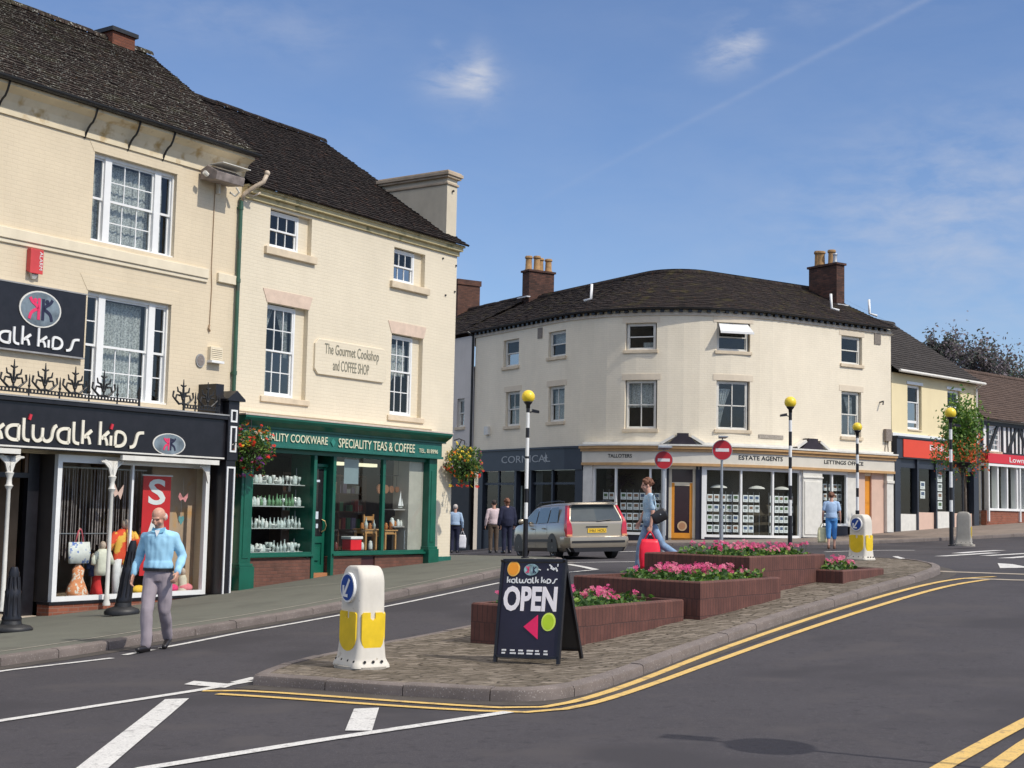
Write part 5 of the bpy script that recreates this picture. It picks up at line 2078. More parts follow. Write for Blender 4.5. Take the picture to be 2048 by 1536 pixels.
# property cards standing in the windows: each panel is a thing, its cards are parts
cm_ = MB()
cm_.box(-.10, .10, -.004, .004, 0, .245, 0)
cm_.box(-.07, .07, -.006, -.004, .10, .205, 1)
cm_.box(-.065, .065, -.006, -.004, .03, .045, 2)
cm_.box(-.065, .03, -.006, -.004, .06, .075, 2)
CMS = [cm_.mesh('card', [mat('white_card' + n_, (.85, .87, .86), .6, var=.06, vscale=2), mat('house_photo' + n_, c, .5, var=.6, vscale=5), mat('grey_print', (.35, .37, .36), .6)])
       for n_, c in (('', (.12, .14, .13)), ('_cool', (.07, .11, .20)), ('_warm', (.22, .12, .07)), ('_green', (.07, .13, .05)))]
PROPS = [(9.78, 2, 4, 'left of the first white mullion'), (10.55, 5, 4, 'between the two mullions left of the orange door'), (11.80, 2, 4, 'nearest the left side of the orange door'),
         (13.78, 5, 4, 'first to the right of the orange door'), (15.16, 3, 4, 'in the middle pane of the widest window'), (16.36, 5, 4, 'in the last pane before the broad white pilaster'),
         (18.80, 2, 4, 'just right of the broad white pilaster'), (19.34, 3, 4, 'nearest the pink door surround')]
for s0, nc, nr, where in PROPS:
    zb = 1.0 if s0 < 18 else 1.5
    p, t = BOW.at(s0 + nc * .115)
    loc = Vector((p.x - t.y * .28, p.y + t.x * .28))
    pn = thing('property_display', 'white property cards in rows, ' + where, 'display panel', (loc.x, loc.y, zb), math.atan2(t.y, t.x), group='estate agent window display panels')
    mb = MB()
    for c in range(nc + 1):
        x = (c - nc / 2) * .235
        mb.tube([(x, .03, -.1), (x, .03, nr * .36 + .02)], .006, 5)
    mb.build('hanging_wires', M_GREY, pn)
    for c in range(nc):
        for r_ in range(nr):
            if s0 == 15.16 and c == 2 and r_ < 2:
                continue
            o = bpy.data.objects.new('card', random.choice(CMS))
            COL.objects.link(o)
            o.parent = pn
            o.location = ((c - nc / 2 + .5) * .235 + random.uniform(-.006, .006), 0, .04 + r_ * .355)
            o.rotation_euler = (0, random.uniform(-.02, .02), 0)
# dried flower arrangements behind the left pane, lampshade like domes behind the others
for s, z, r, lab in ((10.3, 2.72, .35, 'dark arrangement of dried twigs in the leftmost estate agent pane'), (11.95, 2.62, .3, 'dark dried twig arrangement beside the shop window frame left of the orange door')):
    q = bmf(s, .6, z)
    mb = MB()
    rr = random.Random(3)
    for _ in range(70):
        a = rr.uniform(0, 6.28)
        u = rr.uniform(.3, 1)
        e = (q[0] + BC.x + math.cos(a) * r * 1.7 * u, q[1] + BC.y + math.sin(a) * .2, z + rr.uniform(-.5, .9) * r)
        mb.tube([(q[0] + BC.x, q[1] + BC.y, z - .25), ((q[0] + BC.x + e[0]) / 2, (q[1] + BC.y + e[1]) / 2, (z + e[2]) / 2 + .05), e], [.01, .008, .02], 4)
    mb.lathe([(.10, -.75), (.12, -.5), (.07, -.28), (.09, -.22)], (q[0] + BC.x, q[1] + BC.y, z), 10)
    o = mb.build('dried_arrangement', mat('dark_dried_stems', (.05, .032, .035), .9, var=.3))
    tag(o, lab, 'dried flowers')
for s, lab in ((14.0, 'first domed card rail hood right of the orange door'), (15.55, 'domed card rail hood in the middle pane'), (16.75, 'domed card rail hood in the last wide pane')):
    q = bmf(s + .2, .28, 2.58)
    mb = MB()
    mb.lathe([(.30, 0), (.26, .05), (.15, .09), (.03, .11)], (q[0] + BC.x, q[1] + BC.y, q[2]), 16, sy=.4)
    tag(mb.build('rail_hood', M_OFFW), lab, 'display hood', 'domed hoods above the property cards')

# ================================================================== grey neighbour seen past the cookshop
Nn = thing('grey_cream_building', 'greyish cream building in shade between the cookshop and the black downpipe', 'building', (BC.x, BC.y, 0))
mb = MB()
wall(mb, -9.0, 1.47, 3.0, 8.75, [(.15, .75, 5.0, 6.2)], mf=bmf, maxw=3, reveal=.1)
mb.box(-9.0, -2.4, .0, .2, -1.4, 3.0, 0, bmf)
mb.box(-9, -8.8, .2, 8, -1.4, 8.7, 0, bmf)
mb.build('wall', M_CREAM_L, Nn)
roof(Nn, 'roof', M_ROOF_C, -9.2, -.22, (-.28, 8.78), (4.0, 11.0), 26, 30, mf=bmf, jig=.012)
mb = MB()
mb.face([bmf(-9.2, 4.05, 11.0), bmf(-.2, 4.05, 11.0), bmf(-.2, 8.2, 8.7), bmf(-9.2, 8.2, 8.7)])
mb.build('rear_roof', M_ROOF_C, Nn)
pane_win(.12, .80, 5.0, 6.2, 1, (1, 1), parent=Nn)
mb = MB()
mb.box(-2.4, -1.2, -.03, .12, -1.4, 3.0, 0, bmf)
mb.box(-.55, 1.5, -.03, .12, -1.4, 3.0, 0, bmf)
mb.box(-2.4, 1.5, -.05, .12, 2.9, 3.1, 0, bmf)
mb.build('timber_shopfront', mat('blackish_brown_boarding', (.022, .018, .018), .5, var=.4), Nn)
mb = MB()
mb.box(-1.2, -.55, .02, .08, -1.0, 2.9, 0, bmf)
mb.build('brown_red_door', mat('dark_red_brown_door', (.07, .02, .012), .5), Nn)
mb = MB()
mb.box(-.5, 1.4, -.12, -.05, 3.12, 3.22, 0, bmf)
mb.build('pink_signlet', M_PINK, Nn)
mb = MB()
mb.box(-6.9, -5.8, 3.3, 4.5, 9.5, 12.15, 0, bmf)
mb.box(-6.95, -5.75, 3.25, 4.55, 12.15, 12.4, 0, bmf)
mb.build('chimney', mat('brown_chimney_brick', (.11, .052, .036), .9, var=.2, vscale=3, brick=(.225, .075, .01, (1.2, 1.1, 1), (.7, .7, .7), (.8, .9, 1)), bump=.01), Nn)

# ================================================================== red fascia shop
RR = math.atan2(RS_E.y, RS_E.x)
Rs = thing('red_fascia_building', 'primrose two storey building with an orange-red shop sign, right of the rounded building', 'building', (RS_A.x, RS_A.y, 0), RR)
RL = (RS_B - RS_A).length
hR = [(1.16, 2.2, 5.10, 6.86), (4.16, 5.2, 5.10, 6.88)]
mb = MB()
wall(mb, .02, RL, 4.72, 7.25, hR, reveal=.14)
mb.box(RL - .2, RL - .001, .02, 7, .8, 7.2)
mb.box(.02, RL, 7, 7.2, .5, 7.2)
mb.face([(RL - .02, -.1, 7.2), (RL - .02, 7.4, 7.2), (RL - .02, 4.0, 10.1)])
mb.build('wall', M_CREAM_R, Rs)
mb = MB()
mb.box(-.15, .02, .05, 4, 7.0, 8.9)
mb.build('party_wall', M_CREAM_C, Rs)
for (a, b, c, d) in hR:
    w_ = pane_win(a, b, c, d, 1, (1, 1), parent=Rs, mf=None, wm=M_WHITE, sill=(.02, .06, .04), split=.62, side=.05)
    mb = MB()
    mb.box(a + .05, b - .14, .16, .19, c + .28, c + .38)
    mb.build('transom', M_WHITE, w_)
    mb = MB()
    mb.box(a - .08, b + .06, -.04, .02, d + .01, d + .12)
    mb.build('head_moulding', M_WHITE, w_)
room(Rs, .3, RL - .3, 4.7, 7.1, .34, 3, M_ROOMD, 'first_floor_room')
mb = MB()
mb.box(.02, RL, -.06, 0, 4.80, 4.92)
mb.build('string_band', M_WHITE, Rs)
roof(Rs, 'roof', M_ROOF_R, .0, RL + .12, (-.30, 7.30), (4.0, 10.15), 24, 30, jig=.006)
mb = MB()
mb.face([(0, 4.05, 10.12), (RL + .1, 4.05, 10.12), (RL + .1, 7.5, 7.2), (0, 7.5, 7.2)])
mb.build('rear_roof', M_ROOF_R, Rs)
mb = MB()
mb.tube([(.05, -.36, 7.30), (RL + .1, -.36, 7.27)], .06, 8)
mb.tube([(RL - .12, -.36, 7.24), (RL - .12, -.08, 7.05), (RL - .12, -.08, 1.2)], .045, 8)
mb.build('gutter', M_OFFW, Rs)
mb = MB()
mb.box(.04, RL - .05, -.22, 0, 3.95, 4.80)
mb.box(.02, RL - .03, -.28, 0, 4.72, 4.79)
for (a, b) in ((.04, .42), (RL - .5, RL - .1), (1.62, 1.72), (3.0, 3.1), (4.3, 4.4)):
    mb.box(a, b, -.14, .1, .9, 3.95)
mb.box(.42, RL - .5, -.06, .1, 3.6, 3.95)
mb.build('shopfront', M_SLATE, Rs)
mb = MB()
mb.box(.46, RL - .5, -.25, -.221, 4.0, 4.68)
mb.build('sign_panel', M_RED, Rs)
text_fit('Bridgfords', 2.35, 4.8, 4.26, 4.56, -.262, M_WHITE, Rs, thick=.01)
text_fit('estate agents', 2.85, 4.1, 4.08, 4.18, -.262, M_WHITE, Rs, thick=.01)
mb = MB()
mb.box(.42, 1.62, -.08, .05, .9, 1.82)
mb.build('stall_riser', M_OFFW, Rs)
mb = MB()
mb.box(3.1, 4.3, -.08, .05, .9, 1.95)
mb.build('stall_riser', M_OFFW, Rs)
mb = MB()
mb.box(1.72, 3.0, -.04, .05, .9, 1.9)
mb.build('step_panel', M_PINK, Rs)
mb = MB()
mb.box(4.4, RL - .5, -.04, .05, .9, 1.9)
mb.build('step_panel', M_PINK, Rs)
mb = MB()
mb.face([(.42, .02, 1.82), (RL - .5, .02, 1.82), (RL - .5, .02, 3.6), (.42, .02, 3.6)])
mb.build('glass', M_GLASS_S, Rs)
room(Rs, .3, RL - .3, 1.5, 3.9, .1, 3, M_ROOMD, 'shop_interior')
k = 0
for (x, z, nc, nr, lab) in ((.62, 2.05, 1, 4, 'single column of property cards beside the left edge of the red-signed shop'), (1.9, 2.45, 1, 1, 'first white notice in the red-signed shop doorway'), (2.45, 2.45, 1, 2, 'second white notice column in the red-signed shop'),
                            (3.35, 2.05, 2, 4, 'property cards behind the right-hand belisha beacon')):
    p = RS_A + RS_E * x - RS_N * .2
    pn = thing('property_display', lab, 'display panel', (p.x, p.y, z), RR, group='estate agent window display panels')
    mb = MB()
    mb.tube([(-.02, .03, -.05), (-.02, .03, nr * .36)], .006, 5)
    mb.build('hanging_wires', M_GREY, pn)
    for c in range(nc):
        for r_ in range(nr):
            o = bpy.data.objects.new('card', random.choice(CMS))
            COL.objects.link(o)
            o.parent = pn
            o.scale = (1.7, 1, 1.25)
            o.location = (.12 + c * .4, 0, r_ * .36)

# ================================================================== timber framed building on the right edge
T = thing('timber_framed_building', 'black and white timber framed building with a crimson shop sign at the right edge', 'building', (RS_B.x, RS_B.y, 0), RR)
mb = MB()
wall(mb, .35, 14, 4.46, 5.9, [(1.0, 2.0, 4.52, 5.55)], reveal=.08)
mb.box(.35, .55, .02, 7, 1, 5.9)
mb.build('wall', mat('white_limewash', (.74, .74, .72), .8, var=.06, grime=.2), T)
pane_win(1.0, 2.0, 4.52, 5.55, 3, (2, 2), parent=T, mf=None, wm=M_WHITE, side=.03, y=.04)
tb = MB()
tb.box(.3, 14, -.07, .0, 5.62, 5.78)
tb.box(.3, 14, -.07, .0, 4.40, 4.52)
for x in (.35, .82, 2.05):
    tb.box(x, x + .14, -.05, 0, 4.52, 5.62)
x = 2.5
while x < 13.5:
    tb.box(x, x + .11, -.045, 0, 4.52, 5.62)
    x += .34
for sg, cx in ((1, .95), (1, 2.6), (-1, 4.4), (1, 5.2)):
    tb.stroke(smooth([(cx, 4.5), (cx + sg * .25, 4.9), (cx + sg * .8, 5.65)], 2), .16, -.055, 0)
tb.build('timber_frame', M_IRON, T)
roof(T, 'roof', M_ROOF_T, .1, 14, (-.38, 5.86), (4.0, 8.6), 24, 40, jig=.01)
mb = MB()
mb.face([(0.1, 4.05, 8.6), (14, 4.05, 8.6), (14, 8, 5.6), (.1, 8, 5.6)])
mb.build('rear_roof', M_ROOF_T, T)
mb = MB()
mb.box(.3, 14, -.35, 0, 4.02, 4.42)
mb.build('sign_panel', M_CRIM, T)
text_fit('Lown Town', 2.1, 4.9, 4.10, 4.32, -.362, M_WHITE, T, thick=.01)
mb = MB()
mb.box(.3, 14, -.33, .0, 3.90, 4.0)
for x in (.42, 1.25, 2.05, 2.9, 3.75, 4.6, 5.5):
    mb.box(x, x + .10, -.25, .02, 2.05, 3.9)
for x in (.62, 3.3):
    mb.box(x - .2, x - .12, -.3, .02, 1.6, 3.9)
mb.box(.42, 14, -.28, .05, 2.05, 2.15)
sw_ = mb.build('shop_window', M_WHITE, T)
mb = MB()
mb.face([(.45, -.15, 2.15), (13.9, -.15, 2.15), (13.9, -.15, 3.9), (.45, -.15, 3.9)])
mb.build('glass', M_GLASS_S, sw_)
mb = MB()
mb.box(.35, 14, -.22, .3, .8, 2.05)
mb.build('stall_riser', M_BRICKO, T)
room(T, .4, 13.9, 2.06, 3.89, -.10, 3, M_ROOMD, 'shop_interior')
for i, (x, z) in enumerate(((.95, 2.3), (2.4, 2.3))):
    mb = MB()
    mb.box(x - .2, x + .2, .08, .12, z, z + 1.2)
    mb.build('window_poster', mat('pale_poster', (.5, .5, .42), .7, var=.5, vscale=10), T)
# small slate roofed house far behind
p = at_ = Vector((27.5, 74.0))
H = thing('distant_house', 'distant pale house with a grey roof behind the timber framed building', 'building', (p.x, p.y, 1.5), RR)
mb = MB()
mb.box(0, 9, 0, 6, -1, 6.4)
mb.build('wall', M_OFFW, H)
mb = MB()
for y0, y1 in ((-.4, 3.0), (6.4, 3.0)):
    mb.face([(-.3, y0, 6.3), (9.3, y0, 6.3), (9.3, y1, 8.2), (-.3, y1, 8.2)])
mb.build('roof', mat('pale_slate', (.3, .33, .34), .7, var=.1), H)
# ================================================================== street furniture and planting
def leaf_mat(name, col, var=.35, trans=.25):
    if name in MATS:
        return MATS[name]
    m_ = mat(name, col, .6, var=var, vscale=9)
    t = m_.node_tree
    bs = t.nodes['Principled BSDF']
    tr = t.nodes.new('ShaderNodeBsdfTranslucent')
    tr.inputs[0].default_value = (col[0] * 1.3, col[1] * 1.5, col[2], 1)
    mx = t.nodes.new('ShaderNodeMixShader')
    mx.inputs[0].default_value = trans
    out = t.nodes['Material Output']
    t.links.new(bs.outputs[0], mx.inputs[1])
    t.links.new(tr.outputs[0], mx.inputs[2])
    t.links.new(mx.outputs[0], out.inputs[0])
    return m_


L_DK = leaf_mat('deep_green_leaf', (.035, .085, .02))
L_MD = leaf_mat('mid_green_leaf', (.085, .17, .035))
L_LT = leaf_mat('yellow_green_leaf', (.20, .30, .05))
F_PINK = leaf_mat('magenta_petal', (.62, .07, .22), .25)
F_LPINK = leaf_mat('light_pink_petal', (.70, .19, .30), .2)
F_RED = leaf_mat('scarlet_petal', (.75, .03, .015), .25)
F_ORG = leaf_mat('orange_petal', (.85, .22, .03), .2)
F_YEL = leaf_mat('yellow_petal', (.85, .62, .04), .15)
F_PURP = leaf_mat('purple_petal', (.22, .04, .28), .25)
F_WHT = leaf_mat('white_petal', (.8, .75, .7), .1)


def leafq(mb, c, r, rr, mi, flat=0.0, asp=.55):
    """one small pointed leaf (two triangles folded on the mid rib)"""
    d = Vector((rr.gauss(0, 1), rr.gauss(0, 1), rr.gauss(0, 1) * (1 - flat) + .2)).normalized()
    s_ = d.cross(Vector((rr.gauss(0, 1), rr.gauss(0, 1), rr.gauss(0, 1)))).normalized()
    n = d.cross(s_)
    c = Vector(c)
    a, b = c - d * r, c + d * r
    p, q = c + s_ * r * asp + n * r * .2, c - s_ * r * asp + n * r * .2
    mb.face([a, p, b], mi)
    mb.face([a, b, q], mi)


def bloom(mb, c, r, rr, mi, k=5):
    c = Vector(c)
    n = Vector((rr.gauss(0, .5), rr.gauss(-.5, .5), rr.uniform(.3, 1))).normalized()
    u = n.cross(Vector((0, 0, 1)) if abs(n.z) < .9 else Vector((1, 0, 0))).normalized()
    v = n.cross(u)
    for i in range(k):
        a = 2 * math.pi * i / k + rr.uniform(-.2, .2)
        d = u * math.cos(a) + v * math.sin(a)
        e = u * math.cos(a + .9) + v * math.sin(a + .9)
        mb.face([c, c + d * r + n * r * .3, c + (d + e).normalized() * r * 1.25 + n * r * .15, c + e * r + n * r * .3], mi)


def cross_dir(d):
    return Vector((-d.y, d.x))


PD = Vector((.592, .806)).normalized()


def planter(corner, dirn, length, width, zt, label, seed, plant_label, hl=.16, taper=0.0, fl=60, ar=(0, 1), br=(0, 1)):
    """brick-on-end planter: near right corner, length along the street, width to its left"""
    d = dirn.normalized()
    w = Vector((-d.y, d.x))
    c = Vector(corner)
    t = thing('brick_planter', label, 'planter', (c.x, c.y, gz(c.x, c.y) + .1), 0, 'stepped brick planters on the traffic island')
    zb = gz(c.x, c.y) + .1

    def L(a, b):
        p = d * a + w * (b * (1 - taper * a / length))
        return (p.x, p.y)
    poly = [L(0, 0), L(length, 0), L(length, width), L(0, width)]
    H = zt - zb
    th = .11
    inner = [L(th, th), L(length - th, th), L(length - th, width - th), L(th, width - th)]
    mb = MB()
    n = 4
    acc = 0
    for i in range(4):
        a, b = poly[i], poly[(i + 1) % 4]
        c_, e_ = inner[i], inner[(i + 1) % 4]
        ll = math.hypot(b[0] - a[0], b[1] - a[1])
        zl = -.35
        mb.face([(a[0], a[1], zl), (b[0], b[1], zl), (b[0], b[1], H - .02), (a[0], a[1], H - .02)], 0, [(acc, H - .02 - zl), (acc + ll, H - .02 - zl), (acc + ll, 0), (acc, 0)])
        ai = [a[0] + (c_[0] - a[0]) * .15, a[1] + (c_[1] - a[1]) * .15]
        bi = [b[0] + (e_[0] - b[0]) * .15, b[1] + (e_[1] - b[1]) * .15]
        mb.face([(a[0], a[1], H - .02), (b[0], b[1], H - .02), (bi[0], bi[1], H), (ai[0], ai[1], H)], 0, [(acc, .05), (acc + ll, .05), (acc + ll, .07), (acc, .07)])
        mb.face([(ai[0], ai[1], H), (bi[0], bi[1], H), (e_[0], e_[1], H), (c_[0], c_[1], H)], 0, [(acc, .05), (acc + ll, .05), (acc + ll, .2), (acc, .2)])
        mb.face([(c_[0], c_[1], H), (e_[0], e_[1], H), (e_[0], e_[1], H - .1), (c_[0], c_[1], H - .1)], 0)
        acc += ll
    mb.build('brick_wall', M_BRICKV, t, norm=True)
    mb = MB()
    mb.face([(p[0], p[1], H - .07) for p in inner])
    mb.build('soil', M_SOIL, t)
    # planting
    rr = random.Random(seed)
    g = MB()
    area = (length - .3) * (width - .3)
    for _ in range(int(area * 420)):
        a, b = rr.uniform(.16 + ar[0] * (length - .32), .16 + ar[1] * (length - .32)), rr.uniform(.16 + br[0] * (width - .32), .16 + br[1] * (width - .32))
        p = L(a, b)
        h0 = H - .05 + rr.random() ** 1.3 * hl * .8 * (0.75 + .5 * math.sin(a * 5 + b * 3 + seed))
        leafq(g, (p[0], p[1], h0), rr.uniform(.03, .055), rr, rr.choice((0, 0, 1, 1, 1, 2)), .3, .7)
    for _ in range(int(area * fl * .55)):
        a, b = rr.uniform(.18 + ar[0] * (length - .36), .18 + ar[1] * (length - .36)), rr.uniform(.18 + br[0] * (width - .36), .18 + br[1] * (width - .36))
        if math.sin(a * 4.1 + seed) + math.sin(b * 5.3 + seed * 2) < -.7:
            continue
        p = L(a, b)
        h0 = H + hl * rr.uniform(.45, 1.0)
        mi = rr.choice((3, 3, 3, 4, 4))
        g.tube([(p[0], p[1], h0 - .12), (p[0] + .01, p[1], h0)], .004, 3, 1)
        for _k in range(5):
            bloom(g, (p[0] + rr.gauss(0, .02), p[1] + rr.gauss(0, .02), h0 + rr.gauss(0, .016)), rr.uniform(.016, .026), rr, mi)
    o = g.build('flower_bed', [L_DK, L_MD, L_LT, F_PINK, F_LPINK], None, weld=False, norm=False, loc=(c.x, c.y, zb))
    tag(o, plant_label, 'flowers', None, 'stuff')
    return t


planter((.65, 16.12), PD, 2.85, 1.35, .52, 'lowest and nearest brick planter, partly hidden behind the open sign', 1, 'pink flowers over short green leaves in the nearest brick planter', .15, fl=46, ar=(0, .86))
planter((2.56, 18.44), PD, 2.46, 2.02, .75, 'second brick planter, a step higher than the nearest one', 2, 'pink blooms and bright leaves in the second planter, beneath the red carrier bag', .17, br=(0, .72))
planter((3.57, 20.50), PD, 2.75, 1.80, 1.04, 'tallest brick planter near the far end of the traffic island', 3, 'dense pink flowers in the tallest brick planter', .17, br=(0, .80))
planter((5.35, 22.15), PD, 1.75, 1.25, .80, 'small low brick planter last in the row at the tapering end', 4, 'small clump of pink flowers in the last low planter', .20, ar=(0, .62))

# ---- internally lit keep-left bollard
M_BWHITE = mat('chalky_white_plastic', (.66, .62, .54), .55, var=.08, vscale=4, grime=.5, spots=[(9, .66, .74, (.40, .34, .26))])
M_BYEL = mat('translucent_yellow_panel', (.80, .55, .02), .35, var=.12, vscale=5)
M_BLUE = mat('road_sign_blue', (.01, .06, .30), .4, var=.08)


def rrect(w, d, r, n=6):
    out = []
    for cx, cy, a0 in ((w - r, d - r, 0), (-(w - r), d - r, 90), (-(w - r), -(d - r), 180), (w - r, -(d - r), 270)):
        for i in range(n + 1):
            a = R(a0 + 90 * i / n)
            out.append((cx + r * math.cos(a), cy + r * math.sin(a)))
    return out


def bollard(px, py, rz, label, sc=1.0, arrow=True):
    p = gp(px, py, .12)
    t = thing('traffic_bollard', label, 'bollard', p, rz, 'white keep-left traffic bollards')
    t.scale = (sc, sc, sc)
    w, d = .245, .175
    mb = MB()
    prof = [(1.14, 0), (1.12, .03), (1.04, .06), (1.02, .10), (.98, .2), (.92, .32), (.90, .7), (.885, .86)]
    rings = []
    for k, z in prof:
        rings.append([(x * k, y * k * (1.1 if z < .1 else 1), z) for x, y in rrect(w, d, .06)])
    # domed top, rounder across the narrow direction
    for i in range(1, 8):
        a = math.pi / 2 * i / 7
        kx = .885 * (math.cos(a) ** .55 if i < 7 else .02)
        ky = .885 * (.80 + .20 * math.cos(a)) if i < 7 else .5
        rings.append([(x * kx, y * ky, .86 + .19 * math.sin(a)) for x, y in rrect(w, d, .06)])
    mb.loft(rings, 0, True)
    body = mb.build('shell', M_BWHITE if arrow else mat('grey_beige_plastic', (.34, .32, .28), .6, var=.12, vscale=4, grime=.4), t)  # shell without an arrow is a darker grey-beige than the white ones
    auto_smooth(body, 45)
    # yellow panels on all four sides
    for (ax, dist, hw) in [q for q in ((0, w * .92, d * .74), (1, d * .92, w * .74), (2, w * .92, d * .74), (3, d * .92, w * .74)) if arrow or q[0] == 0]:
        mb = MB()
        pts = []
        z0, z1 = .16, .57
        for i in range(9):
            a = math.pi + math.pi * i / 8
            pts.append((hw * math.cos(a), z0 + .13 + .13 * math.sin(a)))
        pts += [(hw, z1 - .02), (hw - .02, z1), (.03, z1), (.03, z1 - .06), (.0, z1 - .085), (-.03, z1 - .06), (-.03, z1), (-hw + .02, z1), (-hw, z1 - .02)]

        def F(a, y, z, ax=ax, dist=dist):
            y = y - dist
            if ax == 1:
                return (a, y, z)
            if ax == 3:
                return (-a, -y, z)
            if ax == 0:
                return (-y, a, z)
            return (y, -a, z)
        mb.poly(pts, -.014, .03, 0, F)
        pnl = mb.build('yellow_panel', M_BYEL, t)
    if arrow:
        mb = MB()
        F = lambda a, y, z: (a, y - d * .92, z)
        mb.disc((-.0, .82), .155, .155, -.030, .02, 0, 32, F)
        mb.disc((-.0, .82), .135, .135, -.034, -.030, 1, 32, F)
        for st in ([(.06, .91), (-.055, .745)],):
            mb.stroke(st, .032, -.040, -.034, 0, (0, 0), (1, 1), F)
        mb.stroke([(-.075, .84), (-.075, .735), (.03, .735)], .034, -.040, -.034, 0, (0, 0), (1, 1), F)
        mb.build('keep_left_sign', [M_WHITE, M_BLUE], t)
    mb = MB()
    for ax_, ay_ in ((-.2, -.19), (-.07, -.19), (.07, -.19), (.2, -.19), (-.27, -.1), (-.27, .0), (-.27, .1), (.27, -.1), (.27, 0), (.27, .1)):
        mb.ball((ax_, ay_, .065), .016, 0, 8, 6)
    mb.build('fixing_bolts', M_IRON, t)
    mb = MB()
    mb.lathe([(.36, -.05), (.355, .012), (.0, .014)], (0, 0, 0), 24, sx=.95, sy=.75)
    mb.build('mortar_base', mat('mortar_bed', (.36, .33, .28), .9, var=.3, vscale=9, bump=.005), t)
    return t


bollard(722, 1331, R(-56), 'large white bollard with blue arrow and yellow panels at the island tip', 1.0)
bollard(1722, 1119, R(-50), 'distant bollard with blue arrow disc, beyond the last planter', .86)
bollard(1928, 1089, R(-22), 'grey-looking bollard seen from behind, beside the rightmost belisha beacon', .93, arrow=False)

# ---- belisha beacons
M_GLOBE = mat('amber_globe', (.86, .62, .04), .35, var=.05, vscale=5)


def beacon(px, py, zt_px, label, bands, lampside, r=.165, proto=[None]):
    p = gp(px, py, .10)
    # height from the photograph row of the globe top
    dpt = ray(px, zt_px)
    H = CAMZ + dpt.z * (p.y / dpt.y) - p.z
    t = thing('belisha_beacon', label, 'beacon', p, 0, 'belisha beacons beside the crossing')
    mb = MB()
    z = 0
    hp = H - 2 * r - .02
    cols = []
    for i, (f, c) in enumerate(bands):
        z1 = hp * f
        rad = .062 if i == 0 else .046
        mb.tube([(0, 0, z), (0, 0, z1)], rad, 14, c)
        z = z1
    mb.lathe([(.10, 0), (.10, .03), (.066, .05)], (0, 0, 0), 16, 0)
    o = mb.build('post', [M_BLACK, M_WHITE], t)
    auto_smooth(o, 40)
    mb = MB()
    mb.lathe([(.05, -.1), (.055, -.02), (.10, .03), (.115, .07), (.09, .075)], (0, 0, hp), 16)
    o = mb.build('collar', M_BLACK, t, smooth=True)
    mb = MB()
    mb.ball((0, 0, hp + r + .02), r, 0, 28, 18)
    mb.build('globe', M_GLOBE, t, smooth=True)
    if lampside:
        mb = MB()
        s = lampside
        mb.tube([(0, 0, hp - .22), (s * .12, -.02, hp - .18)], .018, 6)
        mb.loft([[(s * x, y, z_ + hp - .2) for x, y, z_ in q] for q in ([(.10, -.05, .0), (.10, .05, .0), (.10, .05, .08), (.10, -.05, .08)], [(.28, -.07, -.02), (.28, .07, -.02), (.28, .07, .04), (.28, -.07, .04)])])
        mb.build('flood_lamp', M_BLACK, t)
    return t


beacon(1050, 1117, 780, 'belisha beacon nearest the cookshop, in front of the estate car', [(.235, 0), (.335, 1), (.42, 0), (.60, 1), (.615, 0), (.745, 1), (.84, 0), (.955, 1), (1.0, 0)][:0] or
       [(.255, 0), (.36, 1), (.45, 0), (.645, 1), (.66, 0), (.78, 1), (.845, 0), (.945, 1), (1.0, 0)], 1, .165)
beacon(1580, 1103, 793, 'tall belisha beacon rising behind the tallest planter', [(.25, 0), (.36, 1), (.46, 0), (.58, 1), (.66, 0), (.74, 1), (.84, 0), (.92, 1), (1, 0)], -1, .165)
beacon(1715, 1088, 845, 'small distant belisha beacon behind the arrow bollard', [(.3, 0), (.42, 1), (.5, 0), (.64, 1), (.72, 0), (.8, 1), (.9, 0), (.95, 1), (1, 0)], 0, .15)
beacon(1903, 1092, 815, 'rightmost belisha beacon in front of the small tree', [(.27, 0), (.36, 1), (.46, 0), (.585, 1), (.66, 0), (.76, 1), (.84, 0), (.92, 1), (1, 0)], 1, .165)

# ---- no entry signs


def no_entry(px, py, cpy, rad_px, label, facing=0.0):
    p = gp(px, py, .10)
    k = p.y / FPX
    dpt = ray(px, cpy)
    zc = CAMZ + dpt.z * (p.y / dpt.y) - p.z
    r = rad_px * k
    t = thing('no_entry_sign', label, 'road sign', p, facing, 'no entry signs on grey poles')
    mb = MB()
    mb.tube([(0, .04, 0), (0, .04, zc + r * .8)], .038, 12)
    mb.tube([(0, .04, 0), (0, .04, 1.0 * zc / 2.4)], .055, 12)
    auto_smooth(mb.build('pole', M_GREY, t), 40)
    mb = MB()
    mb.disc((0, zc), r, r, -.012, .005, 0, 36)
    mb.disc((0, zc), r * .94, r * .94, -.015, -.012, 1, 36)
    mb.box(-r * .66, r * .66, -.019, -.015, zc - r * .16, zc + r * .16, 2)
    mb.build('sign_face', [M_GREY, mat('sign_red', (.42, .012, .02), .4, var=.06), mat('sign_white_band', (.7, .66, .66), .5, var=.05)], t)
    mb = MB()
    mb.tube([(0, .04, zc + r * .7), (0, -.02, zc + r * 1.15)], .015, 6)
    mb.loft([[(x, y, zc + r * 1.12 + z) for x, y, z in q] for q in ([(-.13, -.22, .03), (.13, -.22, .03), (.13, -.22, .06), (-.13, -.22, .06)], [(-.10, .08, 0), (.10, .08, 0), (.10, .08, .09), (-.10, .08, .09)])])
    mb.build('sign_lamp', M_GREY, t)
    return t


no_entry(1325, 1130, 920, 18.5, 'left no entry sign, the slightly smaller red disc', .05)
no_entry(1443, 1100, 900, 20.5, 'right no entry sign, the larger disc with a lamp on top', .05)
# the same kind of sign stands on the near pavement just out of view and throws its shadow across the road


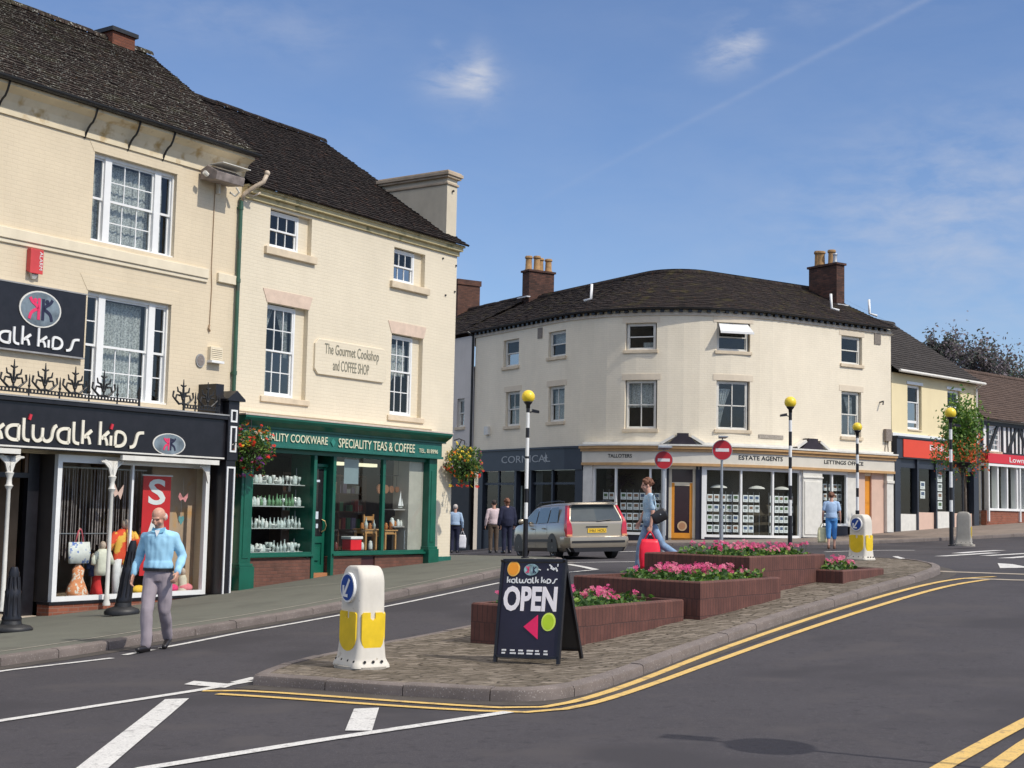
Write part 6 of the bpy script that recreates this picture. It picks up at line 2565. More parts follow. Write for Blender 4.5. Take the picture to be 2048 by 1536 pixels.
def sign_off_frame():
    sx, sy = 1.93, 10.01                       # centre of the disc's shadow on the road
    h = 2.45
    L = h / math.tan(SUN_EL)
    x, y = sx + SUN_AZ.x * L, sy + SUN_AZ.y * L
    t = thing('no_entry_sign', 'sign on the near pavement outside the frame whose disc shadow lies across the road', 'road sign', (x, y, gz(x, y)), R(65), None)
    mb = MB()
    mb.tube([(0, .04, 0), (0, .04, h + .65)], .03, 10)
    mb.build('pole', M_GREY, t)
    mb = MB()
    mb.disc((0, h), .34, .34, -.012, .005, 0, 36)
    mb.box(-.22, .22, -.016, -.0125, h - .055, h + .055, 1)
    mb.build('sign_face', [MATS['sign_red'], MATS['sign_white_band']], t)
    mb = MB()
    mb.tube([(0, .04, h + .3), (0, -.1, h + .85)], .02, 6)
    mb.box(-.10, .10, -.34, -.05, h + .80, h + .92)
    mb.build('sign_lamp', M_GREY, t)


sign_off_frame()

# ---- A-board on the island
AW, AH = .74, 1.08
pb = gp(1052, 1326, .12)
ab = thing('pavement_sign', 'black folding pavement sign saying OPEN with orange and lime discs', 'sign', (pb.x, pb.y, pb.z), 0)
ab.rotation_euler = slope_rot(pb.x, pb.y, R(-27))
lean = .235
M_AB = mat('black_corrugated_board', (.018, .014, .03), .4, var=.3, vscale=2)


def abf(a, y, z):                        # board plane, leaning back
    return (a, y + lean * z / AH * 1.0, z)


mb = MB()
mb.box(-AW / 2, AW / 2, .0, .022, .07, AH - .01, 0, abf)
mb.build('front_panel', M_AB, ab)
mb = MB()
for q in ((-AW / 2 - .02, -AW / 2 + .012), (AW / 2 - .012, AW / 2 + .02)):
    mb.box(q[0], q[1], -.014, .03, -.0, AH, 0, abf)
mb.box(-AW / 2, AW / 2, -.014, .03, AH - .02, AH + .01, 0, abf)
mb.box(-AW / 2, AW / 2, -.014, .03, .05, .075, 0, abf)
mb.build('front_frame', M_BLACK, ab)


def abk(a, y, z):
    return (a, .62 + y - (.62 - lean) * z / AH, z)


mb = MB()
mb.box(-AW / 2, AW / 2, -.02, .0, .10, AH - .01, 0, abk)
mb.build('back_panel', mat('dull_dark_back_board', (.05, .045, .042), .6, var=.15), ab)
mb = MB()
for q in ((-AW / 2 - .02, -AW / 2 + .012), (AW / 2 - .012, AW / 2 + .02)):
    mb.box(q[0], q[1], -.03, .014, -.0, AH, 0, abk)
mb.box(-AW / 2, AW / 2, -.03, .014, .08, .105, 0, abk)
mb.build('back_frame', M_BLACK, ab)
white_v = mat('pinkish_white_vinyl', (.92, .86, .86), .5, var=.05)
text_fit('OPEN', -.33, .31, .535, .80, -.006, white_v, ab, abf, bold=.035, thick=.006)
mb = MB()
katlet(mb, 'katwalk kids', -.30, .30, .835, .90, -.006, 0, .012)
b_ = MB()
b_.v, b_.f, b_.m, b_.uv = [abf(*v) for v in mb.v], mb.f, mb.m, mb.uv
b_.build('lettering', MATS['white_lettering'], ab)
mb = MB()
mb.disc((-.235, .985), .075, .082, -.008, 0, 0, 24, abf)
mb.disc((-.235, .985), .062, .069, -.010, -.008, 1, 24, abf)
mb.build('orange_disc', [mat('pale_orange_vinyl', (1.0, .52, .10), .5), mat('orange_vinyl', (1.0, .34, .02), .5)], ab)
mb = MB()
mb.disc((.23, .43), .082, .095, -.008, 0, 0, 24, abf)
mb.disc((.23, .43), .066, .078, -.010, -.008, 1, 24, abf)
mb.build('lime_disc', [mat('pale_lime_vinyl', (.70, .85, .12), .5), mat('lime_vinyl', (.50, .70, .02), .5)], ab)
mb = MB()
mb.poly([(-.06, .375), (.115, .25), (.10, .50)], -.008, 0, 0, abf)
mb.build('pink_arrow', mat('crimson_vinyl', (.85, .015, .12), .5), ab)
mb = MB()
mb.disc((-.02, .975), .088, .062, -.008, 0, 0, 24, abf)
for col, sg, ox in ((1, -1, -.03), (2, 1, .03)):
    for st in ([(0, -.035), (0, .035)], [(.03 * sg, .035), (0, 0), (.03 * sg, -.035)]):
        mb.stroke(st, .012, -.012, -.008, col, (ox - .02, .975), (1, 1), abf)
mb.build('emblem', [mat('grey_teal_vinyl', (.25, .38, .40), .5, var=.6, vscale=20), MATS['hot_pink_vinyl'], MATS['navy_vinyl']], ab)
mb = MB()
rr = random.Random(5)
for k in range(9):                      # splash of paint marks, top right
    x, z = rr.uniform(.02, .30), rr.uniform(.985, 1.045) - .0
    mb.stroke([(x, z), (x + rr.uniform(-.02, .05), z - rr.uniform(.01, .03))], rr.uniform(.006, .016), -.008, 0, 0, (0, 0), (1, 1), abf)
for x0 in (-.30, -.2, -.1, .0, .1, .2):
    for zz in (.135, .105):
        if rr.random() < .85:
            mb.box(x0, x0 + rr.uniform(.04, .075), -.008, 0, zz - .016, zz, 0, abf)
mb.build('small_print', MATS['white_lettering'], ab)

# ---- black moulded posts outside the shop


def cast_post(px, py, h, label, lean_=0.0, sc=1.0):
    p = gp(px, py, .12)
    t = thing('cast_post', label, 'post', p, R(20), 'black moulded posts outside the black shopfront')
    mb = MB()
    prof = [(.40, 0), (.41, .04), (.36, .08), (.22, .11), (.20, .16), (.21, .2), (.17, .26), (.155, .5), (.17, .62), (.12, .68), (.10, .82), (.115, .9), (.07, 1.0)]
    rings = []
    for r_, z in prof:
        f = z * h
        rings.append([(r_ * sc * math.cos(a) * (1 if z > .1 else 1.1) + lean_ * z, r_ * sc * .85 * math.sin(a), f) for a in [2 * math.pi * j / 18 for j in range(18)]])
    mb.loft(rings[:5], 0, True)
    base = mb.build('base', M_IRON, t)
    auto_smooth(base, 50)
    mb = MB()
    mb.loft(rings[4:], 0, True)
    for k in range(9):
        a = 2 * math.pi * k / 9
        mb.tube([(.17 * sc * math.cos(a) + lean_ * .2, .145 * sc * math.sin(a), .2 * h), (.15 * sc * math.cos(a) + lean_ * .55, .125 * sc * math.sin(a), .55 * h), (.11 * sc * math.cos(a) + lean_ * .85, .09 * sc * math.sin(a), .85 * h)], .018, 5)
    auto_smooth(mb.build('fluted_shaft', M_BLACK, t), 50)
    return t


cast_post(22, 1262, .95, 'black moulded post at the left edge by the shop door', 0, .7)
cast_post(243, 1229, 1.25, 'taller leaning black post in front of the clothes window, behind the walking man', .14, .66)

# ---- hanging baskets


def basket(s, d, px, py, label, r, mix, seed, z_=None):
    p = FA(s, d)
    dpt = ray(px, py)
    z = CAMZ + dpt.z * (p.y / dpt.y)
    t = thing('hanging_basket', label, 'hanging basket', (p.x, p.y, z), FR, 'hanging baskets on the cookshop corners')
    mb = MB()
    mb.lathe([(.02, -.26), (.14, -.22), (.22, -.12), (.25, 0), (.24, .02)], (0, 0, 0), 14)
    mb.build('basket_liner', M_SOIL, t)
    mb = MB()
    for a in (0, 2.1, 4.2):
        mb.tube([(.24 * math.cos(a), .24 * math.sin(a), 0), (0, 0, .52)], .005, 4)
    mb.tube([(0, 0, .52), (0, 0, .60), (0, d * .5, .66), (0, d - .02, .62)], .014, 6)
    mb.tube([(0, d - .03, .2), (0, d * .3, .62)], .012, 6)
    for k in range(10):                   # scroll
        pass
    mb.tube([(0, d - .03, .34), (0, d - .16, .36), (0, d - .2, .46), (0, d - .12, .5), (0, d - .08, .44)], .01, 5)
    mb.build('bracket', M_IRON, t)
    rr = random.Random(seed)
    g = MB()
    mats_ = [L_DK, L_MD, L_LT, F_RED, F_ORG, F_YEL, F_PURP, F_PINK, F_WHT]

    def pt(out=1.0):
        th = rr.uniform(0, 6.283)
        ph = math.acos(rr.uniform(-1, 1))
        q = rr.random() ** .35 * out
        lump = 1 + .18 * math.sin(3 * th + seed) + .14 * math.sin(5 * ph + 2 * th)
        x, y, zz = r * q * lump * math.sin(ph) * math.cos(th), r * q * lump * math.sin(ph) * math.sin(th) * .9, r * q * .92 * lump * math.cos(ph)
        if zz < 0:
            k = 1 - .35 * (-zz / r)
            x *= k
            y *= k
        return x, y, zz
    for _ in range(2600):
        x, y, zz = pt()
        leafq(g, (x, y, zz), rr.uniform(.022, .05), rr, rr.choice((0, 0, 1, 1, 2)), 0, .5)
    for _ in range(int(230)):
        x, y, zz = pt(1.04)
        L_ = math.sqrt(x * x + y * y + zz * zz) / r
        if L_ < .7:
            continue
        mi = mix(x / r, zz / r, rr)
        for _k in range(3):
            bloom(g, (x + rr.gauss(0, .018), y + rr.gauss(0, .018), zz + rr.gauss(0, .018)), rr.uniform(.018, .034), rr, mi)
    for _ in range(16):                   # trailing stems
        a = rr.uniform(0, 6.28)
        x, y = r * .7 * math.cos(a), r * .6 * math.sin(a)
        for k in range(9):
            leafq(g, (x * (1 + .04 * k), y, -r * .45 - k * .045), .028, rr, rr.choice((0, 1, 2, 1)), 0)
        if rr.random() < .7:
            bloom(g, (x * 1.3, y, -r * .45 - .35), .04, rr, mix(x / r, -1, rr))
    g.build('flowers_and_foliage', mats_, t, weld=False, norm=False)
    return t


def mixL(x, z, rr):
    if x > .25 and z < .5:
        return rr.choice((7, 7, 7, 3))
    if z < -.2:
        return rr.choice((6, 3, 6, 7))
    return rr.choice((3, 3, 4, 3, 5, 8)) if z < .6 else rr.choice((3, 8, 4, 7))


def mixR(x, z, rr):
    if x > .3:
        return rr.choice((7, 3, 4, 7))
    if z < -.2:
        return rr.choice((3, 5, 3, 4))
    return rr.choice((5, 5, 4, 5, 8))


basket(.02, .55, 503, 897, 'hanging basket of red, orange and magenta flowers by the black shopfront end', .50, mixL, 11)
basket(7.98, .36, 925, 928, 'hanging basket of yellow and red flowers on the far cookshop corner', .50, mixR, 12)

# ---- small tree with flower tiers, right
def tree(name, label, x, y, zb, trunk_h, r, crown_c, crown_r, n, mats_, leaf, seed, limbs=7, lean_=(0, 0), group=None, gap=.0, cat='tree', fork=.5):
    t = thing(name, label, cat, (x, y, zb), 0, group)
    rr = random.Random(seed)
    mb = MB()
    top = Vector((lean_[0], lean_[1], trunk_h))
    mb.tube([(0, 0, 0), (top.x * .3, top.y * .3, trunk_h * .5), top], [r, r * .8, r * .6], 9)
    tips = []
    cc = Vector(crown_c)
    for i in range(limbs):
        a = 6.283 * i / limbs + rr.uniform(-.3, .3)
        e = cc + Vector((crown_r[0] * .75 * math.cos(a), crown_r[1] * .75 * math.sin(a), crown_r[2] * rr.uniform(-.5, .9)))
        m_ = top.lerp(e, .5) + Vector((rr.gauss(0, .1), rr.gauss(0, .1), .15 * crown_r[2]))
        st = Vector((top.x * .6, top.y * .6, trunk_h * (1 - fork * rr.random())))
        mb.tube([st, m_, e], [r * .45, r * .25, r * .08], 6)
        tips += [m_, e]
        for _ in range(4):
            q = m_.lerp(e, rr.random())
            f = q + Vector((rr.gauss(0, .25) * crown_r[0], rr.gauss(0, .25) * crown_r[1], rr.uniform(-.1, .4) * crown_r[2]))
            mb.tube([q, f], [r * .14, r * .04], 4)
            tips.append(f)
    o = mb.build('trunk', mat('grey_brown_bark', (.11, .085, .065), .9, var=.3, vscale=9, bump=.01), t, smooth=True)
    g = MB()
    for _ in range(n):
        tp = rr.choice(tips)
        s = .30
        c = tp + Vector((rr.gauss(0, s) * crown_r[0], rr.gauss(0, s) * crown_r[1], rr.gauss(0, s) * crown_r[2]))
        if gap and (math.sin(c.x * 3.1 / crown_r[0] * 1.7 + seed) + math.sin(c.z * 4.1 / crown_r[2] + c.y) < -1 + gap):
            continue
        leafq(g, c, leaf * rr.uniform(.6, 1.3), rr, rr.randrange(len(mats_)), 0)
    g.build('crown', mats_, t, weld=False, norm=False)
    return t


p = gp(1931, 1072, .12)
tree('street_tree', 'small bright green street tree behind the rightmost belisha beacon', p.x, p.y, p.z, 2.3, .07, (-.1, 0, 3.6), (.56, .56, 1.1), 3000, [L_MD, L_LT, L_MD], .075, 21, 10, (.0, 0))
ft = thing('flower_tower', 'tiered tub of red and green trailing flowers around the small tree trunk', 'flower display', (p.x - .35, p.y - .8, p.z), 0)
mb = MB()
mb.lathe([(.04, 0), (.04, 2.3), (.3, 2.35), (.42, 2.5), (.40, 2.52)], (0, 0, 0), 14)
mb.build('tub_on_post', M_IRON, ft)
g = MB()
rr = random.Random(9)
for _ in range(1100):
    a = rr.uniform(0, 6.28)
    q = rr.random() ** .5
    leafq(g, (1.0 * q * math.cos(a) - .1, .75 * q * math.sin(a), 2.75 + rr.gauss(0, .30)), rr.uniform(.035, .07), rr, rr.choice((0, 1, 3, 1, 3 if math.cos(a) > -.3 else 1)), 0)
g.build('flowers_and_foliage', [L_DK, L_MD, L_LT, leaf_mat('rust_red_petal', (.60, .10, .02), .3)], ft, weld=False, norm=False)

# ---- trees beyond the roofs
DP = leaf_mat('copper_beech_leaf', (.15, .12, .135), .4, .15)
DP2 = leaf_mat('dusky_leaf', (.11, .12, .10), .4, .15)


def far_tree(px, ytop, ybase, Y, wpx, label, mats_, n, seed, gap):
    k = Y / FPX
    c = ray(px, (ytop + ybase) / 2)
    c = c * (Y / c.y)
    rx, rz = wpx / 2 * k, (ybase - ytop) / 2 * k
    zc = CAMZ + c.z
    tree('background_tree', label, c.x, c.y, 1.0, zc - 1.0, .28, (0, 0, zc - 1.0), (rx * .85, rx * .7, rz * .8), n, mats_, .115, seed, 12, (0, 0), 'trees beyond the right-hand roofs', gap)


far_tree(1885, 665, 775, 84, 80, 'sparse purple-brown tree above the grey roof, leftmost behind the buildings', [DP, DP2], 3500, 31, .25)
far_tree(1968, 680, 850, 82, 150, 'largest dusky purple tree rising over the brown roof', [DP, DP, DP2], 9000, 32, .28)
far_tree(2070, 735, 860, 88, 130, 'dark evergreen looking tree cut by the right edge', [L_DK, DP2], 7000, 33, .12)
# ================================================================== people
from mathutils import noise as mnoise


def cap(mb, a, b, ra, rb, seg=12, squash=None):
    mb.tube([a, b], [ra, rb], seg, squash=squash)
    mb.ball(a, ra * .98, 0, seg, 8)
    mb.ball(b, rb * .98, 0, seg, 8)


def fuse(mb, voxel, it, name, mats, parent, fold=0.0, fscale=9.0, pick=None, loc=None):
    """weld overlapping closed shapes into one continuous smooth surface"""
    me = mb.mesh('tmp', mats, weld=True)
    o = bpy.data.objects.new('tmp', me)
    COL.objects.link(o)
    md = o.modifiers.new('r', 'REMESH')
    md.mode = 'VOXEL'
    md.voxel_size = voxel
    sm = o.modifiers.new('s', 'SMOOTH')
    sm.factor = .5
    sm.iterations = it
    dg = bpy.context.evaluated_depsgraph_get()
    ev = o.evaluated_get(dg)
    nm = bpy.data.meshes.new_from_object(ev)
    bpy.data.objects.remove(o)
    bpy.data.meshes.remove(me)
    nm.name = name
    nm.materials.clear()
    for m_ in (mats if isinstance(mats, (list, tuple)) else [mats]):
        nm.materials.append(m_)
    if fold:
        for v in nm.vertices:
            c = v.co
            d = mnoise.noise(Vector((c.x * fscale + c.z * 3, c.y * fscale, c.z * fscale * .9))) + .5 * mnoise.noise(Vector((c.x * fscale * 2.3, c.y * fscale * 2.3, c.z * fscale)))
            v.co = c + v.normal * d * fold
    if pick:
        for p in nm.polygons:
            p.material_index = pick(p.center)
    nm.polygons.foreach_set('use_smooth', [True] * len(nm.polygons))
    r = bpy.data.objects.new(name, nm)
    COL.objects.link(r)
    r.parent = parent
    if loc:
        r.location = loc
    return r


def hand(mb, w, d, side, palm, curl=.5, k=1.0):
    """w wrist, d direction of the forearm, side: towards the thumb, palm: palm normal"""
    w, d = Vector(w), Vector(d).normalized()
    s = (Vector(side) - d * Vector(side).dot(d)).normalized()
    p = d.cross(s)
    if p.dot(Vector(palm)) < 0:
        p = -p
    c = w + d * .05 * k
    for i in range(4):
        o = (i - 1.5) * .019 * k
        cap(mb, w + d * .005 + s * (-o * .7), w + d * .088 * k + s * (-o), .015 * k, .013 * k, 8)
    for i, L in enumerate((.072, .080, .074, .058)):
        o = (i - 1.5) * .021 * k
        a = w + d * .09 * k - s * o
        b = a + (d * math.cos(curl * .6) + p * math.sin(curl * .6)) * L * .45 * k
        c_ = b + (d * math.cos(curl * 1.5) + p * math.sin(curl * 1.5)) * L * .33 * k
        e = c_ + (d * math.cos(curl * 2.2) + p * math.sin(curl * 2.2)) * L * .26 * k
        cap(mb, a, b, .0095 * k, .009 * k, 8)
        cap(mb, b, c_, .009 * k, .0082 * k, 8)
        cap(mb, c_, e, .0082 * k, .007 * k, 8)
    a = w + d * .025 * k + s * .022 * k
    b = a + (s * .75 + d * .65 + p * .3).normalized() * .042 * k
    e = b + (d * .9 + s * .25 + p * .35).normalized() * .034 * k
    cap(mb, a, b, .013 * k, .0105 * k, 8)
    cap(mb, b, e, .0105 * k, .009 * k, 8)


BASEJ = dict(pel=(0, 0, .96), waist=(0, 0, 1.10), chest=(0, 0, 1.32), neck=(0, 0, 1.48), head=(0, -.02, 1.64),
             shR=(-.19, 0, 1.42), shL=(.19, 0, 1.42), elR=(-.25, .02, 1.15), elL=(.25, .02, 1.15), wrR=(-.27, -.05, .91), wrL=(.27, -.05, .91),
             hipR=(-.09, 0, .93), hipL=(.09, 0, .93), knR=(-.10, -.02, .50), knL=(.10, -.02, .50), anR=(-.10, .02, .085), anL=(.10, .02, .085),
             toR=(-.12, -.16, .03), toL=(.12, -.16, .03))


def person(label, loc, rz, J=None, h=1.0, vox=.012, skin=None, top=None, bottom=None, shoe=None, hair=None, sleeve='long', legs='long', girth=1.0, headtilt=0.0,
           headyaw=0.0, hairkind='short', belt=None, collar=None, group=None, jacket=0.0, cat='person', curl=.6, fold=.006):
    j = {k: Vector(v) for k, v in BASEJ.items()}
    for k, v in (J or {}).items():
        j[k] = Vector(v)
    t = thing('person', label, cat, loc, rz, group)
    t.scale = (h, h, h)
    skin = skin or M_SKIN
    H = j['head']
    # ---- body
    b = MB()

    def ring(c, rx, ry, yaw=0.0, n=16):
        c = Vector(c)
        return [(c.x + rx * math.cos(a) * math.cos(yaw) - ry * math.sin(a) * math.sin(yaw), c.y + rx * math.cos(a) * math.sin(yaw) + ry * math.sin(a) * math.cos(yaw), c.z) for a in [2 * math.pi * i / n for i in range(n)]]
    yaw = math.atan2(j['shL'].y - j['shR'].y, j['shL'].x - j['shR'].x)

    def torso(m_, e, lo=0, hi=6):
        g = girth
        P_, Wt, Ch, Ne = j['pel'], j['waist'], j['chest'], j['neck']
        rings = [ring(P_ + Vector((0, 0, -.10)), .13 * g + e, .10 * g + e, yaw * .2), ring(P_, .165 * g + e, .118 * g + e, yaw * .3), ring(Wt, .152 * g + e, .112 * g * (1 + (g - 1) * 1.5) + e, yaw * .5),
                 ring(Wt.lerp(Ch, .5), .165 * g + e, .118 * g + e, yaw * .8), ring(Ch, .178 * (g * .5 + .5) + e, .115 + e, yaw), ring(Ch.lerp(Ne, .55), .165 + e, .095 + e, yaw), ring(Ne + Vector((0, 0, -.015)), .075 + e, .065 + e, yaw)]
        m_.loft(rings[lo:hi + 1], 0, True)
    torso(b, -.012)
    nk = j['neck']
    cap(b, nk + Vector((0, .005, -.04)), H + Vector((0, .02, -.06)), .058, .054)
    hm = Matrix.Rotation(headyaw, 3, 'Z') @ Matrix.Rotation(headtilt, 3, 'X')

    def hp(x, y, z):
        return H + hm @ Vector((x, y, z))

    def hball(m_, c, r, sc, seg=14):
        k = MB()
        k.ball((0, 0, 0), r, 0, seg, 10, sc)
        m_.v_off = len(m_.v)
        off = len(m_.v)
        c = Vector(c)
        m_.v.extend([tuple(H + hm @ (c + Vector(v))) for v in k.v])
        m_.f.extend([tuple(i + off for i in f) for f in k.f])
        m_.m.extend(k.m)
        m_.uv.extend([None] * len(k.f))
    hball(b, (0, .012, .035), .098, (.80, .98, .92))                # cranium
    hball(b, (0, -.020, -.035), .078, (.82, .88, 1.02))              # face
    hball(b, (0, -.042, -.085), .042, (.95, .9, .75))                # chin
    hball(b, (0, -.096, -.018), .018, (.8, 1.1, 1.7))                # nose
    hball(b, (0, -.108, -.036), .014, (1.15, .9, .8))
    hball(b, (0, -.074, .026), .03, (1.9, .7, .5))                   # brow
    hball(b, (0, -.083, -.066), .018, (1.5, .6, .5))                 # lips
    for sg in (-1, 1):
        hball(b, (sg * .080, .008, -.012), .026, (.4, .75, 1.2))     # ears
        hball(b, (sg * .042, -.062, -.030), .028, (1, .7, .9))       # cheeks
    for S in ('R', 'L'):
        cap(b, j['sh' + S], j['el' + S], .048, .040)
        cap(b, j['el' + S], j['wr' + S], .040, .027)
        d = (j['wr' + S] - j['el' + S]).normalized()
        inw = Vector((1 if S == 'R' else -1, 0, 0))
        hand(b, j['wr' + S], d, (0, -1, .2), inw, curl)
        cap(b, j['hip' + S], j['kn' + S], .074 * (girth * .5 + .5), .050)
        cap(b, j['kn' + S], j['an' + S], .048, .034)
        cap(b, j['an' + S] + Vector((0, .03, -.04)), j['to' + S], .035, .028)

    def pick(c):
        q = hm.inverted() @ (Vector(c) - H)
        for sg in (-1, 1):
            if abs(q.x - sg * .030) < .012 and abs(q.z - .003) < .0065 and q.y < -.06:
                return 1
        if abs(q.x) < .024 and abs(q.z + .066) < .006 and q.y < -.07:
            return 2
        return 0
    body = fuse(b, vox * .72, 2, 'body', [skin, mat('eye_dark', (.05, .035, .03), .3), mat('lip', (.36, .13, .10), .5)], t, pick=pick)
    # ---- top
    s = MB()
    torso(s, .012 + jacket, 0 if jacket else 2, 6)
    if not jacket:
        s.loft([ring(j['pel'].lerp(j['waist'], .30 if belt else -.1), .172 * girth, .130 * girth, yaw * .3), ring(j['pel'].lerp(j['waist'], .5 if belt else .2), .186 * girth, .142 * girth, yaw * .3), ring(j['waist'], .172 * girth, .13 * girth * (1 + (girth - 1) * 1.5), yaw * .5)], 0, True)
    for S in ('R', 'L'):
        cap(s, j['sh' + S], j['sh' + S].lerp(Vector((0, 0, j['sh' + S].z)) + Vector((j['neck'].x, j['neck'].y, 0)), .5) + Vector((0, 0, .025)), .055 + jacket, .058 + jacket)
        if sleeve == 'long':
            cap(s, j['sh' + S], j['el' + S], .060 + jacket, .056 + jacket)
            cap(s, j['el' + S], j['wr' + S].lerp(j['el' + S], .08), .056 + jacket, .043 + jacket)
        else:
            cap(s, j['sh' + S], j['sh' + S].lerp(j['el' + S], .72), .064, .062)
    if collar is not None:
        nn = j['neck']
        s.lathe([(.072, -.03), (.082, .0), (.070, .028), (.064, .028)], (nn.x, nn.y + .004, nn.z - .005), 16)
    shirt = fuse(s, vox, 2, 'shirt' if not jacket else 'jacket', top, t, fold=fold)
    if collar is not None:
        c_ = MB()
        nn = j['neck']
        for sg in (-1, 1):
            c_.face([(nn.x + sg * .012, nn.y - .095, nn.z - .05), (nn.x + sg * .085, nn.y - .085, nn.z - .02), (nn.x + sg * .082, nn.y - .03, nn.z + .035), (nn.x + sg * .03, nn.y - .08, nn.z + .01)])
        c_.build('collar', collar, shirt)
        c_ = MB()
        c_.face([(nn.x - .035, nn.y - .094, nn.z - .005), (nn.x + .035, nn.y - .094, nn.z - .005), (nn.x, nn.y - .116, nn.z - .085)])
        c_.build('undershirt', M_WHITE, shirt)
    # ---- trousers or skirt
    q = MB()
    torso(q, .010, 0, 1)
    q.loft([ring(j['pel'] + Vector((0, 0, -.01)), .175 * girth, .128 * girth, yaw * .3), ring(j['pel'].lerp(j['waist'], .36), .170 * girth, .126 * girth, yaw * .3)], 0, True)
    for S in ('R', 'L'):
        end = j['an' + S] if legs == 'long' else j['kn' + S].lerp(j['an' + S], .35)
        cap(q, j['hip' + S], j['kn' + S], .100 * (girth * .5 + .5), .078)
        if legs != 'skirt':
            cap(q, j['kn' + S], end + Vector((0, 0, .0 if legs == 'long' else 0)), .076, .066 if legs == 'long' else .07)
    if legs == 'skirt':
        q.loft([ring(j['pel'], .17, .13), ring(j['knR'].lerp(j['knL'], .5), .21, .17)], 0, True)
    fuse(q, vox, 2, 'trousers' if legs != 'skirt' else 'skirt', bottom, t, fold=fold * .5, fscale=8)
    if belt:
        m_ = MB()
        e = .012
        P_ = j['pel'].lerp(j['waist'], .32)
        m_.loft([ring(P_ + Vector((0, 0, z)), .182 * girth + .008, .140 * girth + .008, yaw * .35, 24) for z in (-.018, .018)], 0, True)
        m_.build('belt', belt, t, smooth=False)
    for S in ('R', 'L'):
        m_ = MB()
        a, tp = j['an' + S], j['to' + S]
        m_.loft([ring(a + Vector((0, .055, -.085)), .035, .03), ring(a + Vector((0, .045, -.03)), .042, .04), ring(a + Vector((0, .01, .02)), .042, .048)], 0, True)
        cap(m_, a + Vector((0, .035, -.045)), tp + Vector((0, 0, .006)), .044, .034)
        cap(m_, a + Vector((0, .045, -.062)), tp, .036, .030)
        fuse(m_, vox * .8, 1, 'shoe', shoe, t)
    # ---- hair
    if hairkind != 'none':
        m_ = MB()
        rr = random.Random(4)
        if hairkind == 'fringe':                                     # bald crown, grey sides
            for a in range(-4, 5):
                th = math.pi / 2 + a * .33
                hball(m_, (.078 * math.cos(th), .012 + .095 * math.sin(th), .0 - .012 * abs(a) / 4), .022, (1, 1, 1.5), 8)
        else:
            hball(m_, (0, .022, .046), .104, (.84, .98, .90))
            if hairkind in ('curly', 'bob'):
                for _ in range(46):
                    th, ph = rr.uniform(.0, 6.28), rr.uniform(.1, 1.75)
                    x, y, z = .088 * math.sin(ph) * math.cos(th), .10 * math.sin(ph) * math.sin(th) + .02, .095 * math.cos(ph) + .035
                    if y < -.045 and z < .05:
                        continue
                    hball(m_, (x, y, z), rr.uniform(.022, .034), (1, 1, 1), 8)
            if hairkind == 'bob':
                hball(m_, (0, .055, -.04), .075, (1, .7, 1.1))
        fuse(m_, vox * .7, 1, 'hair', hair, t, fold=.004, fscale=40)
    return t, j


def handpos(t, j, S, d=.10):
    bpy.context.view_layer.update()
    v = j['wr' + S] + (j['wr' + S] - j['el' + S]).normalized() * d
    return t.matrix_world @ v


C_BLUESH = mat('sky_blue_cotton', (.33, .60, .78), .85, var=.08, vscale=6)
C_BLUEDK = mat('deeper_blue_collar', (.20, .46, .62), .85, var=.08)
C_LILAC = mat('grey_lilac_trousers', (.32, .275, .30), .9, var=.08, vscale=7)
C_BLK = mat('black_leather', (.015, .013, .014), .4, var=.2)
C_OLD = mat('ruddy_skin', (.56, .30, .21), .5, var=.12, vscale=16)
C_NAVY = mat('navy_cloth', (.014, .017, .045), .9, var=.15)
C_DENIM = mat('light_denim', (.20, .30, .44), .9, var=.3, vscale=9)
C_FLORAL = mat('pale_blue_print_blouse', (.36, .52, .66), .85, var=.12, vscale=20, spots=[(30, .55, .62, (.65, .72, .78))])
C_BROWNH = mat('brown_hair', (.16, .065, .035), .7, var=.4, vscale=40)
C_GREYH = mat('white_hair', (.5, .45, .42), .8, var=.2, vscale=40)
C_SHADE = mat('pale_blue_shirt', (.34, .46, .62), .85, var=.08)
C_SUMMER = mat('cornflower_cotton', (.08, .27, .60), .9, var=.15, vscale=9)
C_SUMMERT = mat('powder_blue_top', (.38, .52, .72), .9, var=.12, vscale=9)
C_BAGW = mat('white_polythene', (.72, .72, .76), .5, var=.05, vscale=6)
C_BAGR = mat('red_polythene', (.85, .012, .04), .4, var=.05, vscale=6)
C_BAGY = mat('pale_yellow_polythene', (.78, .72, .42), .5, var=.06, vscale=6)

pm = gp(310, 1301, 0)
man, mj = person('balding man in blue shirt and grey trousers stepping off the kerb', pm, R(-6),
                 dict(pel=(0, 0, .94), waist=(0, -.01, 1.08), chest=(.005, -.01, 1.31), neck=(.01, -.03, 1.47), head=(.0, -.075, 1.615),
                      shR=(-.178, -.02, 1.375), shL=(.178, .02, 1.385), elR=(-.27, .05, 1.14), wrR=(-.305, -.03, .91), elL=(.275, .06, 1.15), wrL=(.285, -.12, .95),
                      hipR=(-.085, 0, .91), hipL=(.09, 0, .91), knR=(-.07, -.15, .49), anR=(-.055, -.16, .085), toR=(-.08, -.36, .035),
                      knL=(.085, .03, .49), anL=(.045, .30, .15), toL=(.07, .13, .03)),
                 h=1.035, vox=.0105, skin=C_OLD, top=C_BLUESH, bottom=C_LILAC, shoe=C_BLK, hair=C_GREYH, girth=1.0, headtilt=R(24), headyaw=R(-10), hairkind='fringe', belt=C_BLK, collar=C_BLUEDK, fold=.016)
pw = gp(1298, 1144, 0)
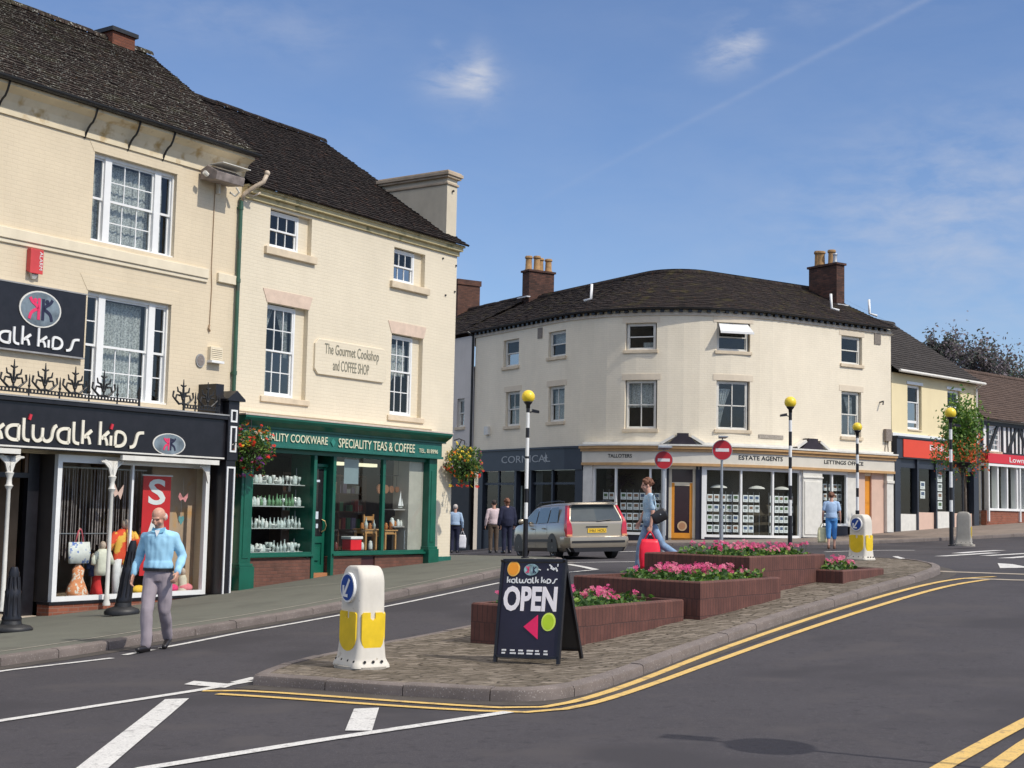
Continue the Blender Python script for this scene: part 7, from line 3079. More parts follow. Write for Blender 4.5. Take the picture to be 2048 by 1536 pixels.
wom, wj = person('woman with curly brown hair and pale blue blouse walking left with a red bag', pw, R(-86),
                 dict(head=(0, -.06, 1.635), neck=(0, -.02, 1.47), chest=(0, -.01, 1.31), elL=(.24, .02, 1.12), wrL=(.25, -.02, .87), elR=(-.24, -.05, 1.15), wrR=(-.25, -.15, .93),
                      knR=(-.09, -.15, .50), anR=(-.09, -.20, .085), toR=(-.10, -.38, .04), knL=(.09, .22, .52), anL=(.09, .56, .30), toL=(.09, .56, .12)),
                 h=1.0, vox=.014, skin=M_SKIN, top=C_FLORAL, bottom=C_DENIM, shoe=mat('pale_shoe', (.45, .45, .45), .6), hair=C_BROWNH, sleeve='short', girth=.98, headtilt=R(6), hairkind='curly')


def carrier(pos, w, h, d, label, m_, rz=0.0, cat='carrier bag', group=None):
    t = thing('carrier_bag', label, cat, pos, rz, group)
    mb = MB()
    rr = random.Random(int(w * 1000))
    rings = []
    for i in range(9):
        u = i / 8
        z = -.15 - h * (1 - u)
        ww = w / 2 * (.92 + .12 * math.sin(u * 3.1)) * (1 - .15 * max(0, u - .75) * 4)
        dd = d / 2 * (1.0 - .75 * u ** 2) + .01
        rings.append([(ww * math.copysign(abs(math.cos(a)) ** .55, math.cos(a)) + rr.uniform(-.006, .006), dd * math.copysign(abs(math.sin(a)) ** .7, math.sin(a)) + rr.uniform(-.008, .008), z + rr.uniform(-.004, .004)) for a in [2 * math.pi * k / 18 for k in range(18)]])
    mb.loft(rings, 0, True)
    o = mb.build('bag_body', m_, t, smooth=True)
    mb = MB()
    for y in (-.012, .012):
        mb.tube([(-w * .28, y, -.17), (-w * .10, y, -.04), (0, y, .0), (w * .10, y, -.04), (w * .28, y, -.17)], .011, 6)
    mb.build('bag_handle', m_, t, smooth=True)
    return t


hpz = handpos(wom, wj, 'L')
carrier(hpz, .38, .56, .17, 'bright red carrier bag held by the walking woman', C_BAGR, R(4))
sb_ = thing('shoulder_bag', 'black shoulder bag at the hip of the woman carrying the red bag', 'shoulder bag', (hpz.x + .17, hpz.y + .04, hpz.z + .30), R(5))
sb_.scale = (.82, .82, .82)
mb = MB()
mb.loft([[(x * k, y * k, z) for x, y in rrect(.19, .07, .05)] for z, k in ((-.16, .7), (-.12, .95), (0, 1.05), (.09, .95), (.12, .7))], 0, True)
o = mb.build('bag_body', C_BLK, sb_, smooth=True)
o.rotation_euler = (0, R(-28), 0)
mb = MB()
mb.ball((.02, -.075, .02), .016)
mb.build('clasp', M_GREY, sb_)
mb = MB()
mb.tube([(-.08, -.03, .1), (-.12, -.06, .3), (-.14, -.05, .48), (-.10, .06, .5), (.02, .05, .3), (.08, .03, .1)], .010, 6)
mb.build('strap', C_BLK, sb_)

pb_ = gp(1663, 1098, 0)
blw, bj = person('woman in cornflower blue seen from behind near the broad white pilaster', pb_, R(168),
                 dict(head=(0, -.03, 1.63), knR=(-.09, -.08, .5), anR=(-.09, -.10, .085), toR=(-.1, -.25, .03), knL=(.09, .04, .5), anL=(.09, .12, .10), toL=(.1, -.04, .03)),
                 h=.98, vox=.016, skin=M_SKIN, top=C_SUMMERT, bottom=C_SUMMER, shoe=mat('brown_sandal', (.16, .07, .04), .6), hair=C_BROWNH, sleeve='short', legs='crop', girth=1.02, hairkind='curly', fold=.004)
hpz = handpos(blw, bj, 'L')
carrier(hpz, .30, .46, .12, 'pale yellow carrier bag held by the woman in cornflower blue', C_BAGY, R(10))
x2, y2_ = -1.95, 50.0
mn2, j2 = person('white-haired man in pale blue shirt and dark trousers walking away past the cookshop corner', (x2, y2_, gz(x2, y2_)), R(176),
                 dict(knR=(-.09, -.05, .5), anR=(-.09, -.05, .085), anL=(.09, .08, .09), toL=(.1, -.08, .03), elR=(-.27, .04, 1.16), elL=(.27, .04, 1.16)),
                 h=.99, vox=.017, skin=C_OLD, top=C_SHADE, bottom=C_NAVY, shoe=C_BLK, hair=C_GREYH, sleeve='long', girth=1.06, hairkind='short', belt=C_BLK, fold=.004)
hpz = handpos(mn2, j2, 'R')
carrier(hpz, .28, .48, .10, 'white carrier bag held by the white-haired man', C_BAGW, R(0))
x3, y3_ = -.06, 44.0
person('person in a navy jacket walking away between the slate shop and the estate car', (x3, y3_, gz(x3, y3_)), R(200),
       dict(head=(0, -.05, 1.62)), h=.99, vox=.018, top=C_NAVY, bottom=C_NAVY, shoe=C_BLK, hair=C_BROWNH, girth=1.15, jacket=.02, hairkind='bob', fold=.006)
x3, y3_ = -.50, 45.2
person('person with a pale pink sleeve, half hidden by the navy jacket beside the estate car', (x3, y3_, gz(x3, y3_)), R(190),
       dict(elR=(-.30, .0, 1.18)), h=.97, vox=.018, top=mat('pale_pink_cloth', (.62, .5, .52), .9, var=.1), bottom=mat('brown_skirt', (.10, .07, .05), .9), shoe=C_BLK, hair=mat('dark_hair', (.035, .022, .02), .7), hairkind='short', girth=1.0, fold=.004)

# ================================================================== estate car
M_CAR = mat('pale_gold_metallic_paint', (.36, .31, .24), .3, metal=.4, var=.03, coat=.8)
M_CGL = mat('tinted_car_glass', (.05, .065, .07), .04, var=.1, spec=.8)
M_TYRE = mat('tyre_rubber', (.02, .02, .02), .85, var=.2)
M_RIM = mat('alloy_rim', (.35, .34, .33), .35, metal=.7)
M_TAIL = mat('red_lamp_lens', (.50, .012, .03), .15, var=.15, vscale=14, coat=.6)


def car(x, y, rz):
    z = gz(x, y)
    t = thing('estate_car', 'pale gold estate car with tall red tail lamps turning away beyond the beacon', 'car', (x, y, z), 0)
    t.rotation_euler = slope_rot(x, y, rz)
    L = 4.72

    def top(yy):                        # centre line height
        pts = [(0, .99), (.30, 1.45), (.55, 1.485), (1.6, 1.50), (2.5, 1.47), (2.85, 1.41), (3.55, 1.00), (3.75, .965), (4.2, .90), (4.5, .80), (4.68, .66), (4.72, .58)]
        for (a, b), (c, d) in zip(pts[:-1], pts[1:]):
            if yy <= c:
                u = (yy - a) / (c - a)
                return b + (d - b) * u
        return .58

    def wid(yy):
        pts = [(0, .835), (.15, .875), (.6, .90), (2.4, .905), (3.8, .89), (4.3, .84), (4.6, .72), (4.72, .60)]
        for (a, b), (c, d) in zip(pts[:-1], pts[1:]):
            if yy <= c:
                u = (yy - a) / (c - a)
                return b + (d - b) * u
        return .6
    BELT = .93

    def sec(yy):
        T, w = top(yy), wid(yy)
        bl = min(BELT, T - .03)
        pts = [(w * .90, .20), (w * .985, .30), (w, .50), (w * .995, .66), (w * .975, bl - .03), (w * .955, bl)]
        if T > BELT + .05:
            hh = T - .07
            xr = w * .955 - (hh - bl) * .40
            pts += [(w * .955 - (hh - bl) * .16, bl + (hh - bl) * .45), (xr, hh), (xr - .06, T - .025), (xr * .5, T - .004), (0, T)]
        else:
            pts += [(w * .90, bl + .01), (w * .80, T - .012), (w * .6, T - .006), (w * .3, T), (0, T)]
        return pts

    def rear(zz):
        return 0.0 if zz < .95 else (zz - .95) * .62
    ys = [0, .05, .15, .3, .5, .7, .9, 1.1, 1.5, 2.0, 2.4, 2.7, 2.85, 3.1, 3.35, 3.55, 3.75, 4.0, 4.2, 4.4, 4.55, 4.66, 4.72]
    mb = MB()
    R_ = []
    for i, yy in enumerate(ys):
        s_ = sec(max(yy, .30) if yy < .3 else yy)
        w0 = wid(yy) / wid(max(yy, .30)) if yy < .3 else 1
        row = []
        for (px_, pz) in s_:
            yv = max(yy, rear(pz)) if yy < .6 else yy
            row.append((px_ * w0, yv, pz))
        R_.append(row)
    n = len(R_[0])
    # wheel arches cut by skipping faces low down near the wheels
    for i in range(len(ys) - 1):
        for k in range(n - 1):
            for sg in (1, -1):
                q = [R_[i][k], R_[i + 1][k], R_[i + 1][k + 1], R_[i][k + 1]]
                q = [(sg * a, b, c) for a, b, c in q]
                if sg < 0:
                    q = q[::-1]
                mb.face(q)
    for k in range(n - 1):               # rear and front closing panels
        for row, fl_ in ((R_[0], 1), (R_[-1], -1)):
            a, b = row[k], row[k + 1]
            mb.face([(-a[0], a[1], a[2]), (a[0], a[1], a[2]), (b[0], b[1], b[2]), (-b[0], b[1], b[2])])
    mb.face([(-.8, .1, .2), (.8, .1, .2), (.7, 4.6, .2), (-.7, 4.6, .2)])
    body = mb.build('body', M_CAR, t, smooth=False)
    auto_smooth(body, 32)

    def sidex(yy, zz):
        w = wid(yy)
        T = top(yy)
        if zz < BELT:
            return w * .99
        hh = T - .07
        return w * .955 - (zz - BELT) * .40 * (.4 if zz < BELT + (hh - BELT) * .45 else 1) - (0 if zz < BELT + (hh - BELT) * .45 else -(hh - BELT) * .45 * .24)
    # glass
    for sg in (-1, 1):
        for poly in ([(.62, .975), (1.32, .965), (1.32, 1.36), (.78, 1.37)], [(1.40, .965), (2.22, .96), (2.22, 1.37), (1.40, 1.375)], [(2.30, .96), (3.34, .955), (2.92, 1.20), (2.62, 1.345), (2.30, 1.365)]):
            mb = MB()
            q = [(sg * (sidex(a, b) + .006), a, b) for a, b in poly]
            mb.face(q)
            mb.build('side_window', M_CGL, t)
        mb = MB()
        for (a, b) in ((1.36, .03), (2.26, .03)):
            for zz0, zz1 in ((.3, .92),):
                mb.face([(sg * (wid(a) * 1.001 + .002), a - .006, zz0), (sg * (wid(a) * 1.001 + .002), a + .006, zz0), (sg * (wid(a) * .985 + .004), a + .006, zz1), (sg * (wid(a) * .985 + .004), a - .006, zz1)])
        mb.box(min(sg * .895, sg * .925), max(sg * .895, sg * .925), .95, 3.3, .46, .53)
        mb.build('door_seam_and_strip', C_BLK, t)
        mb = MB()
        mb.tube([(sg * .67, .55, 1.50), (sg * .68, .9, 1.53), (sg * .68, 2.4, 1.52), (sg * .66, 2.7, 1.45)], .016, 6)
        mb.build('roof_rail', C_BLK, t)
        mb = MB()
        for yy in (1.50, 2.42):
            mb.box(min(sg * .90, sg * .93), max(sg * .90, sg * .93), yy, yy + .17, .80, .835)
        mb.build('door_handle', M_CAR, t, bevel=.006)
        mb = MB()
        mb.ball((sg * 1.0, 3.12, 1.02), .1, 0, 12, 8, (1, .5, .75))
        mb.build('wing_mirror', M_CAR, t, smooth=True)
        # tall tail lamp: wide at the bottom, narrow strip up the pillar
        mb = MB()
        prof = [(.58, .22, .0), (.72, .24, .0), (.90, .20, .0), (1.0, .115, .0), (1.2, .095, .0), (1.40, .085, .0)]
        rows = []
        for zz, wd, _ in prof:
            yr_ = rear(zz)
            xo = (.835 if zz < .95 else .835 - (zz - .95) * .30) * 1.0
            ex = .02
            rows.append([(sg * (xo - wd * .62), yr_ - .022, zz), (sg * (xo + ex - .015), yr_ - .012, zz), (sg * (xo + ex + .006), yr_ + .06 + wd * .35, zz), (sg * (xo - .03), yr_ + .05 + wd * .35, zz), (sg * (xo - wd * .62), yr_ + .03, zz)])
        mb.loft(rows, 0, True)
        lp = mb.build('tail_lamp', M_TAIL, t)
        auto_smooth(lp, 40)
        mb = MB()
        q = rows[0]
        mb.box(min(sg * .70, sg * .845), max(sg * .70, sg * .845), -.030, -.0, .60, .645)
        mb.build('reverse_lens', mat('amber_lens', (.7, .3, .15), .2), lp)
    mb = MB()
    ry = [(.985, .70), (1.02, .715), (1.38, .60), (1.42, .56)]
    rows = [[(-w_, rear(zz) - .008, zz), (0, rear(zz) - .022, zz), (w_, rear(zz) - .008, zz)] for zz, w_ in ry]
    mb.loft(rows, 0, False, closed=False)
    mb.build('rear_window', M_CGL, t)
    mb = MB()
    mb.loft([[(-w_, yy, zz), (w_, yy, zz), (w_ * .98, yy2, zz2), (-w_ * .98, yy2, zz2)] for w_, yy, zz, yy2, zz2 in ((.66, .26, 1.455, .12, 1.462), (.66, .26, 1.478, .12, 1.474))], 0, True)
    mb.build('rear_spoiler', M_CAR, t)
    mb = MB()
    mb.tube([(.02, rear(.985) - .03, .985), (.25, rear(1.0) - .03, 1.0), (.42, rear(1.02) - .035, 1.02)], .010, 6)
    mb.build('rear_wiper', C_BLK, t)
    mb = MB()
    mb.loft([[(x_ * k, y_ + oy, zz) for x_, y_ in ((-.90, .35), (-.895, .05), (-.78, -.10), (.78, -.10), (.895, .05), (.90, .35))] for zz, k, oy in ((.30, .97, .02), (.36, 1.0, 0), (.50, 1.01, -.01), (.57, 1.0, .0), (.60, .97, .05))], 0, True)
    bp = mb.build('rear_bumper', M_CAR, t)
    auto_smooth(bp, 35)
    mb = MB()
    mb.box(-.74, .74, -.117, -.105, .425, .475)
    mb.loft([[(x_ * k, y_, zz) for x_, y_ in ((-.88, .4), (-.86, .03), (-.72, -.07), (.72, -.07), (.86, .03), (.88, .4))] for zz, k in ((.19, .9), (.305, .98))], 0, True)
    mb.build('lower_valance', C_BLK, t)
    mb = MB()
    mb.box(-.30, .30, -.02, -.004, .82, .85)
    mb.build('boot_handle', C_BLK, t)
    np_ = MB()
    np_.box(-.26, .26, -.018, -.004, .68, .795)
    pl_ = np_.build('number_plate', mat('yellow_plate', (.80, .50, .03), .4, var=.03), t)
    text_fit('V461 HOU', -.23, .23, .70, .775, -.021, C_BLK, pl_, thick=.002)
    for (wx, wy) in ((-.78, .95), (.78, .95), (-.77, 3.72), (.77, 3.72)):
        sg = 1 if wx > 0 else -1
        w = thing('wheel', None, None, (wx, wy, .315))
        w.parent = t
        mb = MB()
        prof = [(.20, -.10), (.29, -.105), (.315, -.08), (.318, 0), (.315, .08), (.29, .105), (.20, .10)]
        mb.loft([[(b_, a_ * math.cos(q), a_ * math.sin(q)) for q in [2 * math.pi * i / 28 for i in range(28)]] for a_, b_ in prof], 0, True)
        o = mb.build('tyre', M_TYRE, w)
        auto_smooth(o, 40)
        mb = MB()
        mb.loft([[(sg * b_, a_ * math.cos(q), a_ * math.sin(q)) for q in [2 * math.pi * i / 24 for i in range(24)]] for a_, b_ in ((.205, .108), (.19, .10), (.18, .07))], 0, False)
        for i in range(5):
            a = 2 * math.pi * i / 5
            mb.tube([(sg * .098, .03 * math.cos(a), .03 * math.sin(a)), (sg * .092, .19 * math.cos(a), .19 * math.sin(a))], [.03, .022], 6)
        mb.lathe([(.05, 0), (.04, .01)], (0, 0, 0), 12) if False else mb.ball((sg * .095, 0, 0), .04, 0, 10, 6)
        mb.build('rim', M_RIM, w, smooth=True)
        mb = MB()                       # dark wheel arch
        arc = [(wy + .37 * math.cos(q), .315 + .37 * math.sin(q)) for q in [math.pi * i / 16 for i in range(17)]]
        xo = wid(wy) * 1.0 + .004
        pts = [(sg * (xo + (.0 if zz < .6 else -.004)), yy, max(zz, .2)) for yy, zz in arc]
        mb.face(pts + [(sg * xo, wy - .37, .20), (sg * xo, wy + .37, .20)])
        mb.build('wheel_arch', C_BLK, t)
    return t


car(2.32, 36.0, R(18.5))
# ================================================================== goods in the two shop windows on the left


def onp(px, py, d):
    """point of the sight line on the vertical plane d metres out from the left-hand facades: (along, up)"""
    r = ray(px, py)
    o = A_ + N_ * d
    t = (o.x * N_.x + o.y * N_.y) / (r.x * N_.x + r.y * N_.y)
    p = r * t
    return (p.x - A_.x) * E_.x + (p.y - A_.y) * E_.y, p.z + CAMZ


def inwin(name, label, cat, s, d, z, group=None, rz=0.0):
    p = FA(s, d)
    return thing(name, label, cat, (p.x, p.y, z), FR + rz, group)


# string curtain of beads
s0, z0 = onp(125, 1040, .0)
s1, _ = onp(290, 1040, .0)
tb_ = inwin('bead_curtain', 'grey curtain of hanging bead strings behind the clothes display', 'curtain', s0, -.25, -.18)
mb = MB()
rr = random.Random(2)
n = 30
for i in range(n):
    x = (s1 - s0 + .2) * i / n + rr.uniform(-.02, .02)
    zt, zb = 2.45, rr.uniform(.5, 1.0)
    mb.box(x, x + rr.uniform(.012, .03), 0, .01, zb, zt)
mb.build('strings', mat('grey_pink_strings', (.22, .19, .185), .7, var=.5, vscale=8), tb_, weld=False)
mb = MB()
mb.box(-.1, s1 - s0 + .2, -.01, .02, 2.45, 2.48)
mb.box(-.1, s1 - s0 + .2, -.01, .02, 1.20, 1.215)
mb.build('rail', M_GREY, tb_)
# buff panel and red SALE banner
s0, z1 = onp(338, 940, -.1)
s1, z0 = onp(400, 1200, -.1)
pn = inwin('display_panel', 'buff display panel at the right end of the clothes window', 'panel', s0, -.3, -.18)
mb = MB()
mb.box(-.25, s1 - s0 + .4, 0, .03, 0, 2.55)
mb.build('board', mat('buff_board', (.50, .36, .25), .7, var=.15, vscale=1.5, spots=[(1.6, .56, .7, (.60, .33, .12))]), pn)
s0, z1 = onp(293, 950, .2)
s1, z0 = onp(341, 1120, .2)
bn = inwin('sale_banner', 'tall red sale banner hanging in the clothes window above the man\'s head', 'banner', (s0 + s1) / 2, .12, z0 - .3)
hw, hh = (s1 - s0) / 2, z1 - z0 + .3
mb = MB()
mb.box(-hw, hw, 0, .012, 0, hh)
mb.build('cloth', mat('banner_red', (.62, .02, .025), .7, var=.06), bn)
mb = MB()
mb.tube([(-hw - .03, 0, hh), (hw + .03, 0, hh)], .015, 6)
mb.build('hanging_rod', M_WHITE, bn)
sz0 = onp(316, 1010, .2)[1] - (z0 - .3)
sz1 = onp(316, 958, .2)[1] - (z0 - .3)
text_fit('S', -hw * .62, hw * .62, sz0, sz1, -.006, M_WHITE, bn, bold=.02, thick=.005)
text_fit('A', -hw * .62, hw * .62, sz0 - (sz1 - sz0) * 1.2, sz0 - (sz1 - sz0) * .2, -.006, M_WHITE, bn, bold=.02, thick=.005)
cloth = lambda n_, c, **k: mat(n_, c, .85, var=.12, vscale=10, **k)


def garment(px0, px1, py0, py1, label, m_top, kind='shirt', d=.12, m2=None, seed=0):
    """child size garment on a stand, sized from where it shows"""
    s0, z1 = onp(px0, py0, d)
    s1, z0 = onp(px1, py1, d)
    t = inwin('child_outfit', label, 'child\'s outfit', (s0 + s1) / 2, d, z0, 'children\'s outfits in the clothes window')
    w, h = (s1 - s0) / 2, z1 - z0
    mb = MB()
    el = lambda k, kd, z: [(w * k * math.cos(a), kd * math.sin(a), z) for a in [2 * math.pi * i / 14 for i in range(14)]]
    if kind == 'shirt':
        mb.loft([el(.62, .10, 0), el(.66, .11, h * .2), el(.60, .11, h * .6), el(.70, .10, h * .85), el(.3, .06, h)], 0, True)
        for sg in (-1, 1):
            mb.tube([(sg * w * .5, 0, h * .86), (sg * w * .85, .0, h * .62), (sg * w * .98, -.02, h * .42)], [h * .12, h * .11, h * .10], 8)
    elif kind == 'dress':
        mb.loft([el(1.0, .16, 0), el(.75, .13, h * .3), el(.42, .09, h * .6), el(.5, .09, h * .85), el(.2, .05, h)], 0, True)
    elif kind == 'trousers':
        for sg in (-1, 1):
            mb.tube([(sg * w * .35, 0, h), (sg * w * .38, 0, h * .5), (sg * w * .42, -.02, 0)], [w * .42, w * .34, w * .28], 10)
    elif kind == 'bag':
        mb.loft([el(.9, .08, 0), el(1.0, .07, h * .3), el(.95, .04, h * .62)], 0, True)
        mb.tube([(-w * .4, 0, h * .6), (-w * .15, 0, h * .95), (0, 0, h), (w * .15, 0, h * .95), (w * .4, 0, h * .6)], .016, 6, 1)
    for v in range(len(mb.v)):
        x, y, z = mb.v[v]
        mb.v[v] = (x + .008 * math.sin(z * 30 + seed), y + .012 * math.sin(x * 40 + z * 9 + seed), z)
    o = mb.build('garment', [m_top, m2 or m_top], t, smooth=True)
    mb = MB()
    mb.tube([(0, .03, -.3 if z0 > .2 else 0), (0, .03, h * 1.04)], .012, 6)
    if kind in ('shirt', 'dress'):
        mb.ball((0, .0, h * 1.13), h * .09 + .03, 0, 10, 8, (.8, .9, 1.1))
    mb.build('stand', mat('pale_stand', (.55, .42, .33), .6), t, smooth=True)
    return t


garment(218, 278, 1058, 1128, 'red child\'s top with yellow lower half', cloth('red_yellow_top', (.75, .08, .03), spots=[(4, .5, .56, (.85, .50, .08))]), 'shirt', .10)
garment(222, 256, 1118, 1192, 'white child\'s trousers below the red and yellow top', cloth('white_denim', (.68, .66, .66)), 'trousers', .10)
garment(266, 300, 1068, 1120, 'yellow-orange child\'s top beside the red one', cloth('marigold_top', (.80, .45, .08)), 'shirt', .0)
garment(186, 222, 1098, 1150, 'cream child\'s t-shirt left of the white column', cloth('cream_tee', (.72, .70, .58)), 'shirt', .12)
garment(184, 202, 1140, 1195, 'long red child\'s dress next to the cream t-shirt', cloth('red_dress', (.62, .03, .03)), 'dress', .05)
garment(134, 176, 1130, 1192, 'orange and white patterned child\'s dress below the tote bag', cloth('orange_print', (.75, .28, .12), spots=[(16, .52, .56, (.8, .72, .6))]), 'dress', .08)
t_ = garment(138, 180, 1058, 1126, 'white tote bag with a blue print hanging by pink handles', cloth('tote_canvas', (.70, .70, .66), spots=[(9, .58, .62, (.12, .2, .5))]), 'bag', .10, cloth('pink_strap', (.6, .12, .15)))
garment(176, 196, 1118, 1152, 'small navy child\'s top between the dresses', cloth('navy_top', (.03, .05, .14)), 'shirt', -.05)
garment(352, 376, 1150, 1196, 'cream child\'s skirt at the right end of the clothes window', cloth('cream_skirt', (.65, .58, .45)), 'dress', .05)


def flat_deco(px, py, w, h, label, m_, pts, name, cat, group=None):
    s, z = onp(px, py, .24)
    t = inwin(name, label, cat, s, .24, z, group)
    mb = MB()
    for pp in pts:
        mb.poly([(a * w, b * h) for a, b in pp], -.004, .004)
    mb.build('cut_out', m_, t)
    mb = MB()
    mb.tube([(0, .003, h * .3), (0, .003, h * .3 + .35)], .002, 4)
    mb.build('thread', M_GREY, t)


wing = [[(0, 0), (.5, .45), (.45, .05), (.25, -.4), (0, -.1)], [(0, 0), (0, -.1), (-.3, -.25), (-.5, .1), (-.35, .5)]]
flat_deco(236, 985, .26, .34, 'pale pink paper butterfly near the top of the white column', mat('pale_pink_card', (.75, .50, .42), .7), wing, 'paper_butterfly', 'decoration', 'paper butterflies in the clothes window')
flat_deco(366, 996, .26, .22, 'pink and red paper butterfly right of the sale banner', mat('pink_red_card', (.75, .25, .25), .7, var=.6, vscale=14), wing, 'paper_butterfly', 'decoration', 'paper butterflies in the clothes window')
flat_deco(362, 1040, .16, .2, 'small teal paper heart right of the sale banner', mat('teal_card', (.12, .30, .30), .7), [[(0, -.5), (.45, 0), (.45, .3), (.25, .42), (0, .25), (-.25, .42), (-.45, .3), (-.45, 0)]], 'paper_heart', 'decoration')
for (px, py, c, nm, lab) in ((345, 1180, (.78, .05, .18), 'hot_pink_felt', 'hot pink cushion on the clothes window floor'), (374, 1178, (.75, .22, .25), 'coral_felt', 'coral cushion at the right end of the clothes window floor'),
                             (280, 1180, (.82, .5, .05), 'golden_felt', 'golden cushion behind the walking man\'s hip'), (160, 1192, (.75, .45, .1), 'amber_felt', 'small amber cushion under the patterned dress')):
    s, z = onp(px, py, .12)
    t = inwin('cushion', lab, 'cushion', s, .08, -.16, 'cushions on the clothes window floor')
    mb = MB()
    mb.ball((0, 0, .09), .17, 0, 14, 8, (1, .6, .55))
    mb.build('cushion_cover', cloth(nm, c), t, smooth=True)
# clothes rails inside the dark doorway
rr = random.Random(8)
gcols = [cloth('crimson_knit', (.40, .02, .02)), cloth('grey_knit', (.10, .10, .11)), cloth('dusky_rose', (.25, .10, .10)), cloth('off_black_knit', (.03, .03, .035)), cloth('pale_knit', (.28, .26, .25))]
for i, (px, py, ci) in enumerate(((28, 1120, 0), (52, 1060, 2), (66, 1130, 2), (80, 1115, 4), (40, 1165, 4), (22, 1050, 3), (60, 1200, 1), (88, 1170, 3), (48, 1105, 0))):
    s, z = onp(px, py, -1.0)
    lab = ['bright crimson', 'dusky rose upper', 'dusky rose middle', 'pale', 'pale lower', 'charcoal upper', 'grey bottom', 'charcoal right-hand', 'second crimson'][i]
    t = inwin('hanging_garment', lab + ' garment hanging inside the dark shop doorway', 'garment', s, -1.0 - .1 * (i % 3), z - .25, 'garments hanging in the doorway')
    mb = MB()
    mb.loft([[(w_ * math.cos(a), .05 * math.sin(a), zz) for a in [2 * math.pi * k / 10 for k in range(10)]] for w_, zz in ((.17, 0), (.16, .2), (.2, .42), (.05, .5))], 0, True)
    mb.build('cloth', gcols[ci], t, smooth=True)
    mb = MB()
    mb.tube([(-.12, 0, .45), (0, 0, .54), (.12, 0, .45)], .008, 5)
    mb.tube([(0, 0, .54), (0, 0, .62)], .006, 5)
    mb.build('hanger', M_GREY, t)

# ---- cookware window, left pane: four glass shelves of glassware
M_GW = mat('clear_pressed_glassware', (.55, .62, .58), .08, var=.3, vscale=25, coat=.5)
M_CHINA = mat('white_china', (.70, .72, .68), .25, var=.08)
M_GRN = mat('green_glassware', (.16, .32, .16), .15, var=.3, vscale=20)
shelf_z = [onp(560, y, .0)[1] for y in (968, 1012, 1056, 1104)]
lipz = ['top', 'second', 'third', 'lowest']
protos = []


def glassware(kind, m_):
    mb = MB()
    if kind == 'goblet':
        mb.lathe([(.035, 0), (.034, .004), (.006, .012), (.005, .07), (.03, .09), (.04, .13), (.036, .17)], (0, 0, 0), 10)
    elif kind == 'jar':
        mb.lathe([(.045, 0), (.05, .02), (.05, .11), (.035, .13), (.038, .15), (.01, .17)], (0, 0, 0), 10)
    elif kind == 'bowl':
        mb.lathe([(.03, 0), (.05, .01), (.085, .06), (.09, .075)], (0, 0, 0), 12)
    else:
        mb.lathe([(.035, 0), (.04, .1), (.012, .16), (.012, .22), (.016, .225)], (0, 0, 0), 10)
    return mb.mesh('glassware', m_, smooth=True)


gm_ = [glassware('goblet', M_GW), glassware('jar', M_CHINA), glassware('bowl', M_CHINA), glassware('bottle', M_GW), glassware('jar', M_GW), glassware('bottle', M_GRN), glassware('goblet', M_CHINA)]
rr = random.Random(17)
for k, z in enumerate(shelf_z):
    t = inwin('glass_shelf', lipz[k] + ' glass shelf in the left cookware window', 'shelf', .66, -.12, z - .02, 'glass shelves in the cookware window')
    mb = MB()
    mb.box(0, 1.82, 0, .26, 0, .018)
    mb.build('shelf_board', mat('pale_shelf_edge', (.50, .54, .52), .3), t)
    mb = MB()
    for x in (.02, 1.78):
        mb.tube([(x, .24, -.02), (x, .24, .40 if k < 3 else .3)], .008, 5)
    mb.build('upright', M_GREY, t)
    x = .72
    while x < 2.42:
        mi = rr.choice((0, 0, 1, 2, 3, 4, 4, 6) if k != 1 else (0, 5, 4, 1, 5, 4))
        for row in range(2):
            o = bpy.data.objects.new('glassware', gm_[mi])
            COL.objects.link(o)
            p = FA(x + rr.uniform(-.01, .01), -.17 - row * .11)
            sc_ = rr.uniform(.85, 1.25)
            o.location = (p.x, p.y, z - .0)
            o.scale = (sc_, sc_, sc_)
            tag(o, 'small piece of glassware or china standing on the ' + lipz[k] + ' shelf of the left cookware window', 'glassware', 'glassware on the ' + lipz[k] + ' shelf')
        x += rr.uniform(.085, .14)

# ---- cookware window, right pane
WD = mat('pine_wood', (.50, .26, .09), .5, var=.18, vscale=5)


def table(s, d, z, w, h, dp, label):
    t = inwin('pine_table', label, 'table', s, d, z, 'small pine tables in the cookware window')
    mb = MB()
    mb.box(-w / 2, w / 2, 0, dp, h - .03, h)
    mb.build('table_top', WD, t, bevel=.004)
    mb = MB()
    mb.box(-w / 2 + .03, w / 2 - .03, .03, dp - .03, h - .11, h - .032)
    mb.build('apron', WD, t)
    for x in (-w / 2 + .03, w / 2 - .08):
        for y in (.02, dp - .07):
            mb = MB()
            mb.box(x, x + .05, y, y + .05, 0, h - .11)
            mb.build('leg', WD, t)
    return t


fz = .62
table(onp(742, 1090, -.1)[0] + .05, -.12, fz, .50, .50, .4, 'small pine table in the left half of the right cookware pane')
table(onp(785, 1090, -.1)[0] - .05, -.10, fz, .50, .48, .4, 'small pine table right of the green mullion')
s, z = onp(707, 1090, .0)
bx = inwin('enamel_bin', 'red enamel bin with a white lid on the cookware window floor', 'bin', s, -.05, fz)
mb = MB()
mb.box(-.20, .20, -.14, .14, 0, .26)
mb.build('bin_body', mat('red_enamel', (.65, .02, .03), .25), bx, bevel=.02)
mb = MB()
mb.box(-.22, .22, -.16, .16, .262, .33)
mb.build('lid', M_CHINA, bx, bevel=.015)
s, z = onp(706, 945, .05)
ps = inwin('hanging_poster', 'pale blue grey poster hanging in the cookware window', 'poster', s, .0, onp(706, 968, .0)[1])
mb = MB()
mb.box(-.26, .26, 0, .006, 0, .58)
mb.build('sheet', mat('pale_blue_sheet', (.20, .27, .29), .6, var=.1), ps)
mb = MB()
mb.tube([(-.24, 0, .58), (0, 0, .70), (.24, 0, .58)], .004, 4)
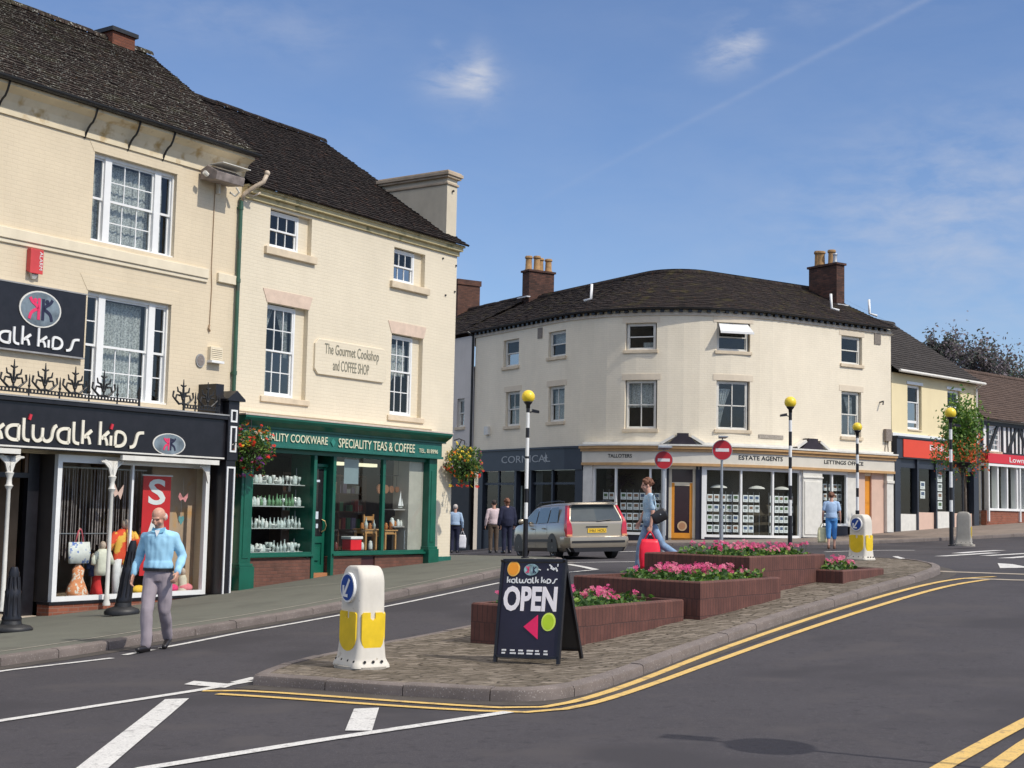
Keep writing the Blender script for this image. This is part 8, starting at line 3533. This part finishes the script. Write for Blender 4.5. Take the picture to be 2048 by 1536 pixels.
mb.build('cord', M_GREY, ps)
s, z = onp(802, 1016, -.1)
sl = inwin('model_yacht', 'small model yacht with a white sail on the cookware shelf', 'ornament', s, -.12, z)
mb = MB()
mb.loft([[(-.10, 0, .03), (-.05, -.025, .03), (.06, -.02, .03), (.10, 0, .03), (.06, .02, .03), (-.05, .025, .03)], [(-.07, 0, 0), (-.04, -.012, 0), (.04, -.01, 0), (.07, 0, 0), (.04, .01, 0), (-.04, .012, 0)]], 0, True)
mb.build('hull', M_CHINA, sl)
mb = MB()
mb.poly([(-.09, .05), (.04, .05), (.0, .42)], -.004, .004)
mb.poly([(.05, .05), (.12, .05), (.045, .25)], -.004, .004)
mb.build('sail', M_WHITE, sl)
for (py, lab) in ((1018, 'upper dark shelf at the right of the cookware window'), (1052, 'lower dark shelf at the right of the cookware window')):
    s, z = onp(798, py, -.15)
    t = inwin('wooden_shelf', lab, 'shelf', s - .15, -.10, z - .03, 'wooden shelves in the cookware window')
    mb = MB()
    mb.box(-.12, .55, 0, .3, 0, .025)
    mb.build('shelf_board', mat('grey_shelf_front', (.40, .38, .36), .5), t)
    mb = MB()
    for x in (-.08, .5):
        mb.poly([(x, 0), (x + .02, 0), (x + .02, -.15)], .0, .2)
    mb.build('shelf_bracket', M_IRON, t)
rr = random.Random(23)
jm = [glassware('jar', mat('amber_preserves', (.42, .15, .03), .2, var=.3)), glassware('jar', mat('dark_preserves', (.12, .03, .02), .2)), gm_[1], gm_[3]]
items = [(x, 1050, 'lower right shelf') for x in (788, 794, 800, 806, 812)] + [(x, 1062, 'pine tables') for x in (728, 736, 744, 752, 768, 776, 786)] + [(x, 1098, 'window floor') for x in (676, 728, 745, 765, 812, 820, 826, 834)]
for (px, py, wh) in items:
    s, z = onp(px, py, -.15)
    o = bpy.data.objects.new('kitchen_jar', rr.choice(jm))
    COL.objects.link(o)
    p = FA(s, -.22)
    o.location = (p.x, p.y, {'l': onp(800, 1052, -.15)[1] - .005, 'p': fz + .50, 'w': fz}[wh[0]])
    q = rr.uniform(.8, 1.3)
    o.scale = (q, q, q)
    tag(o, 'small jar or bottle standing on the ' + wh + ' behind the right cookware pane', 'jar', 'kitchen jars on the ' + wh)
s, z = onp(818, 1090, -.05)
wr = inwin('wire_rack', 'pale wire rack standing at the right end of the cookware window', 'rack', s, -.08, fz)
mb = MB()
for x in (-.16, .0, .16):
    mb.tube([(x, 0, 0), (x, 0, .46)], .010, 5)
for zz in (.02, .16, .31, .46):
    mb.tube([(-.16, 0, zz), (.16, 0, zz)], .008, 5)
mb.build('wire_frame', mat('chrome_wire', (.55, .58, .6), .3, metal=.6), wr)
mb = MB()
mb.lathe([(.05, 0), (.06, .12), (.03, .2)], (0, .05, .0), 12)
mb.build('jug', M_CHINA, wr, smooth=True)
s, z = onp(795, 1075, -.3)
st = inwin('pine_stool', 'orange-brown chair back seen between the pine tables', 'chair', onp(762, 1080, -.4)[0], -.45, fz - .1)
mb = MB()
mb.box(-.2, .2, 0, .4, .40, .44)
mb.build('seat', WD, st)
mb = MB()
for x in (-.2, .16):
    mb.box(x, x + .04, .36, .40, 0, .95)
mb.box(-.16, .16, .365, .395, .8, .9)
mb.box(-.16, .16, .365, .395, .62, .68)
mb.build('backrest', WD, st)
for x in (-.2, .16):
    mb = MB()
    mb.box(x, x + .04, .0, .04, 0, .40)
    mb.build('leg', WD, st)

# dresser with boxes and jars at the back of the cookware shop
dz = inwin('kitchen_dresser', 'brown dresser with stock at the back of the cookware shop', 'dresser', 4.7, -1.5, .55)
mb = MB()
for zz in (.5, .95, 1.4, 1.85):
    mb.box(-1.5, 1.6, 0, .35, zz, zz + .03)
for x in (-1.5, -.5, .55, 1.57):
    mb.box(x, x + .03, 0, .35, 0, 1.9)
mb.box(-1.5, 1.6, .36, .38, 0, 1.9)
mb.build('carcass', mat('dark_varnished_wood', (.10, .05, .025), .5, var=.2), dz)
bxm = [mat(n_, c, .6, var=.2, vscale=9) for n_, c in (('maroon_carton', (.30, .04, .03)), ('buff_carton', (.42, .32, .20)), ('pale_carton', (.5, .5, .46)), ('green_carton', (.06, .18, .08)), ('copper_tin', (.40, .16, .06)), ('lilac_carton', (.28, .22, .32)))]
bms = []
for m_ in bxm:
    mb = MB()
    mb.box(-.06, .06, 0, .14, 0, .16)
    mb.box(-.062, .062, -.002, .142, .16, .18)
    bms.append(mb.mesh('stock_box', m_))
for zz, nm in ((.53, 'lowest'), (.98, 'second'), (1.43, 'third')):
    x = -1.38
    while x < 1.5:
        if rr.random() < .85:
            o = bpy.data.objects.new('stock_box', rr.choice(bms))
            COL.objects.link(o)
            p = FA(4.7 + x, -1.56)
            o.location = (p.x, p.y, .55 + zz)
            o.rotation_euler = (0, 0, FR)
            o.scale = (rr.uniform(.7, 1.2), 1, rr.uniform(.6, 1.7))
            tag(o, 'small stock box standing on the ' + nm + ' shelf of the brown dresser in the cookware shop', 'box', 'stock boxes on the ' + nm + ' dresser shelf')
        x += rr.uniform(.14, .22)
pr_ = inwin('pan_rail', 'rail of hanging copper pans in the right cookware pane', 'rail', 5.75, -.35, 2.45)
mb = MB()
mb.tube([(-.45, 0, 0), (.45, 0, 0)], .012, 6)
mb.tube([(-.4, 0, 0), (-.4, 0, .4)], .006, 5)
mb.tube([(.4, 0, 0), (.4, 0, .4)], .006, 5)
mb.build('rail_bar', M_IRON, pr_)
CP = mat('copper_pan', (.45, .18, .08), .3, metal=.7)
for i, x in enumerate((-.34, -.12, .10, .32)):
    p = FA(5.75 + x, -.35)
    t = thing('copper_pan', ['largest', 'second', 'third', 'smallest'][i] + ' copper pan on the rail above the pine tables', 'pan', (p.x, p.y, 2.1), FR, 'copper pans on the rail')
    q = .12 - i * .015
    mb = MB()
    mb.lathe([(q * .9, 0), (q, .01), (q, .05)], (0, 0, 0), 16)
    for k in range(len(mb.v)):
        a, b, c = mb.v[k]
        mb.v[k] = (a, -c, b)
    mb.build('pan_bowl', CP, t, smooth=False)
    mb = MB()
    mb.tube([(0, -.02, q), (0, -.02, .33)], .008, 5)
    mb.build('handle', M_IRON, t)
